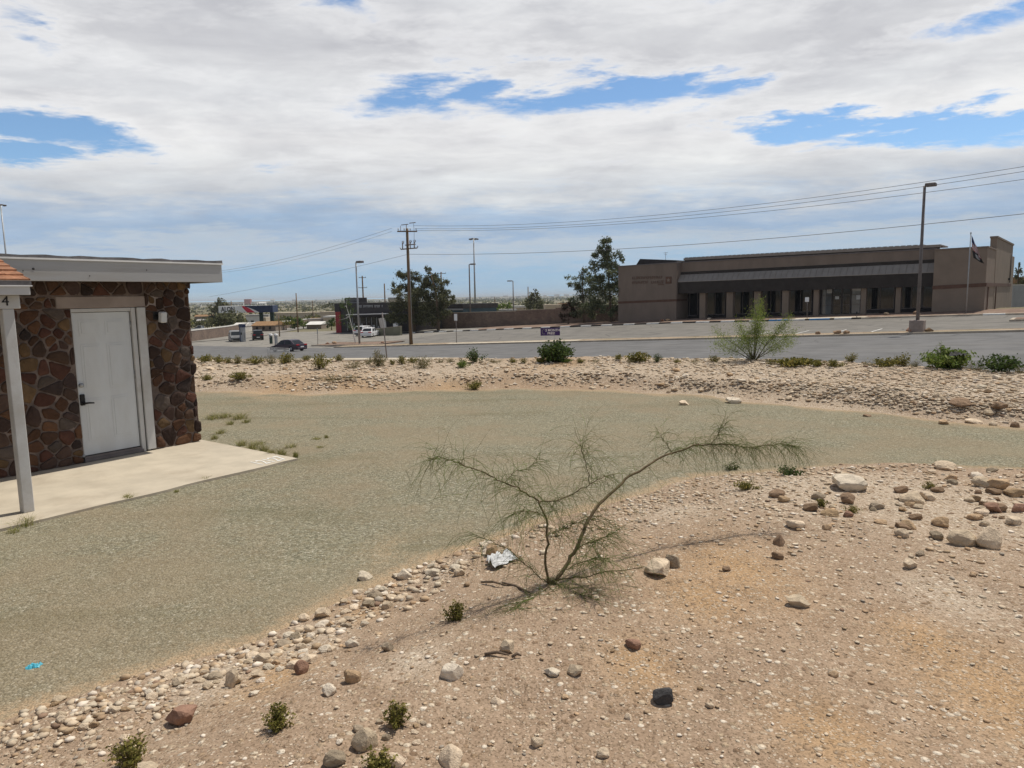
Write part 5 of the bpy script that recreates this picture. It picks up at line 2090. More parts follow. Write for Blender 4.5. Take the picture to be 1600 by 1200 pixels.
def high_mast(label, u, vtop, D, group):
    p = P(u, vtop, D)
    z0 = G(p.x, p.y)
    o = thing('high_mast_light', label, 'light mast', (p.x, p.y, z0), 0, group)
    h = p.z - z0
    mb = MB().tube([(0, 0, 0), (0, 0, h)], [0.3, 0.14], 10)
    mb.build('pole', M_['galv'], o)
    mb = MB()
    ring = []
    for k in range(17):
        a = 2 * math.pi * k / 16
        ring.append((0.75 * math.cos(a), 0.75 * math.sin(a), h - 0.1))
    mb.tube(ring, 0.05, 6, cap=False)
    for k in range(4):
        a = math.pi / 2 * k
        mb.tube([(0, 0, h), (0.75 * math.cos(a), 0.75 * math.sin(a), h - 0.1)], 0.04, 6)
    rg_ = mb.build('lamp_ring', M_['galv'], o)
    for k in range(6):
        a = math.pi / 3 * k + 0.3
        M = Matrix.Translation((0.95 * math.cos(a), 0.95 * math.sin(a), h - 0.25)) @ Matrix.Rotation(a, 4, 'Z')
        mb = MB().box(-0.2, 0.35, -0.22, 0.22, -0.2, 0.12, M=M, bev=0.04)
        mb.build('lamp_head', M_['bronze'], o)


high_mast('tall thin high mast light behind the block wall', 740, 372, 190, None)
high_mast('high mast light rising behind the stone house roof at the left edge', 1, 319, 190, None)


def wood_pole(label, u, vtop, D, arms, r=0.15, group=None, z0=None):
    """arms: (drop below top, half length, turn, insulators)"""
    p = P(u, vtop, D)
    z0 = G(p.x, p.y) if z0 is None else z0
    o = thing('utility_pole', label, 'utility pole', (p.x, p.y, z0), RANG, group)
    h = p.z - z0
    mb = MB().tube([(0, 0, -0.3), (0, 0, h * 0.5), (0, 0, h)], [r * 1.15, r, r * 0.78], 12)
    mb.build('pole', M_['pole_wood'], o)
    for drop, half, off, ins in arms:
        mb = MB()
        M = Matrix.Translation((off, 0, h - drop)) @ Matrix.Rotation(R(50), 4, 'Z')
        mb.box(-half, half, -0.06 - r, 0.06 - r, -0.07, 0.07, M=M)
        a = mb.build('crossarm', M_['pole_wood'], o)
        for k in range(ins):
            x = -half + 0.12 + (2 * half - 0.24) * k / max(1, ins - 1)
            mi_ = MB().tube([M @ Vector((x, -r, 0.07)), M @ Vector((x, -r, 0.2)), M @ Vector((x, -r, 0.24)), M @ Vector((x, -r, 0.34))], [0.03, 0.03, 0.07, 0.04], 8)
            mi_.build('insulator', M_['ceramic'], a)
    return o, h


# the main pole by the road, top equipment as in the photo
_D = FRAME @ Vector((Tp(636, 357, 1.1)[0], 1.1, 0))
pole, ph = wood_pole('tall brown utility pole with two crossarms beside the road', 636, 357, _D.y, [(0.35, 1.15, 0.0, 4)], 0.19, z0=float(Rz(Tp(636, 357, 1.1)[0], 1.1)) + 0.1)
mb = MB()
zc = ph - 1.9
mb.box(-0.95, 1.75, -0.24, -0.12, zc - 0.5, zc - 0.38)
mb.box(-0.2, 1.5, -0.24, -0.12, zc - 0.05, zc + 0.05)
mb.build('crossarm', M_['pole_wood'], pole)
for x in (-0.55, 0.75, 1.45):
    mb = MB()
    mb.tube([(x, -0.3, zc - 0.5), (x, -0.3, zc + 0.0), (x - 0.03, -0.3, zc + 0.45)], [0.07, 0.06, 0.05], 8)
    mb.tube([(x, -0.3, zc + 0.05), (x + 0.28, -0.3, zc + 0.42)], 0.045, 8)
    mb.tube([(x - 0.05, -0.3, zc + 0.45), (x + 0.2, -0.3, zc + 0.47)], 0.03, 6)
    mb.build('cutout_fuse', M_['ceramic'], pole)
for x, sg in ((-0.95, -1), (1.75, 1)):
    mb = MB().tube([(x, -0.18, zc - 0.44), (x + sg * 0.12, -0.18, zc - 0.36), (x + sg * 0.16, -0.18, zc - 0.2)], 0.05, 8)
    mb.build('surge_arrester', M_['ceramic'], pole)
mb = MB()
mb.tube([(1.35, -0.2, ph + 0.55), (1.4, -0.2, ph - 0.6), (1.4, -0.25, zc + 0.4)], 0.02, 6)
mb.build('jumper_wire', M_['wire'], pole)
mb = MB().tube([(0.24, 0, 0.5), (0.22, 0, zc)], 0.035, 8)
mb.build('conduit', M_['galv'], pole)
mb = MB()
mb.box(-0.9, 0.25, -0.1, 0.0, ph + 0.42, ph + 0.5)
mb.box(0.5, 1.5, -0.1, 0.0, ph + 0.52, ph + 0.6)
mb.tube([(-1.0, -0.1, ph - 0.2), (-1.0, -0.1, ph + 0.4)], 0.03, 6)
mb.tube([(-0.05, -0.05, ph - 0.1), (-0.05, -0.05, ph + 0.45)], 0.04, 6)
mb.build('switch_bar', M_['ceramic'], pole)

# more distant poles
for (lab, u, v, D, arms, r_) in (
        ('slim dark utility pole with two crossarms behind the dark store', 566, 431, 200, [(0.5, 1.0, 0, 3), (3.3, 1.2, 0, 3)], 0.22),
        ('bare dark pole behind the dark store roof', 600.5, 443, 200, [], 0.2),
        ('dark utility pole half hidden in the right hand round tree', 689, 425, 190, [(0.4, 1.1, 0.3, 3)], 0.2),
        ('tall thin pole left of the parked cars at the station wall', 462.5, 458, 150, [], 0.13),
        ('short thin pole beyond the bright green shrubs', 488, 470, 260, [(0.5, 0.9, 0, 2)], 0.17),
        ('thin pole rising behind the white station canopy', 361, 470, 230, [], 0.16),
        ('thin pole standing before the brown roofed house', 435, 492, 135, [], 0.1),
        ('thin pole beside the round dark tree behind the block wall', 825, 448, 230, [], 0.18),
        ('thin pole near the middle of the plain behind the block wall', 773, 464, 330, [], 0.2)):
    wood_pole(lab, u, v, D, arms, r_)


# overhead wires along the road
def wire(label, pts, r, t=1.1, ext=None, group='overhead wires along the road'):
    q = np.array([Tp(u, v, t) for u, v in pts])
    c = np.polyfit(q[:, 0], q[:, 1], 2)
    s0, s1 = q[0, 0], q[-1, 0]
    if ext:
        if ext > s1:
            s1 = ext
        else:
            s0, s1 = s0, ext
    S = np.linspace(s0, s1, 40)
    mb = MB()
    mid = Vector((float(S[0]), t, float(np.polyval(c, S[0]))))
    r *= 0.72
    mb.tube([(float(a) - mid.x, 0, float(np.polyval(c, a)) - mid.z) for a in S], r, 5)
    o = mb.build('overhead_wire', M_['wire'])
    o.matrix_world = FRAME @ Matrix.Translation(mid)
    tag(o, label, 'wire', group)


wire('highest overhead wire running from the pole to the upper right corner', [(646, 352.5), (1000, 339), (1300, 304), (1450, 283), (1600, 261)], 0.022, ext=72)
wire('second overhead wire just under the highest one', [(648, 357), (1000, 344), (1300, 310), (1450, 291), (1600, 268)], 0.022, 1.5, ext=72)
wire('third overhead wire under the upper pair', [(650, 360), (1000, 348), (1300, 318), (1450, 301), (1600, 280)], 0.022, 0.6, ext=72)
wire('lower thick cable from mid pole to the right edge', [(638, 397), (800, 396), (1000, 388), (1200, 372), (1450, 349), (1600, 335)], 0.028, ext=72)
wire('upper wire from the pole top down to the left behind the house', [(612, 357), (500, 390), (400, 415), (347, 422.5)], 0.022, ext=-48)
wire('second wire from the pole top down to the left', [(612, 362), (500, 395), (400, 419), (347, 425.5)], 0.018, 1.5, ext=-48)
wire('lower cable from mid pole down to the left', [(637, 398), (560, 415), (460, 439), (330, 463)], 0.022, ext=-48)

# ------------------------------------------------------------------ vegetation
GREENS = {
    'creosote': [(0.15, 0.145, 0.03), (0.20, 0.185, 0.042), (0.26, 0.23, 0.065), (0.11, 0.11, 0.026), (0.30, 0.25, 0.08)],
    'leafy': [(0.05, 0.085, 0.022), (0.075, 0.12, 0.03), (0.11, 0.15, 0.04), (0.04, 0.065, 0.02)],
    'bright': [(0.13, 0.19, 0.035), (0.17, 0.235, 0.05), (0.10, 0.15, 0.03), (0.22, 0.26, 0.08)],
    'feather': [(0.20, 0.26, 0.06), (0.25, 0.30, 0.08), (0.16, 0.21, 0.05)],
    'pine': [(0.12, 0.145, 0.075), (0.16, 0.18, 0.095), (0.09, 0.11, 0.06), (0.21, 0.215, 0.125)],
    'dark': [(0.10, 0.108, 0.052), (0.14, 0.145, 0.07), (0.08, 0.082, 0.042), (0.185, 0.18, 0.095)],
    'dry': [(0.24, 0.20, 0.10), (0.30, 0.25, 0.14), (0.17, 0.16, 0.07), (0.12, 0.125, 0.05)],
    'grass': [(0.27, 0.27, 0.085), (0.33, 0.30, 0.12), (0.20, 0.22, 0.06), (0.42, 0.36, 0.19)],
    'twig': [(0.10, 0.15, 0.03), (0.14, 0.19, 0.045), (0.085, 0.12, 0.028), (0.16, 0.15, 0.055)],
    'yellow': [(0.17, 0.17, 0.035), (0.12, 0.14, 0.035), (0.22, 0.2, 0.05)],
    'rust': [(0.12, 0.07, 0.055), (0.06, 0.05, 0.03), (0.05, 0.04, 0.025)],
}


class Leaves:
    def __init__(self):
        self.p, self.s, self.c = [], [], []

    def cloud(self, pts, size, pal):
        pts = np.asarray(pts, float)
        n = len(pts)
        self.p.append(pts)
        self.s.append(size * rng.uniform(0.55, 1.25, n))
        c = np.array(GREENS[pal])[rng.integers(0, len(GREENS[pal]), n)] * rng.uniform(0.75, 1.25, (n, 1))
        self.c.append(c)

    def build(self, name, parent, mat_=None, aspect=0.55, upright=0.0):
        p, s, c = np.concatenate(self.p), np.concatenate(self.s), np.concatenate(self.c)
        n = len(p)
        a = rng.normal(size=(n, 3))
        a[:, 2] += upright
        a /= np.linalg.norm(a, axis=1)[:, None]
        b = np.cross(a, rng.normal(size=(n, 3)))
        b /= np.linalg.norm(b, axis=1)[:, None] + 1e-9
        a *= s[:, None]
        b *= s[:, None] * aspect
        k = b * 0.12
        co = np.stack([p - a, p - a * 0.1 + b, p + a, p - a * 0.1 - b], 1)
        me = bpy.data.meshes.new(name)
        me.vertices.add(n * 4)
        me.vertices.foreach_set('co', co.astype(np.float32).ravel())
        me.loops.add(n * 4)
        me.loops.foreach_set('vertex_index', np.arange(n * 4, dtype=np.int32))
        me.polygons.add(n)
        me.polygons.foreach_set('loop_start', np.arange(0, n * 4, 4, dtype=np.int32))
        me.polygons.foreach_set('loop_total', np.full(n, 4, np.int32))
        at = me.attributes.new('tint', 'FLOAT_COLOR', 'FACE')
        c4 = np.ones((n, 4), np.float32)
        c4[:, :3] = c
        at.data.foreach_set('color', c4.ravel())
        me.materials.append(mat_ or M_['leaf'])
        me.update()
        o = bpy.data.objects.new(name, me)
        COL.objects.link(o)
        if parent is not None:
            o.parent = parent
        return o


def ribbons(paths, radii, cols, name, parent, mat_, sides=3):
    mb = MB()
    for pts, r, c in zip(paths, radii, cols):
        n = len(pts)
        rr = r if isinstance(r, list) else [r * (1 - 0.75 * i / (n - 1)) for i in range(n)]
        mb.tube(pts, rr, sides, 0, False, True, c)
    return mb.build(name, mat_, parent, recalc=False)


def pick(pal):
    c = random.choice(GREENS[pal])
    f = random.uniform(0.8, 1.2)
    return (c[0] * f, c[1] * f, c[2] * f)


def shrub(label, u, v, w, h, style='creosote', name='shrub', cat='shrub', group=None, dens=1.0, D=None, low=0.25):
    """u, v: foot in the photo, w, h: size in its pixels"""
    if D is None:
        p = bankG(u, v) if v < 600 else onG(u, v)
    else:
        p = P(u, v, D)
        p.z = G(p.x, p.y)
    dist = p.length
    W, H = w * dist / FPX / 2, h * dist / FPX
    root = thing(name, label, cat, p, random.uniform(0, 6.28), group)
    n_st = int(14 + 10 * dens)
    paths, rad, cols, tips = [], [], [], []
    for i in range(n_st):
        a = random.uniform(0, 2 * math.pi)
        k = random.uniform(0.2, 1.0)
        ex, ey = W * k * math.cos(a), W * k * math.sin(a)
        hh = H * random.uniform(0.6, 1.0) * (1 - 0.45 * k * k)
        b = Vector((ex * 0.15, ey * 0.15, -0.02))
        m_ = Vector((ex * 0.6, ey * 0.6, hh * 0.5)) + Vector((random.uniform(-1, 1), random.uniform(-1, 1), 0)) * W * 0.08
        e = Vector((ex, ey, hh))
        paths.append([b, m_, e])
        rad.append(max(0.0022, 0.012 * H) if style != 'dry' else 0.003)
        cols.append((0.14, 0.10, 0.07) if style != 'dry' else pick('dry'))
        tips.append((b, m_, e))
    ribbons(paths, rad, cols, 'stem', root, M_['twig'])
    L = Leaves()
    pts = []
    per = int(26 * dens)
    for b, m_, e in tips:
        for j in range(per):
            t = random.uniform(low, 1.05)
            q = b * (1 - t) ** 2 + m_ * 2 * t * (1 - t) + e * t * t
            s_ = W * 0.13
            pts.append((q.x + random.gauss(0, s_), q.y + random.gauss(0, s_), max(0.0, q.z + random.gauss(0, H * 0.06))))
    sz = max(0.008, min(0.05, 0.085 * W)) if style != 'dry' else max(0.012, 0.12 * H)
    L.cloud(pts, sz, style)
    L.build('foliage', root, aspect=0.5 if style != 'dry' else 0.12, upright=0.0 if style != 'dry' else 1.5)
    return root


def tuft(label, u, v, w, h, pal='grass', group=None, n=60, D=None):
    p = onG(u, v)
    dist = p.length
    W, H = w * dist / FPX / 2, h * dist / FPX
    root = thing('grass_tuft', label, 'grass', p, 0, group)
    mb = MB()
    for i in range(n):
        a = random.uniform(0, 2 * math.pi)
        k = math.sqrt(random.random())
        bx, by = W * 0.55 * k * math.cos(a), W * 0.55 * k * math.sin(a)
        hh = H * random.uniform(0.4, 1.0)
        lx, ly = W * 0.5 * random.gauss(0, 0.8), W * 0.5 * random.gauss(0, 0.8)
        r_ = max(0.0018, 0.0011 * dist / 4)
        t = Vector((-math.sin(a), math.cos(a), 0)) * r_
        z0 = float(Glook(p.x + bx, p.y + by)) - p.z - 0.005
        q0, q1, q2 = Vector((bx, by, z0)), Vector((bx + lx * 0.3, by + ly * 0.3, z0 + hh * 0.6)), Vector((bx + lx, by + ly, z0 + hh))
        c = pick(pal)
        mb.add([q0 - t, q0 + t, q1 + t * 0.8, q1 - t * 0.8, q2], [(0, 1, 2, 3), (3, 2, 4)], 0, False, c)
    mb.build('blades', M_['leaf'], root, recalc=False)
    return root


def tree_px(name, label, D, trunk, clumps, pal, leaf, dens=1.0, r0=0.2, group=None, zdepth=0.8, limb_to=True, cat='tree', bark='bark', fluff=0.0):
    """trunk: photo points from the foot up; clumps: (u, v, ru, rv) of the crown, all about D away"""
    f = P(trunk[0][0], trunk[0][1], D)
    z0 = G(f.x, f.y)
    root = thing(name, label, cat, (f.x, f.y, z0), 0, group)
    base = Vector((f.x, f.y, z0))
    tp_ = [P(u, v, D) - base for u, v in trunk]
    tp_[0].z = -0.2
    mb = MB().tube(tp_, [r0 * (1 - 0.7 * i / max(1, len(tp_) - 1)) for i in range(len(tp_))], 8)
    px = D / FPX
    L = Leaves()
    for (u, v, ru, rv) in clumps:
        c = P(u, v, D) - base
        off = random.uniform(-1, 1) * ru * px * zdepth
        c.y += off
        rx, rz = ru * px, rv * px
        n = int(dens * 60 * (rx * rz) / (leaf * leaf) * 0.10) + 12
        # several sub-clumps so that light, dark and gaps show
        k = max(3, int(4 + rx * rz * 1.5))
        sub = rng.normal(size=(k, 3)) * 0.48
        idx = rng.integers(0, k, n)
        q = sub[idx] + rng.normal(size=(n, 3)) * 0.26
        q[:, 0] *= rx
        q[:, 1] *= rx * 0.95
        q[:, 2] *= rz
        q += np.array(c)[None]
        q = q[q[:, 2] > 0.02]
        if len(q):
            L.cloud(q, leaf, pal)
        if limb_to:
            j = min(range(len(tp_)), key=lambda i: abs(tp_[i].z - (c.z - rz * 0.6)))
            a = tp_[j]
            m_ = (a + c) / 2 + Vector((0, 0, -0.1 * rz))
            mb.tube([a, m_, c], [r0 * 0.35, r0 * 0.22, r0 * 0.08], 5)
    mb.build('trunk', M_[bark], root)
    L.build('crown', root, aspect=0.5)
    return root


# --- bent sapling in the foreground ------------------------------------------------
sp = onG(862, 914)
sap = thing('sapling', 'bent thorny desert sapling with drooping hair thin green twigs on the sandy slope', 'sapling', sp)


def B(u, v, dd=0.0):
    return P(u, v, sp.y + dd) - sp


branches = [
    # (points (u, v, depth offset), r0, r1, twig density, name)
    ([(857, 912, 0.0), (853, 880, 0.0), (857, 840, 0.0), (853, 808, 0.02), (842, 783, 0.03)], 0.0125, 0.008, 14, 'stem'),
    ([(842, 783, 0.03), (815, 765, -0.02), (790, 755, -0.06), (765, 742, -0.1), (728, 728, -0.14), (704, 719, -0.17), (686, 714, -0.19), (668, 717, -0.2)], 0.0072, 0.0022, 84, 'branch'),
    ([(842, 783, 0.03), (868, 783, 0.1), (895, 772, 0.18), (922, 757, 0.24), (945, 745, 0.28), (960, 742, 0.3)], 0.0062, 0.002, 80, 'branch'),
    ([(922, 757, 0.24), (918, 728, 0.26), (909, 704, 0.28), (907, 690, 0.3)], 0.004, 0.0015, 84, 'branch'),
    ([(868, 908, 0.0), (884, 884, 0.05), (900, 858, 0.10), (915, 820, 0.2), (935, 787, 0.3), (965, 760, 0.42), (990, 740, 0.52), (1020, 722, 0.6), (1050, 708, 0.68)], 0.019, 0.0095, 14, 'stem'),
    ([(1050, 708, 0.68), (1085, 695, 0.74), (1110, 694, 0.8), (1140, 694, 0.84), (1170, 699, 0.88), (1200, 696, 0.92), (1225, 693, 0.95), (1248, 700, 0.98)], 0.0085, 0.002, 135, 'branch'),
    ([(1050, 708, 0.68), (1040, 690, 0.7), (1028, 675, 0.72)], 0.0035, 0.0015, 70, 'branch'),
    ([(1110, 694, 0.8), (1125, 675, 0.84), (1135, 660, 0.86)], 0.0035, 0.0015, 100, 'branch'),
    ([(848, 905, 0.0), (825, 885, -0.06), (800, 862, -0.12), (770, 846, -0.18), (735, 834, -0.24)], 0.0045, 0.0015, 55, 'branch'),
    ([(900, 858, 0.1), (925, 846, 0.0), (945, 838, -0.06), (965, 832, -0.12)], 0.005, 0.0016, 130, 'branch'),
    ([(872, 908, 0.0), (910, 901, -0.05), (950, 893, -0.08), (1006, 886, -0.1)], 0.006, 0.0035, 26, 'branch'),
    ([(853, 838, 0.0), (880, 826, 0.14), (905, 815, 0.24), (930, 806, 0.34)], 0.0042, 0.0015, 100, 'branch'),
    ([(853, 808, 0.02), (836, 800, -0.1), (815, 798, -0.2), (800, 804, -0.26)], 0.0035, 0.0014, 80, 'branch'),
    ([(880, 890, 0.03), (905, 880, -0.12), (930, 872, -0.2), (955, 872, -0.3)], 0.004, 0.0015, 90, 'branch'),
    ([(790, 755, -0.06), (800, 740, 0.05), (830, 728, 0.14), (845, 718, 0.2)], 0.003, 0.0012, 60, 'branch'),
    ([(866, 912, 0.0), (880, 925, -0.10), (905, 930, -0.22), (935, 938, -0.3)], 0.0035, 0.0015, 60, 'branch'),
    ([(858, 912, 0.0), (835, 938, -0.2), (812, 955, -0.3), (800, 975, -0.38)], 0.004, 0.0015, 60, 'branch'),
]
tw_p, tw_r, tw_c = [], [], []
thorn = []
for pts, r0, r1, td, nm in branches:
    q = [B(*p_) for p_ in pts]
    # smooth resample with small crooks
    fine = []
    for i in range(len(q) - 1):
        for k in range(4):
            t = k / 4
            fine.append(q[i].lerp(q[i + 1], t) + Vector((random.gauss(0, 1), random.gauss(0, 1), random.gauss(0, 1))) * 0.004)
    fine.append(q[-1])
    n = len(fine)
    rad = [0.7 * (r0 + (r1 - r0) * i / (n - 1)) for i in range(n)]
    MB().tube(fine, rad, 7).build(nm, M_['thin_bark'], sap)
    ln = sum((fine[i + 1] - fine[i]).length for i in range(n - 1))
    for _ in range(int(td * ln * 2.5 + 5)):
        i = random.randrange(n - 1)
        if r0 > 0.011 and i < n * 0.3:
            continue
        a = fine[i].lerp(fine[i + 1], random.random())
        d = (fine[i + 1] - fine[i]).normalized()
        dirv_ = (Vector((random.gauss(0, 1), random.gauss(0, 1), random.gauss(0.25, 0.8))) + d * 0.8).normalized()
        L_ = random.uniform(0.08, 0.38) * (1.0 if random.random() < 0.8 else 1.25)
        path = [a]
        p_ = a.copy()
        vel = dirv_.copy()
        for k in range(5):
            vel = (vel + Vector((random.gauss(0, 0.2), random.gauss(0, 0.2), random.uniform(-0.42, -0.05) - 0.04 * k))).normalized()
            p_ = p_ + vel * L_ / 5
            path.append(p_.copy())
        gz = [float(Glook(sp.x + w_.x, sp.y + w_.y)) - sp.z for w_ in path]
        path = [Vector((w_.x, w_.y, max(w_.z, g_ + 0.005))) for w_, g_ in zip(path, gz)]
        tw_p.append(path)
        tw_r.append(random.uniform(0.0008, 0.0014))
        tw_c.append(pick('twig'))
        if random.random() < 0.55:
            b0 = path[random.randrange(1, 4)]
            v2 = (vel + Vector((random.gauss(0, 0.6), random.gauss(0, 0.6), random.gauss(0.1, 0.4)))).normalized()
            p2 = [b0, b0 + v2 * L_ * 0.25, b0 + v2 * L_ * 0.45 + Vector((0, 0, -0.03))]
            tw_p.append(p2)
            tw_r.append(0.0012)
            tw_c.append(pick('twig'))
    for _ in range(int(ln * 14)):
        i = random.randrange(n - 1)
        a = fine[i]
        v2 = Vector((random.gauss(0, 1), random.gauss(0, 1), random.gauss(0, 1))).normalized() * random.uniform(0.012, 0.03)
        tw_p.append([a, a + v2])
        tw_r.append(0.0022)
        tw_c.append((0.12, 0.09, 0.05))
ribbons(tw_p, tw_r, tw_c, 'crown', sap, M_['twig'])
mb = MB()

# --- shrubs near the camera --------------------------------------------------------
NEAR_SHRUBS = [
    (434, 1139, 44, 38, 'creosote', 'small spiky olive shrub on the bare sand at lower left', 1.3),
    (207, 1193, 54, 36, 'creosote', 'dark olive shrub at the bottom left corner below the maroon clod', 1.4),
    (620, 1136, 36, 36, 'creosote', 'upright little shrub above the slab shaped stone', 1.1),
    (592, 1199, 48, 28, 'creosote', 'yellowish shrub cut by the bottom edge of the photo', 1.1),
    (711, 969, 40, 32, 'creosote', 'dry olive shrub left of the sapling shadow', 1.2),
    (1233, 743, 42, 15, 'leafy', 'flat green creeping plant under the tip of the bent sapling', 1.0),
    (1165, 765, 42, 12, 'creosote', 'flat brownish green plant left of the large white boulder', 0.9),
    (1142, 735, 26, 14, 'leafy', 'little green plant at the drive edge below the sapling tip', 0.8),
    (1283, 792, 22, 12, 'creosote', 'low olive plant among the cobbles left of the reddish brown cobble', 0.7),
    (1330, 800, 30, 10, 'creosote', 'sparse yellowish weed under the reddish brown cobble', 0.6),
    (1450, 763, 22, 10, 'creosote', 'dark weed among the stones right of the large white boulder', 0.6),
    (862, 912, 30, 8, 'dry', 'small dry weed at the foot of the bent sapling', 0.6),
]
for u, v, w_, h_, st, lab, de in NEAR_SHRUBS:
    shrub(lab, u, v, w_, h_, st, dens=de)

BANK = [
    (322, 566, 24, 11, 'creosote', 'low olive shrub on the far bank just right of the stone house'),
    (343, 567, 18, 10, 'creosote', 'second small olive shrub right of the stone house on the far bank'),
    (358, 568, 13, 9, 'creosote', 'tiny shrub between two larger ones on the far bank below the silver car'),
    (372, 568, 14, 12, 'creosote', 'rounded dark shrub on the far bank below the silver car'),
    (403, 569, 24, 13, 'creosote', 'olive shrub on the bank edge below the black car'),
    (446, 568, 28, 14, 'creosote', 'olive shrub on the bank edge just below the dark sedan'),
    (499, 576, 32, 24, 'creosote', 'tall dark green shrub on the bank right of the dark sedan'),
    (478, 564, 16, 9, 'creosote', 'small shrub behind the tall dark green one on the bank'),
    (529, 564, 16, 10, 'creosote', 'small dark rounded shrub beside the white kerb on the bank'),
    (612, 570, 12, 8, 'creosote', 'small green shrub at the foot of the leaning sign post'),
    (628, 569, 20, 12, 'creosote', 'dark shrub right of the leaning sign post on the bank'),
    (645, 567, 16, 9, 'creosote', 'olive shrub between two dry bushes on the bank'),
    (745, 567, 38, 26, 'leafy', 'green mounded bush with a taller spike on the bank below the block wall'),
    (722, 574, 30, 14, 'bright', 'pale green low bush left of the mounded bush on the bank'),
    (688, 567, 18, 7, 'dry', 'low straw coloured tuft bush right of the dry bush on the bank'),
    (801, 567, 14, 7, 'creosote', 'tiny shrub midway between the mounded bush and the round leafy bush'),
    (818, 568, 12, 9, 'creosote', 'tiny dark shrub left of the round leafy bush'),
    (845, 567, 22, 8, 'creosote', 'low dark shrub at the left foot of the round leafy bush'),
    (884, 566, 24, 7, 'bright', 'low pale green plant at the right foot of the round leafy bush'),
    (906, 567, 14, 7, 'creosote', 'tiny shrub right of the round leafy bush'),
    (966, 563, 18, 9, 'creosote', 'small dark shrub below the pine beside the brown building'),
    (1000, 566, 40, 14, 'creosote', 'wide low olive shrub in the middle of the bank'),
    (1026, 566, 20, 15, 'leafy', 'green upright shrub touching the wide low olive shrub'),
    (1057, 567, 12, 6, 'creosote', 'tiny shrub right of the green upright shrub'),
    (1115, 566, 16, 11, 'creosote', 'small dark bush left of the feathery green tree'),
    (1240, 571, 64, 10, 'creosote', 'long low olive weed strip right of the feathery green tree'),
    (1278, 572, 24, 9, 'creosote', 'low olive shrub at the right end of the weed strip'),
    (1304, 573, 24, 9, 'creosote', 'low brownish shrub right of the weed strip on the bank'),
    (1330, 566, 18, 12, 'creosote', 'dark pointed shrub on the bank below the glass doors'),
    (1382, 573, 34, 12, 'creosote', 'brown green shrub left of the bright bush'),
    (1409, 571, 26, 16, 'creosote', 'dark upright shrub just left of the bright bush'),
    (1563, 568, 64, 26, 'leafy', 'dark green spreading bush near the right edge of the bank'),
    (740, 609, 28, 14, 'creosote', 'lone dark shrub at the far edge of the gravel drive'),
    (375, 593, 30, 11, 'creosote', 'brown shrub on the white stones right of the stone house'),
    (325, 594, 18, 8, 'creosote', 'small brown plant next to the stone house corner on the white stones'),
]
for u, v, w_, h_, st, lab in BANK:
    k_ = 1.15 if st == 'creosote' else 0.92
    shrub(lab, u, v, w_ * k_, h_ * k_, st, dens=1.1, group='shrubs along the far bank')
for u, v, w_, h_, lab in ((425, 568, 30, 14, 'straw coloured dry bush below the pale panel on the bank'), (553, 575, 40, 13, 'dry grassy bush in front of the white kerb'),
                          (592, 573, 28, 26, 'tall dry bush at the foot of the leaning sign'), (660, 575, 42, 22, 'wide dry bush on the bank below the utility pole'),
                          (520, 595, 54, 12, 'low sparse dry bush on the orange sand of the bank'), (548, 592, 34, 8, 'greyish dry weed right of the low sparse bush'), (705, 566, 22, 8, 'dry straw bush left of the mounded green bush'),
                          (385, 568, 22, 9, 'pale straw tuft between two olive shrubs below the black car'), (465, 567, 24, 9, 'pale grass clump left of the tall dark green shrub'), (575, 569, 26, 10, 'straw clump between the white kerb and the leaning sign post'),
                          (775, 567, 30, 8, 'low tan clump right of the mounded green bush'), (930, 566, 26, 6, 'thin tan clump between the leafy bush and the wide olive shrub'), (985, 567, 20, 7, 'tan clump left of the wide low olive shrub'),
                          (1085, 567, 30, 6, 'sparse straw strip left of the feathery tree'), (1205, 570, 30, 9, 'straw clump at the right foot of the feathery tree'), (1355, 572, 26, 9, 'tan clump left of the brown green shrub'),
                          (1520, 572, 34, 10, 'straw clump between the bright bush and the dark spreading bush'), (1595, 572, 26, 10, 'straw clump at the right photo edge on the bank'), (1430, 573, 22, 9, 'dry clump at the left foot of the bright bush')):
    shrub(lab, u, v, w_, h_, 'dry', 'dry_bush', 'bush', 'dry bushes along the far bank', 1.0, low=0.1)

shrub('round dark leafy bush below the purple yard sign', 868, 565, 56, 36, 'leafy', 'leafy_bush', 'bush', dens=2.8, low=0.2)
shrub('bright green rounded bush with a black plastic rag caught on top', 1482, 573, 66, 27, 'bright', 'leafy_bush', 'bush', dens=2.4, low=0.1)
shrub('thin bright green sprig rising at the left of the bright bush', 1470, 568, 26, 36, 'bright', 'shrub', 'shrub', dens=0.5)

# feathery tree on the bank
fp = bankG(1178, 563)
ft = thing('desert_tree', 'feathery light green desert tree with several thin stems on the far bank', 'tree', fp)
paths, rad, cols = [], [], []
L = Leaves()
pxm = fp.length / FPX
for (du, dv, sp_) in ((-45, -46, 13), (-22, -62, 12), (-3, -86, 13), (2, -60, 14), (14, -74, 13), (32, -56, 14), (48, -46, 12), (-55, -30, 14), (-25, -38, 15), (20, -40, 16), (50, -30, 10), (-10, -46, 15), (8, -95, 8), (38, -70, 8)):
    dv *= 0.82
    tip = Vector((du * pxm, random.uniform(-0.35, 0.35), -dv * pxm))
    mid = Vector((du * 0.45 * pxm, tip.y * 0.4, -dv * 0.5 * pxm))
    paths.append([Vector((random.uniform(-0.05, 0.05), 0, -0.03)), mid, tip])
    rad.append(0.014)
    cols.append((0.12, 0.105, 0.05))
    n = 620
    t = rng.uniform(0.5, 1.15, n)
    q = np.outer((1 - t) ** 2, paths[-1][0]) + np.outer(2 * t * (1 - t), mid) + np.outer(t * t, tip)
    q += rng.normal(size=(n, 3)) * sp_ * pxm * 0.42
    L.cloud(q, 0.045, 'feather')
ribbons(paths, rad, cols, 'trunk', ft, M_['twig'], 5)
L.build('crown', ft, aspect=0.11)

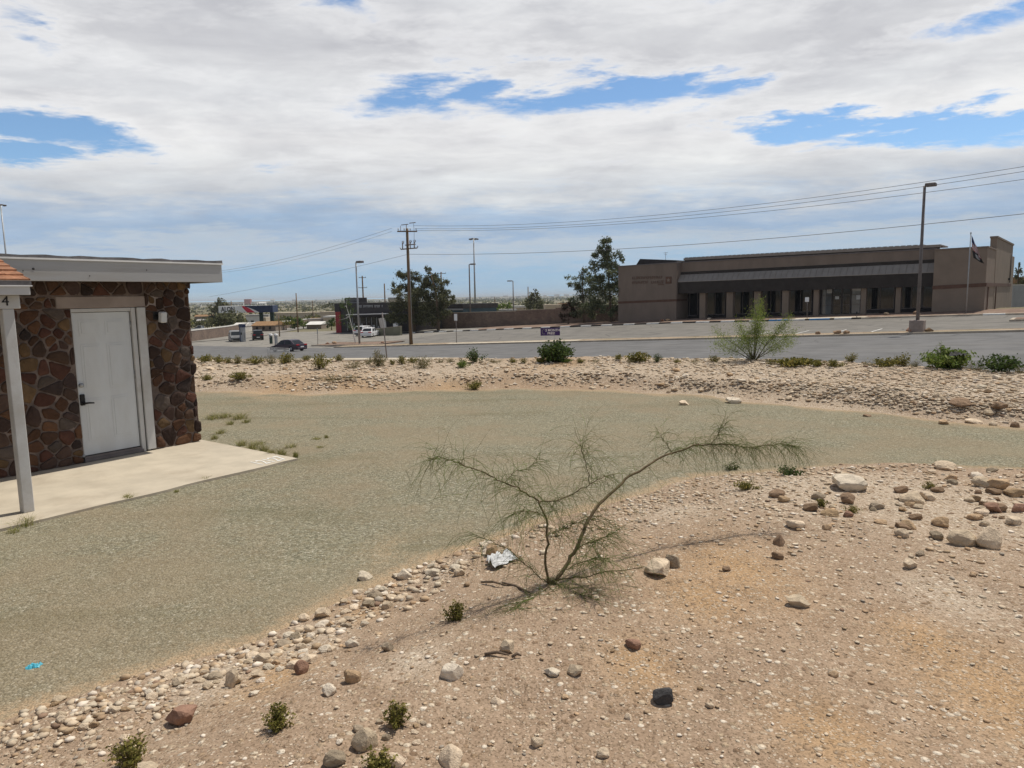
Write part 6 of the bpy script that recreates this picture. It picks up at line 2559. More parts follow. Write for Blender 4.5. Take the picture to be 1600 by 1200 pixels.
# --- grass tufts by the slab ---------------------------------------------------------
rg_t = [(332, 655, 40, 10), (352, 653, 36, 10), (375, 655, 40, 12), (385, 661, 24, 8), (345, 678, 26, 9), (378, 697, 26, 11), (395, 703, 30, 15), (412, 707, 30, 15), (425, 712, 20, 13),
        (440, 713, 26, 15), (462, 716, 14, 12), (455, 700, 32, 9), (335, 687, 20, 9), (495, 687, 26, 6), (510, 685, 12, 7), (500, 700, 20, 5), (300, 690, 26, 10), (322, 752, 20, 9), (201, 782, 24, 12), (40, 822, 50, 16), (22, 833, 30, 9), (276, 770, 12, 6), (360, 664, 20, 8), (405, 695, 36, 8)]
for i, (u, v, w_, h_) in enumerate(rg_t):
    where = 'behind the slab corner beside the stone house' if i < 17 or i > 21 else 'along the front edge of the porch slab'
    size = 'taller' if h_ > 11 else 'low'
    tuft(f'{size} yellow green grass tuft {where}', u, v, w_, h_, 'grass', f'{size} grass tufts {where}', 130 if h_ > 9 else 90)

# --- trees ---------------------------------------------------------------------------
_pp = FRAME @ Vector((Tp(955, 497, 30.5)[0], 30.5, 0))
tree_px('pine_tree', 'tall dark pine at the left end of the brown building', _pp.y, [(955, 499), (953, 460), (950, 420), (947, 375)],
        [(947, 377, 9, 9), (940, 390, 9, 8), (955, 390, 10, 9), (933, 402, 9, 8), (948, 403, 14, 10), (965, 402, 8, 9), (928, 415, 10, 9), (946, 418, 16, 11), (966, 415, 9, 9),
         (938, 432, 16, 11), (958, 434, 14, 11), (970, 428, 9, 8), (930, 446, 14, 11), (950, 452, 18, 12), (970, 452, 12, 12), (940, 468, 16, 11), (962, 470, 16, 12), (978, 460, 10, 10), (928, 480, 12, 12), (950, 486, 12, 10), (975, 480, 10, 10)],
        'pine', 0.15, 2.4, 0.2, zdepth=0.9)
_pp = FRAME @ Vector((Tp(912, 502, 31)[0], 31, 0))
tree_px('pine_tree', 'smaller loose pine left of the tall one by the block wall', _pp.y, [(912, 503), (911, 470), (910, 425)],
        [(912, 424, 9, 7), (903, 433, 11, 7), (919, 436, 11, 8), (893, 444, 8, 5), (908, 447, 13, 9), (925, 447, 9, 9), (903, 462, 11, 10), (920, 462, 13, 10), (897, 476, 9, 8), (914, 478, 13, 10), (928, 476, 10, 10), (905, 490, 11, 8), (922, 492, 9, 9)],
        'pine', 0.14, 1.9, 0.15, zdepth=0.9)
_pp = FRAME @ Vector((Tp(686, 517, 28)[0], 28, 0))
tree_px('pine_tree', 'tall dark bushy pine right of the dark store', _pp.y, [(685, 519), (684, 490), (681, 455), (672, 425)],
        [(671, 424, 6, 6), (668, 433, 8, 8), (680, 430, 9, 8), (662, 445, 10, 9), (676, 446, 13, 11), (692, 442, 9, 8), (665, 462, 14, 11), (683, 462, 14, 11), (696, 458, 8, 8), (672, 476, 16, 11), (692, 474, 12, 10), (664, 490, 14, 11), (684, 490, 14, 11), (701, 470, 8, 6), (704, 464, 6, 4), (697, 488, 10, 8), (676, 502, 12, 8)],
        'dark', 0.16, 2.6, 0.28, zdepth=0.9)
_pp = FRAME @ Vector((Tp(645, 519, 26)[0], 26, 0))
tree_px('pine_tree', 'round dark bushy pine behind the utility pole', _pp.y, [(648, 519), (646, 490), (643, 455)],
        [(640, 430, 11, 7), (628, 436, 9, 9), (652, 432, 10, 7), (624, 447, 8, 9), (637, 447, 14, 11), (654, 446, 11, 10), (626, 462, 10, 10), (643, 464, 16, 12), (658, 464, 11, 11), (620, 478, 11, 9), (636, 482, 15, 11), (655, 484, 14, 12), (616, 492, 12, 8), (632, 498, 14, 8), (650, 500, 14, 9), (607, 498, 8, 6)],
        'dark', 0.16, 2.6, 0.28, zdepth=0.9)
_pp = FRAME @ Vector((Tp(556, 534, 5)[0], 5, 0))
tree_px('slender_tree', 'slender green tree with pale forked stems before the dark store', _pp.y, [(556, 536), (553, 525), (551, 515), (546, 495), (541, 478)],
        [(541, 474, 10, 7), (532, 480, 8, 8), (548, 483, 9, 9), (538, 492, 10, 9), (530, 500, 7, 8), (545, 503, 8, 8), (552, 512, 7, 6), (540, 468, 14, 3)],
        'leafy', 0.09, 0.35, 0.09, zdepth=0.8, bark='white_plaster')

FAR_TREES = [
    ('round_tree', 'round dark tree behind the white station canopy', 300, [(344, 505), (343, 480)], [(343, 473, 9, 6), (350, 478, 9, 6), (337, 479, 7, 7), (344, 486, 12, 7), (340, 494, 10, 7)], 'dark', 0.6),
    ('round_tree', 'broad brown green tree below the left end of the white canopy', 170, [(352, 515), (352, 500)], [(340, 496, 12, 7), (358, 494, 14, 7), (370, 500, 12, 8), (348, 506, 16, 8), (366, 508, 12, 6), (334, 506, 8, 7)], 'dark', 0.32),
    ('round_tree', 'round dark tree on the plain behind the block wall', 220, [(834, 489), (834, 475)], [(833, 459, 7, 5), (828, 467, 9, 7), (840, 468, 10, 7), (834, 476, 15, 8), (826, 480, 8, 6), (845, 480, 7, 6)], 'dark', 0.4),
    ('bushy_tree', 'bright green bushy tree behind the block wall by the high mast', 170, [(735, 490), (735, 480)], [(733, 477, 8, 5), (742, 480, 8, 5), (727, 482, 6, 5)], 'bright', 0.28),
    ('bushy_tree', 'bright green bushy tree behind the middle of the block wall', 190, [(785, 489), (785, 480)], [(782, 477, 9, 4), (793, 478, 7, 5), (775, 481, 8, 4)], 'bright', 0.28),
    ('bushy_tree', 'yellow green bushy tree left of the tall thin pole', 170, [(447, 514), (447, 508)], [(441, 505, 9, 4), (452, 504, 8, 5), (434, 508, 6, 4)], 'yellow', 0.26),
    ('bushy_tree', 'olive bushy tree right of the tall thin pole', 180, [(460, 513), (460, 506)], [(458, 500, 8, 5), (466, 503, 7, 5), (456, 507, 8, 4)], 'leafy', 0.26),
    ('bushy_tree', 'bright green bushy tree beside the white roofed shed', 180, [(474, 512), (474, 506)], [(470, 503, 6, 5), (475, 506, 6, 4)], 'bright', 0.26),
    ('bushy_tree', 'small dark tree left of the dark store end wall', 160, [(518, 516), (518, 508)], [(518, 504, 4, 5), (516, 509, 4, 4), (520, 499, 3, 4)], 'leafy', 0.2),
    ('cypress_tree', 'dark pointed cypress behind the right end of the brown building', 120, [(1591, 455), (1591, 430), (1592, 410)], [(1592, 412, 2, 4), (1592, 420, 3, 6), (1591, 430, 5, 7), (1591, 440, 6, 7), (1591, 449, 6, 6)], 'dark', 0.2),
    ('bushy_tree', 'rust brown shrub tree leaning on the block wall before the pines', 104, [(888, 508), (888, 495)], [(884, 480, 9, 6), (893, 476, 8, 5), (888, 489, 10, 7), (880, 496, 7, 6), (897, 492, 7, 8)], 'rust', 0.16),
    ('bushy_tree', 'dark tree between the two plain poles far behind the store', 520, [(512, 484), (512, 480)], [(508, 478, 6, 2.5), (517, 477, 6, 3)], 'dark', 0.7),
    ('bushy_tree', 'low dark tree mass left of the broad brown green tree by the house', 190, [(312, 512), (312, 508)], [(312, 505, 8, 4), (304, 507, 8, 4), (322, 508, 7, 4)], 'dark', 0.3),
]
for nm, lab, D, tr, cl, pal, lf in FAR_TREES:
    tree_px(nm, lab, D, tr, cl, pal, lf, 2.2, 0.18, zdepth=0.7)

# far scrub: nobody could count it
n = 5200
rr_ = 170 * np.exp(rng.uniform(0, 3.3, n))
aa = np.radians(rng.uniform(-42, 20, n))
xx, yy = rr_ * np.sin(aa), rr_ * np.cos(aa)
s_, t_ = to_st(xx, yy)
ok = (t_ > 62) & (fbm(xx, yy, 1 / 110.0, 3, 90) > -0.06)
xx, yy, rr_ = xx[ok], yy[ok], rr_[ok]
zz_ = Gfull(xx, yy)
pts, szs = [], []
L = Leaves()
for k in range(7):
    s2 = rr_ * 0.0016 + 0.7
    q = np.stack([xx + rng.normal(size=len(xx)) * s2 * 1.3, yy + rng.normal(size=len(xx)) * s2, zz_ + np.abs(rng.normal(size=len(xx))) * s2 * 0.55 + 0.1], -1)
    L.p.append(q)
    L.s.append(s2 * rng.uniform(0.5, 1.0, len(xx)))
    c = np.array(GREENS['dark'] + GREENS['creosote'][:2])[rng.integers(0, 6, len(xx))] * rng.uniform(0.6, 1.1, (len(xx), 1))
    L.c.append(c)
o = L.build('scrubland', None, aspect=0.7)
tag(o, 'dark scrub dotted over the far dry plain', kind='stuff')

# ------------------------------------------------------------------ cars


def car(label, loc, rz, L, Wd, H, paint, kind='sedan', group=None):
    """x forward; origin on the ground under the middle"""
    root = thing('parked_car' if kind != 'moving' else 'car', label, 'car', loc, rz, group)
    suv = kind in ('suv',)
    kind_s = 'sedan' if kind == 'moving' else kind
    bl = 0.54 * H if not suv else 0.56 * H         # belt line
    gc = 0.17
    x0, x1 = -L / 2, L / 2
    wr = 0.33 if not suv else 0.37
    fa, ra_ = x1 - 0.19 * L, x0 + 0.20 * L
    if kind_s == 'sedan':
        prof = [(x0 + 0.02, 0.34), (x0, 0.62), (x0 + 0.06, bl + 0.10), (x0 + 0.55, bl + 0.14), (x1 - 1.25, bl + 0.06), (x1 - 0.35, bl - 0.10), (x1 - 0.02, 0.58), (x1, 0.34), (x1 - 0.08, gc)]
        cab = [(x0 + 0.45, bl + 0.10), (x0 + 1.15, H - 0.07), (x0 + 1.55, H), (x0 + 2.35, H), (x1 - 1.95, H - 0.10), (x1 - 1.15, bl + 0.03)]
    elif suv:
        prof = [(x0 + 0.03, 0.36), (x0, 0.75), (x0 + 0.05, bl + 0.05), (x0 + 0.2, bl + 0.08), (x1 - 1.1, bl + 0.06), (x1 - 0.25, bl - 0.06), (x1 - 0.02, 0.72), (x1, 0.40), (x1 - 0.08, 0.22)]
        cab = [(x0 + 0.06, bl + 0.04), (x0 + 0.42, H - 0.04), (x0 + 0.75, H), (x0 + 2.6, H), (x1 - 1.75, H - 0.10), (x1 - 1.0, bl + 0.02)]
    else:   # pickup
        prof = [(x0 + 0.02, 0.4), (x0, 0.95), (x0 + 0.05, 1.02), (x0 + 1.8, 1.02), (x1 - 1.2, 1.06), (x1 - 0.2, 0.98), (x1, 0.6), (x1 - 0.05, 0.3)]
        bl = 1.0
        cab = [(x0 + 1.75, 1.0), (x0 + 1.9, H - 0.05), (x0 + 2.2, H), (x1 - 2.2, H), (x1 - 1.25, 1.03)]
    # wheel arches cut into the underside
    low = []
    z_lo = gc + 0.06
    for cx in (fa, ra_):
        arch = []
        for k in range(9):
            a = math.pi * k / 8
            arch.append((cx + (wr + 0.05) * math.cos(a), max(z_lo, wr + (wr + 0.05) * math.sin(a))))
        low.append([(cx + wr + 0.05, z_lo)] + arch + [(cx - wr - 0.05, z_lo)])
    outline = prof + low[0] + low[1] + [(x0 + 0.1, gc + 0.05)]
    n = len(outline)
    mb = MB()
    cxm = 0.0
    rings = []
    hw = Wd / 2
    for y, sx, dz in ((-hw, 0.985, -0.03), (-hw + 0.06, 1.0, 0.0), (hw - 0.06, 1.0, 0.0), (hw, 0.985, -0.03)):
        rings.append([(p[0] * sx, y * (1 - 0.05 * max(0, (abs(p[0]) - L * 0.36) / (L * 0.14))), p[1] + (dz if p[1] > 0.5 else 0)) for p in outline])
    vs = [p for r_ in rings for p in r_]
    fs = []
    for i in range(3):
        for k in range(n):
            k2 = (k + 1) % n
            fs.append((i * n + k, i * n + k2, (i + 1) * n + k2, (i + 1) * n + k))
    fs += [tuple(range(n))[::-1], tuple(3 * n + k for k in range(n))]
    mb.add(vs, fs, 0, False)
    # cabin shell (tapered)
    tp = 0.80
    m_ = len(cab)
    zt = lambda z: 1 - (1 - tp) * (z - bl) / (H - bl)
    vs = [(x, -(hw - 0.05) * zt(z), z) for x, z in cab] + [(x, (hw - 0.05) * zt(z), z) for x, z in cab]
    fs = [tuple(range(m_)), tuple(range(2 * m_ - 1, m_ - 1, -1))] + [(k, m_ + k, m_ + (k + 1) % m_, (k + 1) % m_) for k in range(m_)]
    mb.add(vs, fs)
    body = mb.build('body', paint, root)
    # glass set just proud of the cabin
    def pane(name, quad, off):
        a, b, c, d = [Vector(p) for p in quad]
        nrm = (b - a).cross(d - a).normalized()
        ctr = (a + b + c + d) / 4
        if nrm.dot(ctr - Vector((0, 0, bl))) < 0:
            nrm = -nrm
        q = [ctr + (p - ctr) * 0.86 + nrm * 0.008 for p in (a, b, c, d)]
        q2 = [p - nrm * 0.02 for p in q]
        g = MB().add(q + q2, [(0, 1, 2, 3), (4, 7, 6, 5), (0, 4, 5, 1), (1, 5, 6, 2), (2, 6, 7, 3), (3, 7, 4, 0)])
        g.build(name, M_['car_glass'], root)
    Y = lambda z: (hw - 0.05) * zt(z)
    fr = (cab[-1], cab[-2])
    pane('windscreen', [(fr[0][0], -Y(fr[0][1]), fr[0][1]), (fr[0][0], Y(fr[0][1]), fr[0][1]), (fr[1][0], Y(fr[1][1]), fr[1][1]), (fr[1][0], -Y(fr[1][1]), fr[1][1])], 0)
    rr2 = (cab[0], cab[1])
    pane('rear_window', [(rr2[0][0], -Y(rr2[0][1]), rr2[0][1] + 0.02), (rr2[0][0], Y(rr2[0][1]), rr2[0][1] + 0.02), (rr2[1][0], Y(rr2[1][1]), rr2[1][1]), (rr2[1][0], -Y(rr2[1][1]), rr2[1][1])], 0)
    xa, xb = cab[0][0] + (0.35 if not suv else 0.2), cab[-1][0] - 0.1
    ta, tb_ = cab[1][0] + 0.12, cab[-2][0] - 0.02
    zl, zu = bl + 0.10, H - 0.11
    mid = (xa + xb) / 2 - 0.1
    if kind_s == 'pickup':
        cuts_ = [(xa, xb, ta, tb_)]
    else:
        cuts_ = [(xa, mid, ta, mid + 0.02), (mid + 0.06, xb, mid + 0.08, tb_)]
    for sg in (-1, 1):
        for (p0, p1, q0, q1) in cuts_:
            pane('side_window', [(p0, sg * Y(zl), zl), (p1, sg * Y(zl), zl), (q1, sg * Y(zu), zu), (q0, sg * Y(zu), zu)], 0)
    for cx in (fa, ra_):
        for sg in (-1, 1):
            yc = sg * (hw - 0.12)
            mb = MB().tube([(cx, yc - 0.11, wr), (cx, yc - 0.08, wr), (cx, yc + 0.08, wr), (cx, yc + 0.11, wr)], [wr - 0.03, wr, wr, wr - 0.03], 20)
            w_ = mb.build('wheel', M_['rubber'], root)
            mb = MB().tube([(cx, yc + sg * 0.09, wr), (cx, yc + sg * 0.118, wr)], [wr * 0.66, wr * 0.6], 16)
            for k in range(5):
                a = 2 * math.pi * k / 5
                mb.tube([(cx, yc + sg * 0.12, wr), (cx + wr * 0.58 * math.cos(a), yc + sg * 0.12, wr + wr * 0.58 * math.sin(a))], 0.03, 5)
            mb.build('rim', M_['rim'], w_)
    for sg in (-1, 1):
        ya, yb = sorted((sg * (hw - 0.52), sg * (hw - 0.05)))
        MB().box(x0 - 0.012, x0 + 0.14, ya, yb, bl - 0.06, bl + 0.08 if not suv else bl + 0.05, bev=0.02).build('tail_light', M_['tail_red'], root)
        ya, yb = sorted((sg * (hw - 0.50), sg * (hw - 0.07)))
        MB().box(x1 - 0.30, x1 + 0.004, ya, yb, bl - 0.30, bl - 0.16, bev=0.02).build('headlight', M_['lamp_clear'], root)
        MB().box(cab[-1][0] - 0.25, cab[-1][0] - 0.08, sg * (hw + 0.09) - 0.09, sg * (hw + 0.09) + 0.09, bl + 0.03, bl + 0.16, bev=0.03).build('wing_mirror', paint, root)
    MB().box(x0 - 0.03, x0 + 0.08, -hw * 0.8, hw * 0.8, 0.28, 0.46, bev=0.03).build('bumper', M_['rubber'] if kind_s != 'sedan' else paint, root)
    MB().box(x1 - 0.08, x1 + 0.02, -hw * 0.55, hw * 0.55, 0.36, 0.56, bev=0.02).build('grille', M_['black'], root)
    MB().box(x0 - 0.036, x0 - 0.031, -0.26, 0.26, 0.49, 0.62).build('number_plate', M_['sign_white'], root)
    return root


def paint_mat(name, c, metal=0.3):
    return mat(name, c, 0.35, 0.03, 0.6, metal=metal, spec=0.6)


P_DARK = paint_mat('paint_plum', (0.045, 0.03, 0.05))
P_SILVER = paint_mat('paint_silver', (0.16, 0.165, 0.17), 0.0)
P_BLACK = paint_mat('paint_black', (0.015, 0.016, 0.018), 0.2)
P_WHITE = paint_mat('paint_white', (0.75, 0.76, 0.78), 0.0)


def at_st(s, t, dz=0.02):
    return FRAME @ Vector((s, t, float(Rz(s, t)) + dz))


def slope_fit(o, s):
    pass


# dark sedan on the road, driving off to the left
s_, _ = Tp(451, 550, -6.2)
c_ = car('dark plum sedan driving away on the road, its rear and left side in view', at_st(s_, -6.2, 0.03), RANG + math.pi + 0.16, 4.8, 1.82, 1.45, P_DARK, 'moving')
c_.rotation_euler[1] = math.atan(0.025)
dz_s = Tp(368, 534, 9)[0]
car('silver utility vehicle facing the camera at the fuel station', at_st(dz_s, 9), RANG - 0.42, 5.0, 1.98, 1.85, P_SILVER, 'suv')
s_ = Tp(403, 530, 12)[0]
car('black utility vehicle beyond the blue grey pillar at the fuel station', at_st(s_, 12), RANG + math.pi - 0.5, 4.6, 1.85, 1.75, P_BLACK, 'suv')
s_ = Tp(560, 524, 19)[0]
car('white car parked nose in at the dark store, farther of two', at_st(s_ , 20.5), RANG + math.pi / 2 + 0.35, 4.7, 1.85, 1.62, P_WHITE, 'suv')
s_ = Tp(576, 524, 17)[0]
car('white car parked beside the low beige wall, nearer of two', at_st(s_, 17.3), RANG + math.pi / 2 + 0.6, 4.7, 1.85, 1.5, P_WHITE, 'sedan')
p_ = P(313, 513, 190)
p_.z = G(p_.x, p_.y)
car('white pickup truck just beyond the stone house corner', p_, math.radians(185), 5.2, 1.9, 1.75, P_WHITE, 'pickup')

# ------------------------------------------------------------------ fuel station
# long canopy with white, red and navy fascia
Dc = 200.0
kx = 0.62
cpt = P(345, 483, Dc)
cang = math.radians(6)


def Cp(u, v):
    """photo point on the upright plane of the canopy front"""
    n_ = Vector((-math.sin(cang), math.cos(cang), 0))
    d = ray(u, v)
    k = cpt.dot(n_) / d.dot(n_)
    q = d * k - Vector((cpt.x, cpt.y, 0))
    return q.x * math.cos(cang) + q.y * math.sin(cang), q.z


zg = G(cpt.x + 5, cpt.y)
can = thing('fuel_canopy', 'long station canopy sign in white, red and navy with black lettering', 'canopy', (cpt.x, cpt.y, 0), cang)
x0, zt = Cp(341, 478.5)
x1, zt1 = Cp(425.5, 476.5)
_, zb_ = Cp(345, 489.5)
xm = Cp(400, 485)[0]
mb = MB().box(x0, x1, 0, 7.0, zb_, zt, bev=0.03)
roofc = mb.build('canopy_roof', M_['sign_white'], can)
hN = zt - zb_
mb = MB()
n = 12
top, bot = [], []
xa = Cp(370, 480)[0]
xb = Cp(396, 487)[0]
# red swoosh
up = [(xa + (xb - xa) * k / n, zt - hN * 0.02 - hN * 0.12 * (k / n) ** 2 * 0) for k in range(n + 1)]
pts = [(Cp(378, 480)[0], zt - 0.08)]
for k in range(n + 1):
    t = k / n
    pts.append((Cp(378 + 20 * t, 480)[0], zt - 0.06 - (hN - 0.1) * (t ** 1.7)))
for k in range(n, -1, -1):
    t = k / n
    pts.append((Cp(378 + 8 * t, 480)[0], zt - 0.12 - (hN - 0.16) * (t ** 0.8)))
mb.prism(pts[1:], -0.03, -0.001)
mb.build('red_swoosh', M_['sign_red'], roofc)
mb = MB()
pts = [(Cp(368, 480)[0], zt + 0.02)]
for k in range(n + 1):
    t = k / n
    pts.append((Cp(368 + 37 * t, 480)[0], zt - 0.02 - (hN - 0.02) * (t ** 2.2)))
pts += [(x1 + 0.03, zb_ - 0.0), (x1 + 0.03, zt + 0.02)]
mb.prism(pts[1:], -0.025, -0.002)
mb.box(x1 + 0.002, x1 + 0.03, 0, 6.9, zb_, zt)
mb.build('navy_panel', M_['navy'], roofc)
tx0, _ = Cp(346.5, 484)
tx1, _ = Cp(366, 484)
me_w = (tx1 - tx0)
text_part('sign_lettering', 'ALON', 1.55, M_['black'], roofc, Matrix.Translation(((tx0 + tx1) / 2, -0.02, (zt + zb_) / 2)) @ Matrix.Rotation(R(90), 4, 'X') @ Matrix.Diagonal((me_w / 3.9, 1.25, 1, 1)), 'CENTER', 0.01, 0.035)
for u in (352, 404, 421):
    xx_, _ = Cp(u, 490)
    zgc = G(cpt.x + xx_, cpt.y + 2)
    MB().box(xx_ - 0.5, xx_ + 0.5, 2.6, 3.4, zgc - 0.2, zb_, bev=0.05).build('column', M_['green_dark'], can)

# pillar with blue top between the two cars, and pumps
s_, _ = Tp(382, 533, 8.0)
b0, b1 = Tp(376, 533, 8.0), Tp(390, 507, 8.0)
pl = fthing('fuel_pump', 'tall blue and grey pump pillar between the silver and black cars', 'fuel pump', s_, 8.0)
z0 = float(Rz(s_, 8.0))
xa_, xc_ = b0[0] + 0.25, b0[0] + 1.3
mb = MB().box(xa_ + 0.36, xc_, 7.7, 8.3, z0, b1[1] - 0.5, bev=0.05)
fpart(mb, 'cabinet', M_['grey_panel'], pl)
mb = MB().box(xa_ - 0.05, xc_ + 0.05, 7.65, 8.35, b1[1] - 0.49, b1[1] + 0.05, bev=0.04)
fpart(mb, 'canopy_cap', M_['navy'], pl)
mb = MB().box(xa_, xa_ + 0.35, 7.72, 8.28, z0, b1[1] - 0.5, bev=0.03)
fpart(mb, 'side_panel', M_['navy'], pl)
mb = MB().box(xa_ + 0.5, xc_ - 0.15, 7.67, 7.698, z0 + 1.2, z0 + 1.6)
fpart(mb, 'display', M_['black'], pl)
mb = MB().tube([(xc_ + 0.02, 8.0, z0 + 1.6), (xc_ + 0.2, 7.9, z0 + 0.9), (xc_ + 0.08, 7.9, z0 + 0.3)], 0.03, 6)
fpart(mb, 'hose', M_['rubber'], pl)
s_, _ = Tp(428, 541, 1.0 + 3)
for k, (u0, u1, lab) in enumerate(((423, 428.5, 'pale fuel pump with a rounded top left of the dark sedan roof'), (431, 436.5, 'second pale fuel pump right beside the rounded one'))):
    b0, b1 = Tp(u0, 540, 5), Tp(u1, 521, 5)
    pm = fthing('fuel_pump', lab, 'fuel pump', b0[0], 5, None, 'small fuel pumps behind the dark sedan')
    z0 = float(Rz(b0[0], 5))
    mb = MB().box(b0[0], b0[0] + 0.42, 4.8, 5.15, z0, b1[1] - 0.4, bev=0.05)
    fpart(mb, 'cabinet', M_['green_dark'] if k == 0 else M_['grey_panel'], pm)
    mb = MB().tube([(b0[0] - 0.03, 4.97, b1[1] - 0.25), (b0[0] + 0.45, 4.97, b1[1] - 0.25)], 0.2, 12)
    fpart(mb, 'pump_sign', M_['sign_white'], pm)
    mb = MB().box(b0[0] + 0.07, b0[0] + 0.35, 4.76, 4.798, z0 + 0.9, z0 + 1.4)
    fpart(mb, 'display', M_['grey_panel'], pm)
# pale mesh panel by the road before the sedan
b0, b1 = Tp(419, 559, -21.0), Tp(452, 544.5, -21.0)
pn = fthing('mesh_panel', 'pale wire mesh fence panel standing at the roadside before the dark sedan', 'fence', b0[0], -21.0)
z0 = float(Rz(b0[0], -21.0))
mb = MB()
for (a, b_) in (((b0[0], z0), (b0[0], b1[1])), ((b0[0], b1[1]), (b1[0], b1[1])), ((b1[0], b1[1]), (b1[0], z0))):
    mb.tube([(a[0], -21.0, a[1]), (b_[0], -21.0, b_[1])], 0.028, 6)
fpart(mb, 'frame', M_['galv'], pn)
mb = MB()
k = b0[0] + 0.07
while k < b1[0]:
    mb.tube([(k, -21.0, z0 + 0.1), (k, -21.0, b1[1])], 0.012, 4)
    k += 0.10
fpart(mb, 'mesh', M_['galv'], pn)
# station perimeter wall with pale coping, running back from the road
def back_wall(label, p0, p1, h, m_, n=8):
    mid = (p0 + p1) / 2
    o = thing('block_wall', label, 'wall', (mid.x, mid.y, G(mid.x, mid.y)), math.atan2(p1.y - p0.y, p1.x - p0.x))
    Ln = (Vector((p1.x, p1.y)) - Vector((p0.x, p0.y))).length
    z = [G(p0.x + (p1.x - p0.x) * k / n, p0.y + (p1.y - p0.y) * k / n) - o.location.z for k in range(n + 1)]
    mb, mc = MB(), MB()
    for k in range(n):
        x0, x1 = -Ln / 2 + Ln * k / n, -Ln / 2 + Ln * (k + 1) / n
        for q, y0, y1, lo, hi in ((mb, 0, 0.3, -0.8, h), (mc, -0.05, 0.36, h + 0.003, h + 0.2)):
            q.add([(x0, y0, z[k] + lo), (x1, y0, z[k + 1] + lo), (x1, y1, z[k + 1] + lo), (x0, y1, z[k] + lo), (x0, y0, z[k] + hi), (x1, y0, z[k + 1] + hi), (x1, y1, z[k + 1] + hi), (x0, y1, z[k] + hi)],
                  [(0, 3, 2, 1), (4, 5, 6, 7), (0, 1, 5, 4), (2, 3, 7, 6)] + ([(0, 4, 7, 3)] if k == 0 else []) + ([(1, 2, 6, 5)] if k == n - 1 else []))
    mb.build('wall_panel', M_[m_], o)
    mc.build('coping', M_['white_plaster'], o)
    return o


back_wall('long low brown station wall with pale coping behind the parked cars', P(285, 520, 128), P(480, 505, 232), 2.0, 'cmu')
back_wall('grey station wall with pale coping left of the dark store', P(482, 505, 234), P(540, 503, 250), 2.0, 'lintel')
# the forecourt goes on behind, up to that wall
fc = [P(300, 527, 126), P(480, 506, 228), P(540, 504, 246), P(560, 515, 150), P(430, 520, 140)]
_n = 26
_cx = [Vector((p.x, p.y)) for p in (P(288, 527, 127), P(480, 506, 230), P(545, 504, 246), P(560, 515, 150))]
_U, _V = np.meshgrid(np.linspace(0, 1, _n), np.linspace(0, 1, _n))
_lo = lambda a, b, t: a + (b - a) * t
_XX = (_cx[0].x * (1 - _U) + _cx[1].x * _U) * (1 - _V) + (_lo(_cx[0].x, _cx[3].x, 0.35) * (1 - _U) + _cx[2].x * _U) * _V
_YY = (_cx[0].y * (1 - _U) + _cx[1].y * _U) * (1 - _V) + (_lo(_cx[0].y, _cx[3].y, 0.35) * (1 - _U) + _cx[2].y * _U) * _V
_q = grid_mesh('forecourt', _XX, _YY, Gfull(_XX, _YY) + 0.10, M_['forecourt'])
tag(_q, 'pale asphalt yard behind the fuel station', kind='structure')

# ------------------------------------------------------------------ signs near the road


def small_sign(label, u0, v0, u1, v1, ub, vb, t, lean=0.0, two=False, m_='sign_white', name='road_sign', cat='sign'):
    a_, b_ = Tp(u0, v0, t), Tp(u1, v1, t)
    s_ = Tp(ub, vb, t)[0]
    z0 = float(Rz(s_, t)) + (0.1 if t > -20.0 else 0.0)
    o = fthing(name, label, cat, s_, t, z0)
    sm_ = (a_[0] + b_[0]) / 2
    zm = (a_[1] + b_[1]) / 2
    mb = MB().tube([(s_, t + 0.04, z0 - 0.3), (sm_, t + 0.04, a_[1])], 0.035, 8)
    fpart(mb, 'post', M_['bronze'], o)
    mb = MB().box(a_[0], b_[0], t - 0.02, t, b_[1], a_[1], bev=0.004)
    fpart(mb, 'sign_plate', M_[m_], o)
    return o


# leaning sign post on the near side of the road
s_, z_ = Tp(605, 562, -21.2)
o = fthing('road_sign', 'leaning road sign seen nearly edge on beside the road, left of the utility pole', 'sign', s_, -21.2)
z0 = float(Rz(s_, -21.2))
at_ = Tp(597.5, 497, -21.2)
mb = MB().tube([(s_, -21.2, z0 - 0.2), (at_[0], -21.2, at_[1] + 0.4)], 0.045, 8)
fpart(mb, 'post', M_['bronze'], o)
for k, (u0, u1) in enumerate(((594, 597.8), (598.4, 602))):
    a_, b_ = Tp(u0, 497, -21.2), Tp(u1, 512, -21.2)
    mb = MB().prism([(a_[0] + 0.1, b_[1]), (b_[0] + 0.1, b_[1] + 0.02), (b_[0] - 0.08, a_[1]), (a_[0] - 0.08, a_[1] - 0.03)], -21.3 - 0.03 * k, -21.28 - 0.03 * k)
    fpart(mb, 'sign_plate', M_['grey_panel'], o)
small_sign('narrow white sign on a thin post at the pale walk, right of the utility pole', 709.5, 490.5, 714.5, 501, 713, 537, 1.5)
small_sign('white accessible parking sign on a post before the shopfront columns', 1258, 464.5, 1264, 471.5, 1261, 499, 24.9)
small_sign('short dark sign post before the glass doors', 1337.5, 487, 1339.5, 491, 1338.5, 500, 24.9, m_='black')
small_sign('thin pale sign on a post left of the station kerb', 495, 513, 496.8, 522, 496, 537, 2.5, m_='grey_panel')

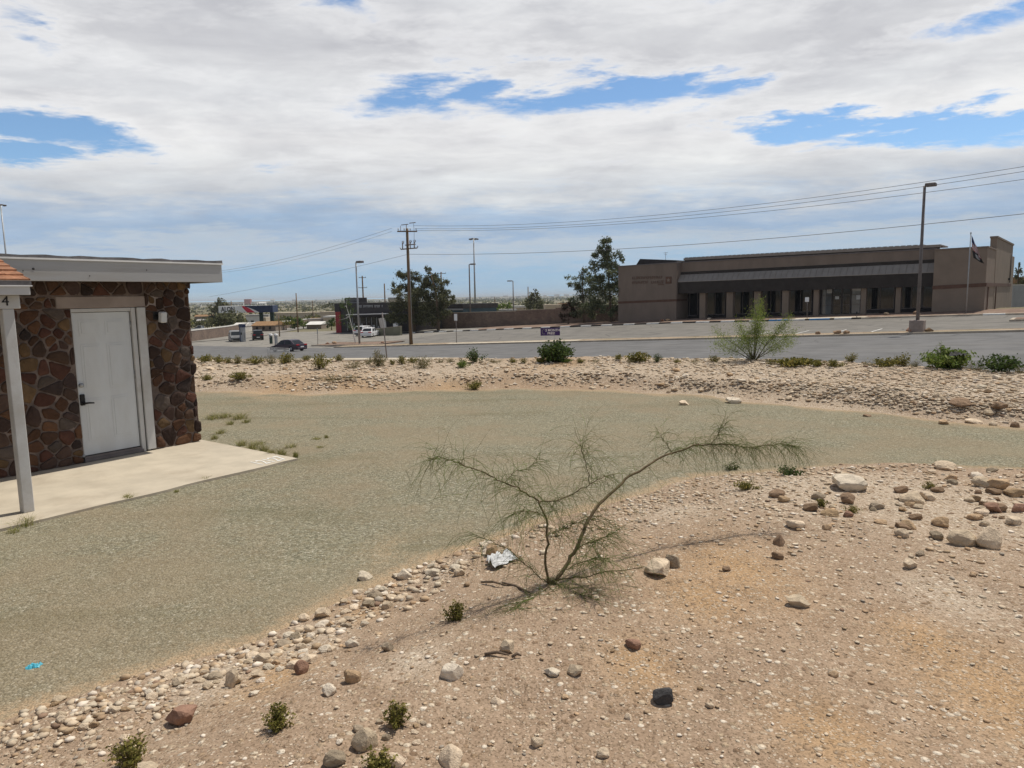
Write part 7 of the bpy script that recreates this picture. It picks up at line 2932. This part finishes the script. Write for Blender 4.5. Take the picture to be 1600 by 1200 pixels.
# purple yard sign behind the round bush
yp = P(860, 526, 25.5)
yz = G(yp.x, yp.y)
ysn = thing('yard_sign', 'small purple yard sign with white lettering behind the round leafy bush', 'sign', (yp.x, yp.y, yz), math.radians(-2))
a_, b_ = P(844.5, 512.5, 25.5), P(875, 524, 25.5)
wv, hv = b_.x - a_.x, a_.z - b_.z
zc = (a_.z + b_.z) / 2 - yz
xc = (a_.x + b_.x) / 2 - yp.x
MB().box(xc - wv / 2, xc + wv / 2, -0.006, 0.006, zc - hv / 2, zc + hv / 2).build('sign_plate', M_['purple'], ysn)
mb = MB()
for x in (-0.16, 0.16):
    mb.tube([(xc + x, 0.012, -0.2), (xc + x, 0.012, zc)], 0.005, 6)
mb.tube([(xc - 0.16, 0.012, zc - hv / 2 - 0.1), (xc + 0.16, 0.012, zc - hv / 2 - 0.1)], 0.005, 6)
mb.build('wire_stake', M_['galv'], ysn)
RX = Matrix.Rotation(R(90), 4, 'X')
text_part('sign_lettering', '2 MONTHS', hv * 0.42, M_['sign_white'], ysn, Matrix.Translation((xc + wv * 0.16, -0.009, zc + hv * 0.18)) @ RX, 'CENTER', 0.001, 0.0015)
text_part('sign_lettering', 'FREE!', hv * 0.42, M_['sign_white'], ysn, Matrix.Translation((xc + wv * 0.05, -0.009, zc - hv * 0.22)) @ RX, 'CENTER', 0.001, 0.0015)
ring = [(xc - wv * 0.33 + wv * 0.08 * math.cos(a), -0.008, zc + hv * 0.30 * math.sin(a)) for a in np.linspace(0.6, 5.4, 14)]
MB().tube(ring, 0.006, 5).build('sign_emblem', M_['grey_panel'], ysn)

# ------------------------------------------------------------------ flags
s_, zt = Tp(1517, 365, 26.0)
fl = fthing('flag_pole', 'pale flagpole before the right end of the brown building', 'flagpole', s_, 26.0)
z0 = float(Rz(s_, 26.0))
mb = MB().tube([(s_, 26, z0), (s_, 26, zt)], [0.07, 0.04], 10)
mb.tube([(s_, 26, zt), (s_, 26, zt + 0.14)], [0.07, 0.05], 8)
fpart(mb, 'pole', M_['galv'], fl)
M_['flag_blue'] = mat('flag_blue', (0.03, 0.04, 0.12), 0.8, 0.1, 4)
M_['flag_red'] = mat('flag_red', (0.30, 0.03, 0.04), 0.8, 0.1, 4)
M_['flag_white'] = mat('flag_white', (0.6, 0.6, 0.6), 0.8, 0.05, 4)


def flag(label, corners, kind, name):
    """corners: photo outline hoist top, fly top, fly bottom, hoist bottom on the plane of the pole"""
    q = [Tp(u, v, 25.9) for u, v in corners]
    nu, nv = 22, 26
    vs, fs, mi = [], [], []
    for j in range(nv + 1):
        for i in range(nu + 1):
            a, b_ = i / nu, j / nv
            x = (q[0][0] * (1 - a) + q[1][0] * a) * (1 - b_) + (q[3][0] * (1 - a) + q[2][0] * a) * b_
            z = (q[0][1] * (1 - a) + q[1][1] * a) * (1 - b_) + (q[3][1] * (1 - a) + q[2][1] * a) * b_
            vs.append((x, 25.9 + 0.13 * math.sin(a * 9 + b_ * 2.5) * a, z + 0.05 * math.sin(a * 8) * a))
    mb = MB()
    k0 = 0
    for m_i in range(3):
        ff = []
        for j in range(nv):
            for i in range(nu):
                if kind == 'us':
                    c = 0 if (i < nu * 0.42 and j < nv * 7 / 13) else (1 if (j // 2) % 2 == 0 else 2)
                else:
                    ex, ey = (i / nu - 0.5) / 0.22, (j / nv - 0.5) / 0.3
                    c = 2 if ex * ex + ey * ey < 1 else 1
                if c == m_i:
                    a = j * (nu + 1) + i
                    ff.append((a, a + 1, a + nu + 2, a + nu + 1))
        if m_i == 0:
            mb.add(vs, ff, 0)
        else:
            for f in ff:
                mb.f.append(f)
                mb.mi.append(m_i)
                mb.sm.append(True)
                mb.c.append((0.5, 0.5, 0.5))
    b_ = fthing(name, label, 'flag', q[0][0], 25.9, q[0][1])
    mats = [M_['flag_blue'], M_['flag_red'], M_['flag_white']] if kind == 'us' else [M_['black'], M_['black'], M_['grey_panel']]
    b_.name = name
    return fpart(mb, 'cloth', mats, b_)


flag('striped flag with a blue canton hanging limp from the flagpole', [(1518, 367), (1527, 388), (1533, 406), (1518.5, 388)], 'us', 'flag')
flag('second black flag hanging under the striped one', [(1519, 391), (1530, 398), (1538, 413), (1521, 403)], 'b', 'flag')

# ------------------------------------------------------------------ litter


def rag(name, label, cat, u, v, w, h, m_, seed, lift=0.0):
    p = bankG(u, v) if v < 600 else onG(u, v)
    px = p.length / FPX
    W, H = w * px, h * px
    n = 12
    mb = MB()
    vs = []
    for j in range(n + 1):
        for i in range(n + 1):
            a, b_ = i / n - 0.5, j / n - 0.5
            q = Vector((a * 3, b_ * 3, seed))
            vs.append((a * W * (1 + 0.4 * mnoise.noise(q)), b_ * W * 0.7 * (1 + 0.4 * mnoise.noise(q * 1.3 + Vector((5, 0, 0)))), H * (0.15 + 0.85 * abs(mnoise.noise(q * 1.6)) * 1.6) * (1 - 1.6 * (a * a + b_ * b_)) + lift))
    fs = [(j * (n + 1) + i, j * (n + 1) + i + 1, (j + 1) * (n + 1) + i + 1, (j + 1) * (n + 1) + i) for j in range(n) for i in range(n)]
    mb.add(vs, fs, 0, True)
    o = mb.build(name, m_, None, recalc=False)
    o.location = p
    o.rotation_euler = (0, 0, seed)
    return tag(o, label, cat)


rag('plastic_bag', 'torn white plastic bag at the gravel edge left of the bent sapling', 'plastic bag', 786, 878, 44, 26, M_['plastic_white'], 0.6)
rag('plastic_bag', 'pale plastic bag at the foot of the feathery green tree', 'plastic bag', 1170, 562, 12, 15, M_['plastic_white'], 2.2)
rag('plastic_sheet', 'black plastic rag caught on top of the bright green bush', 'plastic sheet', 1494, 573, 26, 9, M_['plastic_black'], 1.1, 0.27)
rag('litter', 'small bright blue plastic scrap on the gravel drive at lower left', 'litter', 54, 1044, 16, 8, M_['plastic_blue'], 0.4)
for (u0, v0, u1, v1, lab) in ((752, 912, 790, 917, 'thick dark stick lying left of the sapling foot'), (785, 913, 830, 930, 'forked dark stick beside the sapling foot'), (757, 1026, 795, 1027, 'straight dark stick below the dry olive shrub'), (800, 1030, 815, 1028, 'short dark stick in the lower middle')):
    a_, b_ = onG(u0, v0), onG(u1, v1)
    mid = (a_ + b_) / 2
    mb = MB().tube([a_ - mid + Vector((0, 0, 0.012)), Vector((0, 0.01, 0.02)), b_ - mid + Vector((0, 0, 0.012))], [0.007, 0.008, 0.004], 7)
    o = mb.build('stick', M_['bark'])
    o.location = mid
    tag(o, lab, 'stick')

# stones in the planting islands of the road
for i, (u, v, t, k, lab) in enumerate(((512, 536, 4, 'r', 'red brown landscape boulder at the left tip of the planting island'), (523, 535, 4.5, 'b', 'dark landscape boulder on the planting island left of the lamp post'), (597, 532, 4, 'r', 'red brown landscape boulder on the planting island near the leaning sign'),
                                       (1108, 497, 27, 'w', 'white landscape boulder before the shopfront'), (1035, 500, 26.5, 'r', 'rounded red boulder beside the painted kerb'), (1043, 498.5, 27, 't', 'tan boulder beside the painted kerb'), (1385, 491, 27, 'g', 'pale topped boulder before the right shopfront bays'), (1430, 491, 27, 'b', 'dark boulder beside the tall parking lamp'),
                                       (1278, 521, 1.1, 'b', 'dark rock on the verge left of the parking lamp'), (1308, 520, 1.1, 'b', 'dark flat rock on the verge between kerbs'), (1322, 519, 1.1, 'b', 'dark round rock on the verge right of the flat one'), (1425, 514, 1.1, 'r', 'reddish rock on the verge beside the lamp base'), (1452, 513.5, 1.1, 'b', 'brown rock on the verge right of the lamp base'))):
    s_ = Tp(u, v, t)[0]
    p_ = at_st(s_, t, 0.08)
    o = bpy.data.objects.new('rock', ROCKS[i % 12])
    COL.objects.link(o)
    o.location = p_
    w_ = random.uniform(0.45, 0.8)
    o.scale = (w_, w_ * 0.8, w_ * 0.55)
    o.rotation_euler = (0, 0, i)
    o.material_slots[0].link = 'OBJECT'
    o.material_slots[0].material = M_[KM[k]]
    tag(o, lab, 'rock')

# ------------------------------------------------------------------ far town


def far_building(label, u0, u1, vt, vb, D, wall_m, roof_m, gable=False, win=0, name='house', group=None):
    if D >= 800:
        g_ = onG((u0 + u1) / 2, vb)
        D = min(max(g_.y, 700), 7000)
    a_, b_ = P(u0, vt, D), P(u1, vb, D)
    xm = (a_.x + b_.x) / 2
    zg = G(xm, a_.y)
    zg = min(zg, b_.z) if D < 800 else G(xm, a_.y)
    o = thing(name, label, 'building', (xm, a_.y, zg), random.uniform(-0.08, 0.08), group)
    w = abs(b_.x - a_.x) / 2
    h = a_.z - zg
    dp = min(14, max(6, w * 1.2))
    if gable:
        hw_ = h * 0.62
        MB().box(-w * 0.95, w * 0.95, 0, dp, -0.5, hw_).build('wall', M_[wall_m], o)
        mb = MB().prism([(-0.5, hw_ + 0.003), (dp + 0.5, hw_ + 0.003), (dp / 2, h)], -w, w, axis='x')
        mb.build('roof', M_[roof_m], o)
    else:
        MB().box(-w * 0.97, w * 0.97, 0, dp, -0.5, h - max(0.25, 0.12 * h) - 0.003).build('wall', M_[wall_m], o)
        MB().box(-w, w, -0.2, dp + 0.2, h - max(0.25, 0.12 * h), h).build('roof', M_[roof_m], o)
    for k in range(win):
        x = -w * 0.8 + 1.6 * w * (k + 0.3) / win
        MB().box(x, x + w * 0.5 / win, -0.06, -0.005, h * 0.22, h * 0.5).build('window', M_['dark_glass'], o)
    return o


TOWN = [
    ('long low house with a brown roof behind the black car', 392, 432, 503, 514, 165, 'stucco_tan', 'brown_roof', True, 3),
    ('white gabled roof end left of the blue grey pillar', 361, 383, 505, 514, 165, 'white_plaster', 'white_plaster', True, 0),
    ('white roofed shed right of the bright green shrubs', 478, 503, 503, 511, 175, 'stucco_tan', 'white_plaster', True, 0),
    ('white sided building behind the dark canopy columns', 384, 420, 492, 502, 235, 'white_plaster', 'grey_roof', False, 2),
    ('pale tank like shed between the dark canopy columns', 410, 416, 496, 505, 220, 'tan_plaster', 'tan_plaster', False, 0),
    ('brick red square building on the horizon above the canopy', 381, 391.5, 467.5, 477, 900, 'brick_red', 'brick_red', False, 0),
    ('long white warehouse left of the red building', 362, 381, 473, 477, 900, 'white_plaster', 'grey_roof', False, 0),
    ('white warehouse right of the red building', 392, 402, 472.5, 477, 850, 'white_plaster', 'white_plaster', False, 0),
    ('white vaulted hall on the plain right of the red building', 404, 415, 472, 477, 850, 'white_plaster', 'white_plaster', True, 0),
    ('tiny white dome building bright on the horizon', 422, 429, 467, 470, 2200, 'white_plaster', 'white_plaster', True, 0),
    ('tan flat building row right of the brown roofed shed', 500, 526, 487, 500, 240, 'tan_plaster', 'tan_plaster', False, 0),
    ('brown roof hut beside the thin poles', 482, 500, 497, 500, 260, 'stucco_tan', 'brown_roof', True, 0),
    ('long tan fence like building across the plain left of the store', 430, 524, 489, 491.5, 380, 'tan_plaster', 'tan_plaster', False, 0),
    ('pinkish houses row at the left below the horizon', 303, 330, 492, 497, 420, 'stucco_tan', 'brown_roof', True, 0),
    ('pale house at the far left beside the stone house corner', 305, 318, 499, 505, 300, 'tan_plaster', 'grey_roof', True, 0),
    ('white trailer roofs behind the block wall near the high mast', 742, 760, 480.5, 486, 200, 'white_plaster', 'grey_roof', False, 0),
    ('grey white flat roofs behind the middle of the block wall', 760, 808, 484, 488, 190, 'white_plaster', 'grey_roof', False, 0),
    ('long pale roof behind the wall right of the short lamp', 797, 822, 478, 485, 230, 'tan_plaster', 'white_plaster', False, 0),
    ('tan house with dark windows behind the wall, left of the pines', 852, 878, 476, 484, 200, 'tan_plaster', 'tan_plaster', False, 2),
    ('pale stepped house beside the loose pine', 872, 892, 474, 482, 210, 'tan_plaster', 'brown_roof', False, 2),
    ('grey warehouse roof behind the dark store right end', 606, 625, 465, 473, 500, 'tan_plaster', 'grey_roof', False, 0),
    ('pale tan facade left of the dark store', 505, 525, 494, 512, 215, 'tan_plaster', 'white_plaster', False, 2),
]
for lab, u0, u1, vt, vb, D, wm, rm, gb, wn in TOWN:
    far_building(lab, u0, u1, vt, vb, D, wm, rm, gb, wn)
far_spots = [(310, 477), (318, 481), (333, 476), (345, 472), (445, 469), (456, 468), (470, 469), (492, 468), (508, 470), (520, 468), (585, 469), (596, 467), (614, 466), (640, 465), (706, 466), (716, 468),
             (727, 465), (748, 464), (757, 466), (766, 463), (775, 464), (786, 462), (795, 464), (806, 463), (815, 462), (849, 461), (858, 462), (866, 460), (873, 462), (881, 460)]
for i, (u, v) in enumerate(far_spots):
    D = random.uniform(1300, 2600)
    w_ = random.uniform(3, 9)
    far_building('tiny pale building in the far town on the plain', u, u + w_, v, v + 2.2, D, random.choice(['white_plaster', 'tan_plaster', 'grey_roof']), random.choice(['white_plaster', 'grey_roof']), False, 0, 'building', 'tiny far buildings on the plain')

# right edge behind the brown building
_a, _b = P(1583, 446, 105), P(1640, 478, 105)
zg = G((_a.x + _b.x) / 2, _a.y)
tr = thing('grey_trailer', 'grey trailer side behind the right end of the brown building', 'trailer', (_a.x, _a.y, zg), -0.4)
hh = _a.z - zg
MB().box(0, 9, 0, 3, 0.4, hh, bev=0.06).build('body', M_['grey_panel'], tr)
MB().box(-0.03, 9.03, -0.03, 3.03, hh + 0.002, hh + 0.12).build('roof', M_['white_plaster'], tr)
for x in (2.5, 6.5):
    MB().tube([(x, 0.0, 0.4), (x, 0.3, 0.4)], 0.42, 14).build('wheel', M_['rubber'], tr)
far_building('olive roofed house behind the grey trailer at the right edge', 1583, 1640, 433, 450, 130, 'stucco_tan', 'brown_roof', False, 1)

# thin air of the wide plain
hz = MB().box(-42000, 42000, -42000, 42000, -15.5, 60)
haze_m = bpy.data.materials.new('haze')
haze_m.use_nodes = True
HN = NT(haze_m.node_tree)
HN.n.remove(HN.n['Principled BSDF'])
pv = HN.node('ShaderNodeVolumePrincipled')
pv.inputs['Color'].default_value = (0.80, 0.87, 0.95, 1)
pv.inputs['Density'].default_value = 0.00011
HN.l.new(pv.outputs[0], HN.n['Material Output'].inputs['Volume'])
tag(hz.build('haze', haze_m), 'thin pale haze over the plain', kind='stuff')
